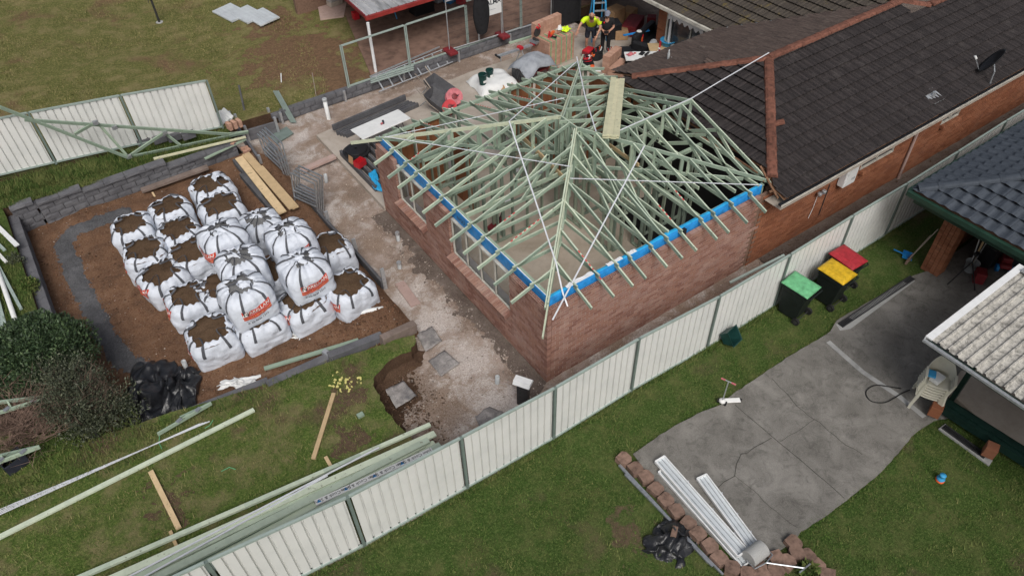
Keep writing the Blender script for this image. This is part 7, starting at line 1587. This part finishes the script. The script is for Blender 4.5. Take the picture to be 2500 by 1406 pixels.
# ================================================================== shrubs
def leaves(name, parent, n, centre, radii, size, mat, seed, shell=.45, jag=.18):
    rng = np.random.default_rng(seed); d = rng.normal(size=(n, 3)); d /= np.linalg.norm(d, axis=1)[:, None]; d[:, 2] = np.where(d[:, 2] < -.35, -d[:, 2], d[:, 2])
    rr = 1-shell*rng.random(n)**1.6; lum = np.array([noise.noise(Vector((float(a)*3.1+seed, float(b)*3.1, float(c)*3.1)))+.5*noise.noise(Vector((float(a)*8, float(b)*8+seed, float(c)*8))) for a, b, c in d])
    P = np.array(centre)+d*np.array(radii)*(rr*(1+jag*lum*1.6))[:, None]
    a = rng.normal(size=(n, 3)); a = a*.7+d*.6+np.array([0, 0, .5]); a /= np.linalg.norm(a, axis=1)[:, None]; b = np.cross(a, rng.normal(size=(n, 3))); b /= np.linalg.norm(b, axis=1)[:, None]
    s = size*rng.uniform(.6, 1.3, n)[:, None]; v = np.empty((n, 4, 3)); v[:, 0] = P-a*s; v[:, 1] = P+b*s*.4; v[:, 2] = P+a*s; v[:, 3] = P-b*s*.4
    o = bpy.data.objects.new(name, npmesh(name, v.reshape(-1, 3), np.arange(n*4), 4, mat)); COL.objects.link(o); o.parent = parent; return o
def stems(parent, base, n, h, spread, mat, r=.012, seed=1, name='stem'):
    rng = random.Random(seed); mb = MB()
    for k in range(n):
        a = rng.random()*6.28; L = h*rng.uniform(.6, 1.1); s = spread*rng.uniform(.4, 1); b = Vector(base)+Vector((rng.gauss(0, .12), rng.gauss(0, .12), 0))
        P = [b, b+Vector((s*.4*math.cos(a), s*.4*math.sin(a), L*.5)), b+Vector((s*math.cos(a+.3), s*math.sin(a+.3), L))]; mb.tube(P, [r, r*.7, r*.25], 5)
        for j in range(3): q = P[1].lerp(P[2], rng.random()); mb.tube([q, q+Vector((rng.gauss(0, .18), rng.gauss(0, .18), rng.uniform(.05, .25)))], [r*.5, r*.2], 4)
    return mb.build(name, mat, parent)
sh = thing('shrub', 'dense round dark green shrub beside the soil bed', 'shrub', (0, 0, 0)); c0 = (-9.3, 6.35, 1.35)
leaves('foliage', sh, 26000, c0, (1.12, 1.2, .78), .042, 'leaf_dark', 3, .5, .12); leaves('foliage', sh, 6000, (-9.5, 6.2, 1.2), (.9, .95, .6), .05, 'leaf_dark', 9, .9, .1); stems(sh, (-9.3, 6.3, .85), 14, .9, .6, 'twig', .02, 4)
sh = thing('shrub', 'loose grey green shrub with upright twigs by the black plastic', 'shrub', (0, 0, 0))
leaves('foliage', sh, 12000, (-8.95, 4.65, 1.3), (.75, .95, .75), .03, 'leaf_grey', 21, .75, .3); leaves('foliage', sh, 6000, (-8.6, 4.1, 1.1), (.75, .6, .55), .03, 'leaf_grey', 33, .8, .35); leaves('foliage', sh, 5000, (-9.1, 5.4, 1.3), (.6, .6, .7), .03, 'leaf_grey', 35, .8, .35); stems(sh, (-8.9, 4.5, .9), 60, 1.1, .8, 'twig', .01, 6); stems(sh, (-8.7, 4.2, .9), 40, .9, .7, 'twig', .009, 16)
sh = thing('dead_bush', 'heap of dead pinkish brown twigs beside the shrubs', 'bush', (0, 0, 0)); stems(sh, (-10.1, 4.9, 1.05), 150, .7, 1.0, 'dead_twig', .009, 8); stems(sh, (-9.9, 4.4, 1.05), 110, .5, .9, 'dead_twig', .008, 9)
sh = thing('weed_clump', 'small yellow green weed clump on the grey wall top', 'weed', (0, 0, 0)); leaves('foliage', sh, 1500, tuple(G(70, 700, .95)), (.25, .3, .16), .035, 'blade_tall', 41, .8, .3); leaves('foliage', sh, 1500, tuple(G(35, 640, .95)), (.25, .3, .16), .03, 'leaf_grey', 43, .8, .3)
# ================================================================== neighbour's yard
def bin_(lab, p, rz, lid, tilt=0.):
    t = thing('wheelie_bin', lab, 'bin', p, rz, 'wheelie bins along the fence'); mb = MB()
    f = lambda a, b, y0, z: [(-a, y0-b, z), (a, y0-b, z), (a, y0+b, z), (-a, y0+b, z)]
    R0 = f(.21, .24, .03, .04)+f(.275, .33, 0, .86)+f(.29, .345, 0, .88)+f(.29, .345, 0, .98); mb.add(R0, [(3, 2, 1, 0)]+[(4*k+i, 4*k+(i+1) % 4, 4*k+4+(i+1) % 4, 4*k+4+i) for k in range(3) for i in range(4)]); mb.build('bin_body', 'bin_body', t, bevel=.02)
    mb = MB(); mb.grid(lambda u, v: ((u-.5)*.61, (v-.5)*.76+.01, 1.0+.07*(1-(2*abs(u-.5))**4)*(1-(2*abs(v-.5))**6)+.02*v), 16, 16); mb.build('lid', lid, t, smooth=True, solid=.02)
    MB().box((0, .05, 1.085), (.34, .4, .02)).build('lid_panel', lid, t, bevel=.015)
    MB().tube([(-.27, -.37, .96), (-.25, -.43, .97), (.25, -.43, .97), (.27, -.37, .96)], .018, 8).build('handle', 'bin_body', t)
    for s in (-1, 1): w_ = MB().tube([(s*.25, -.28, .1), (s*.31, -.28, .1)], .1, 18).build('wheel', 'rubber', t); MB().tube([(s*.311, -.28, .1), (s*.318, -.28, .1)], .05, 12).build('hub', 'dark_steel', w_)
    MB().tube([(-.25, -.28, .1), (.25, -.28, .1)], .012, 6).build('axle', 'dark_steel', t); return t
for (x, y, rz_, ld, lab) in ((6.5, -1.8, .1, 'green_lid', 'dark wheelie bin with a green lid by the cream fence'), (7.58, -2.03, .05, 'yellow_lid', 'dark wheelie bin with a yellow lid in the middle of three'), (8.22, -1.86, -.03, 'red_lid', 'dark wheelie bin with a red lid tucked behind the yellow one')):
    bin_(lab, (x, y, hN(x)), rz_, ld)
t = thing('basket', 'dark green plastic tub tipped against the cream fence', 'basket', GN(1766, 832), .1); mb = MB(); f = lambda a, z: [(-a, -a, z), (a, -a, z), (a, a, z), (-a, a, z)]; mb.add(f(.13, 0)+f(.19, .3)+f(.21, .31), [(3, 2, 1, 0)]+[(4*k+i, 4*k+(i+1) % 4, 4*k+4+(i+1) % 4, 4*k+4+i) for k in range(2) for i in range(4)]); mb.build('tub', 'bucket_green', t, solid=.01); t.rotation_euler = (.9, .1, .2); t.location.z += .16
# scooter
t = thing('scooter', 'small white and pink kick scooter at the driveway edge', 'scooter', GD(1778, 980), 0); a = GD(1765, 978, .08)-t.location; b = GD(1807, 976, .08)-t.location
MB().bar(a, b, .12, .03).build('deck', 'print_white', t, bevel=.01); hd = a+Vector((-.02, .0, .0)); top = hd+Vector((.08, .04, .62)); MB().tube([hd, top], .014, 8).build('stem', 'galv', t); d2 = Vector((-.35, .9, 0)).normalized()
MB().tube([top-d2*.16, top+d2*.16], .012, 8).build('handlebar', 'galv', t)
for s in (-1, 1): MB().tube([top+d2*s*.07, top+d2*s*.17], .02, 8).build('grip', 'pink_red', t); q = hd+d2*s*.09; MB().tube([q-d2*.015+Vector((0, 0, -.03)), q+d2*.015+Vector((0, 0, -.03))], .055, 16).build('wheel', 'rubber', t)
MB().lathe([(0, 0), (.08, 0), (.07, .05), (0, .06)], hd+Vector((0, 0, -.01)), 14, cap=False).build('head_cover', 'print_white', t, smooth=True); q = b+Vector((.02, 0, -.03)); MB().tube([q-d2*.02, q+d2*.02], .045, 14).build('wheel', 'rubber', t)
# stack of plastic chairs
M('chair_plastic', (.62, .6, .5), .06, 5, .45)
def chair(lab, p, rz):
    t = thing('plastic_chair', lab, 'chair', p, rz, 'stacked garden chairs'); mb = MB()
    mb.grid(lambda u, v: ((u-.5)*.46, (v-.5)*.46, .42-.03*math.sin(u*3.1)+.02*(1-v)), 8, 8); mb.build('seat', 'chair_plastic', t, smooth=True, solid=.012)
    mb = MB()
    def bk(u, v): a = math.pi*(u*1.1-.05); return (-.29*math.cos(a), .02+.27*math.sin(a)+.1*v*math.sin(a), .42+v*(.2+.25*max(0, math.sin(a))**2))
    mb.grid(bk, 20, 5); mb.build('backrest', 'chair_plastic', t, smooth=True, solid=.014)
    for s in (-1, 1): MB().bar((s*.21, -.21, .43), (s*.26, -.3, 0), .05, .04).build('leg', 'chair_plastic', t); MB().bar((s*.19, .22, .43), (s*.24, .33, 0), .05, .04).build('leg', 'chair_plastic', t); MB().bar((s*.29, -.22, .63), (s*.29, .1, .64), .05, .025).build('armrest', 'chair_plastic', t); MB().bar((s*.25, -.23, .43), (s*.29, -.22, .63), .04, .03).build('arm_support', 'chair_plastic', t)
    return t
cp = GD(2252, 982); crz = 2.2-.9*0
c1 = chair('bottom chair of the cream plastic chair stack on the driveway', cp, crz-3.3)
for k in range(5):
    c = copy_tree(c1); c.location = (cp.x+.01*k, cp.y-.008*k, cp.z+.075*(k+1)); c['label'] = ['second', 'third', 'fourth', 'fifth', 'top'][k]+' chair from the ground in the cream plastic chair stack'
one(MB().box((0, 0, 0), (.3, .22, .1)).build('storage_tub', 'white_plastic', None, bevel=.02), 'pale tub lying on the seat of the stacked chairs', 'tub').location = cp+Vector((0, 0, .88))
one(MB().box((0, 0, 0), (.2, .16, .05), .5).build('blue_tray', 'tub_blue', None, bevel=.01), 'light blue lid on top of the stacked chairs', 'lid').location = cp+Vector((-.05, .12, .95))
HS = [(2200, 948), (2180, 945), (2140, 940), (2118, 950), (2115, 965), (2130, 980), (2160, 982), (2185, 970), (2205, 958), (2225, 950)]
t = thing('garden_hose', 'black garden hose looped on the driveway behind the chairs', 'hose', (0, 0, 0)); P = [GD(px, py, .015) for px, py in HS]; S_ = []
for i in range(len(P)-1):
    for k in range(4):
        a, b, c, d = P[max(0, i-1)], P[i], P[i+1], P[min(len(P)-1, i+2)]; u = k/4; S_.append(.5*((2*b)+(-a+c)*u+(2*a-5*b+4*c-d)*u*u+(-a+3*b-3*c+d)*u**3))
MB().tube(S_, .013, 6).build('loop', 'rubber', t, smooth=True); MB().tube([GD(2290, 935, .02), GD(2340, 938, .02), GD(2420, 944, .02)], .013, 6).build('run', 'rubber', t); MB().tube([GD(2290, 948, .02), GD(2340, 950, .02), GD(2420, 945, .02)], .013, 6).build('run', 'rubber', t)
t = thing('toy_fountain', 'small blue plastic toy with an orange base on the lawn', 'toy', GN(2294, 1172)); MB().lathe([(.0, 0), (.09, 0), (.09, .03), (.075, .04)], (0, 0, 0), 18, cap=False).build('base', 'orange_plastic', t, smooth=True); MB().lathe([(.075, .04), (.085, .08), (.06, .1), (.045, .16), (.06, .17), (.065, .2), (.0, .2)], (0, 0, 0), 18, cap=False).build('toy_body', 'tub_blue', t, smooth=True)
# edging stones
st = []
for k in range(4):
    mb = MB(); L, W, H = .28, .27, .17; rr = random.Random(k)
    q = [(-L/2, -W/2), (L/2-.05, -W/2), (L/2, -W/2+.06), (L/2, W/2-.05), (L/2-.06, W/2), (-L/2+.05, W/2), (-L/2, W/2-.06)]; q = [(x+rr.uniform(-.012, .012), y+rr.uniform(-.012, .012)) for x, y in q]; mb.prism(q, 0, H); st.append(mb.mesh('stone', 'edge_stone'))
ES = [(1523, 1120), (1553, 1143), (1578, 1165), (1602, 1193), (1626, 1220), (1652, 1247), (1680, 1277), (1706, 1303), (1733, 1332), (1757, 1362), (1787, 1386), (1825, 1400), (1862, 1405), (1893, 1392), (1922, 1372), (1945, 1350), (1937, 1325), (1972, 1357), (1995, 1380), (2020, 1405), (1895, 1362), (1850, 1380)]
for k, (px, py) in enumerate(ES):
    p = GN(px, py, .1); nx_ = ES[min(k+1, len(ES)-1)]; q = GN(*nx_, .1); an = math.atan2(q.y-p.y, q.x-p.x) if (q-p).length > .01 else 0
    o = inst('edging_stone', st[k % 4], None, (p.x, p.y, p.z-.12+.02*nz(k*1.7)), (random.uniform(-.04, .04), random.uniform(-.04, .04), an+random.uniform(-.15, .15)))
    o.data = o.data; tag(o, ('brown edging stone %s along the driveway end' % (['first', 'second', 'third', 'fourth', 'fifth', 'sixth', 'seventh', 'eighth', 'ninth', 'tenth', 'eleventh', 'twelfth', 'thirteenth', 'fourteenth', 'fifteenth', 'sixteenth', 'seventeenth', 'eighteenth', 'nineteenth', 'twentieth', 'twenty-first', 'twenty-second'][k]+' from the lawn corner near the fence')), 'stone', 'edging stones round the driveway end')
# aluminium trays
def tray(lab, a, b, w_, dz):
    A, B = GD(*a, dz), GD(*b, dz); t = thing('metal_tray', lab, 'tray', (0, 0, 0), 0, 'white trays on the driveway'); d = (B-A).normalized(); s = Vector((-d.y, d.x, 0)).normalized()
    MB().bar(A, B, w_, .01).build('base', 'alu_board', t)
    for k in (-1, 1): MB().bar(A+s*w_/2*k+Vector((0, 0, .03)), B+s*w_/2*k+Vector((0, 0, .03)), .022, .07).build('side_lip', 'white_paint', t); MB().bar(A+s*w_*.18*k+Vector((0, 0, .012)), B+s*w_*.18*k+Vector((0, 0, .012)), .008, .016).build('seam', 'steel', t)
    for q in (A, B): MB().bar(q-s*w_/2+Vector((0, 0, .03)), q+s*w_/2+Vector((0, 0, .03)), .022, .07).build('end_lip', 'white_paint', t)
    for u in (.3, .6, .85): MB().box(A.lerp(B, u)+s*w_*.55+Vector((0, 0, .04)), (.06, .04, .03), .8).build('clip', 'galv', t)
tray('lowest long white metal tray, mostly covered, on the driveway', (1617, 1148), (1822, 1378), .24, .02); tray('long white metal tray on top, left of the pair', (1610, 1122), (1812, 1352), .25, .1); tray('shorter white metal tray crossing at the near end', (1712, 1165), (1838, 1335), .24, .04)
t = None
for k, (a, b, w_, lab) in enumerate([((1512, 1135), (1730, 1372), .06, 'upper galvanised channel lying outside the stone edging'), ((1520, 1145), (1740, 1382), .05, 'middle galvanised channel lying outside the stone edging'), ((1526, 1158), (1765, 1402), .04, 'lowest galvanised pipe running out past the stone edging')]): long_bar(GN(*a, .06), GN(*b, .06), w_, .05, 'steel', lab, 'steel_channel', 'channel', 'channels beside the edging stones', out=0)
heap('refuse_bag', 'black plastic refuse bag held down by a brick on the lawn', 'bag', [(1560, 1345), (1612, 1260), (1712, 1300), (1668, 1392)], .0, .36, 'black_film', 5.2, 30)
one(MB().box((0, 0, 0), (.23, .11, .08), .6).build('loose_brick', 'edge_stone', None, bevel=.008), 'brown brick lying on the black refuse bag', 'brick').location = GN(1646, 1298, .26)
# lawn roller
t = thing('lawn_roller', 'concrete lawn roller with a steel T handle by the edging stones', 'roller', (0, 0, 0)); c = GD(1845, 1350, .17); ax_ = Vector((.75, .66, 0)).normalized()
ax_ = (GD(1862, 1335, .17)-GD(1832, 1358, .17)).normalized(); MB().tube([c-ax_*.2, c+ax_*.2], .17, 26).build('drum', 'pale_concrete', t, bevel=.01)
e1, e2 = c-ax_*.24, c+ax_*.24; pd = Vector((ax_.y, -ax_.x, 0)); j = c+pd*.25+Vector((0, 0, .05)); hnd = GD(1965, 1386, .25)
MB().tube([e1, e1+pd*.2, j], .014, 6).build('fork', 'steel', t); MB().tube([e2, e2+pd*.2, j], .014, 6).build('fork', 'steel', t); MB().tube([j, hnd], .016, 6).build('shaft', 'steel', t); MB().tube([hnd-ax_*.15, hnd+ax_*.15], .016, 6).build('handle', 'steel', t)
sh = thing('weed_clump', 'green strappy weeds growing through the edging stones', 'weed', (0, 0, 0)); leaves('foliage', sh, 220, tuple(GN(1975, 1395, .12)), (.16, .16, .15), .1, 'blade_tall', 51, .9, .3)
# timber rail leaning behind the fence
plank(V3(YP(1782, 690, -.85)), V3(YP(1915, 623, -1.25)), .06, .04, 'fence_green_light', 'green fence rail lying between the brick wall and the fence', 'fence_rail', 'rail'); one(MB().box((0, 0, 0), (.4, .3, .3), .5).build('earth_lump', 'side_earth', None, bevel=.06), 'lump of dug earth beside the fence in the side passage', 'earth').location = (5.9, -.8, .05)
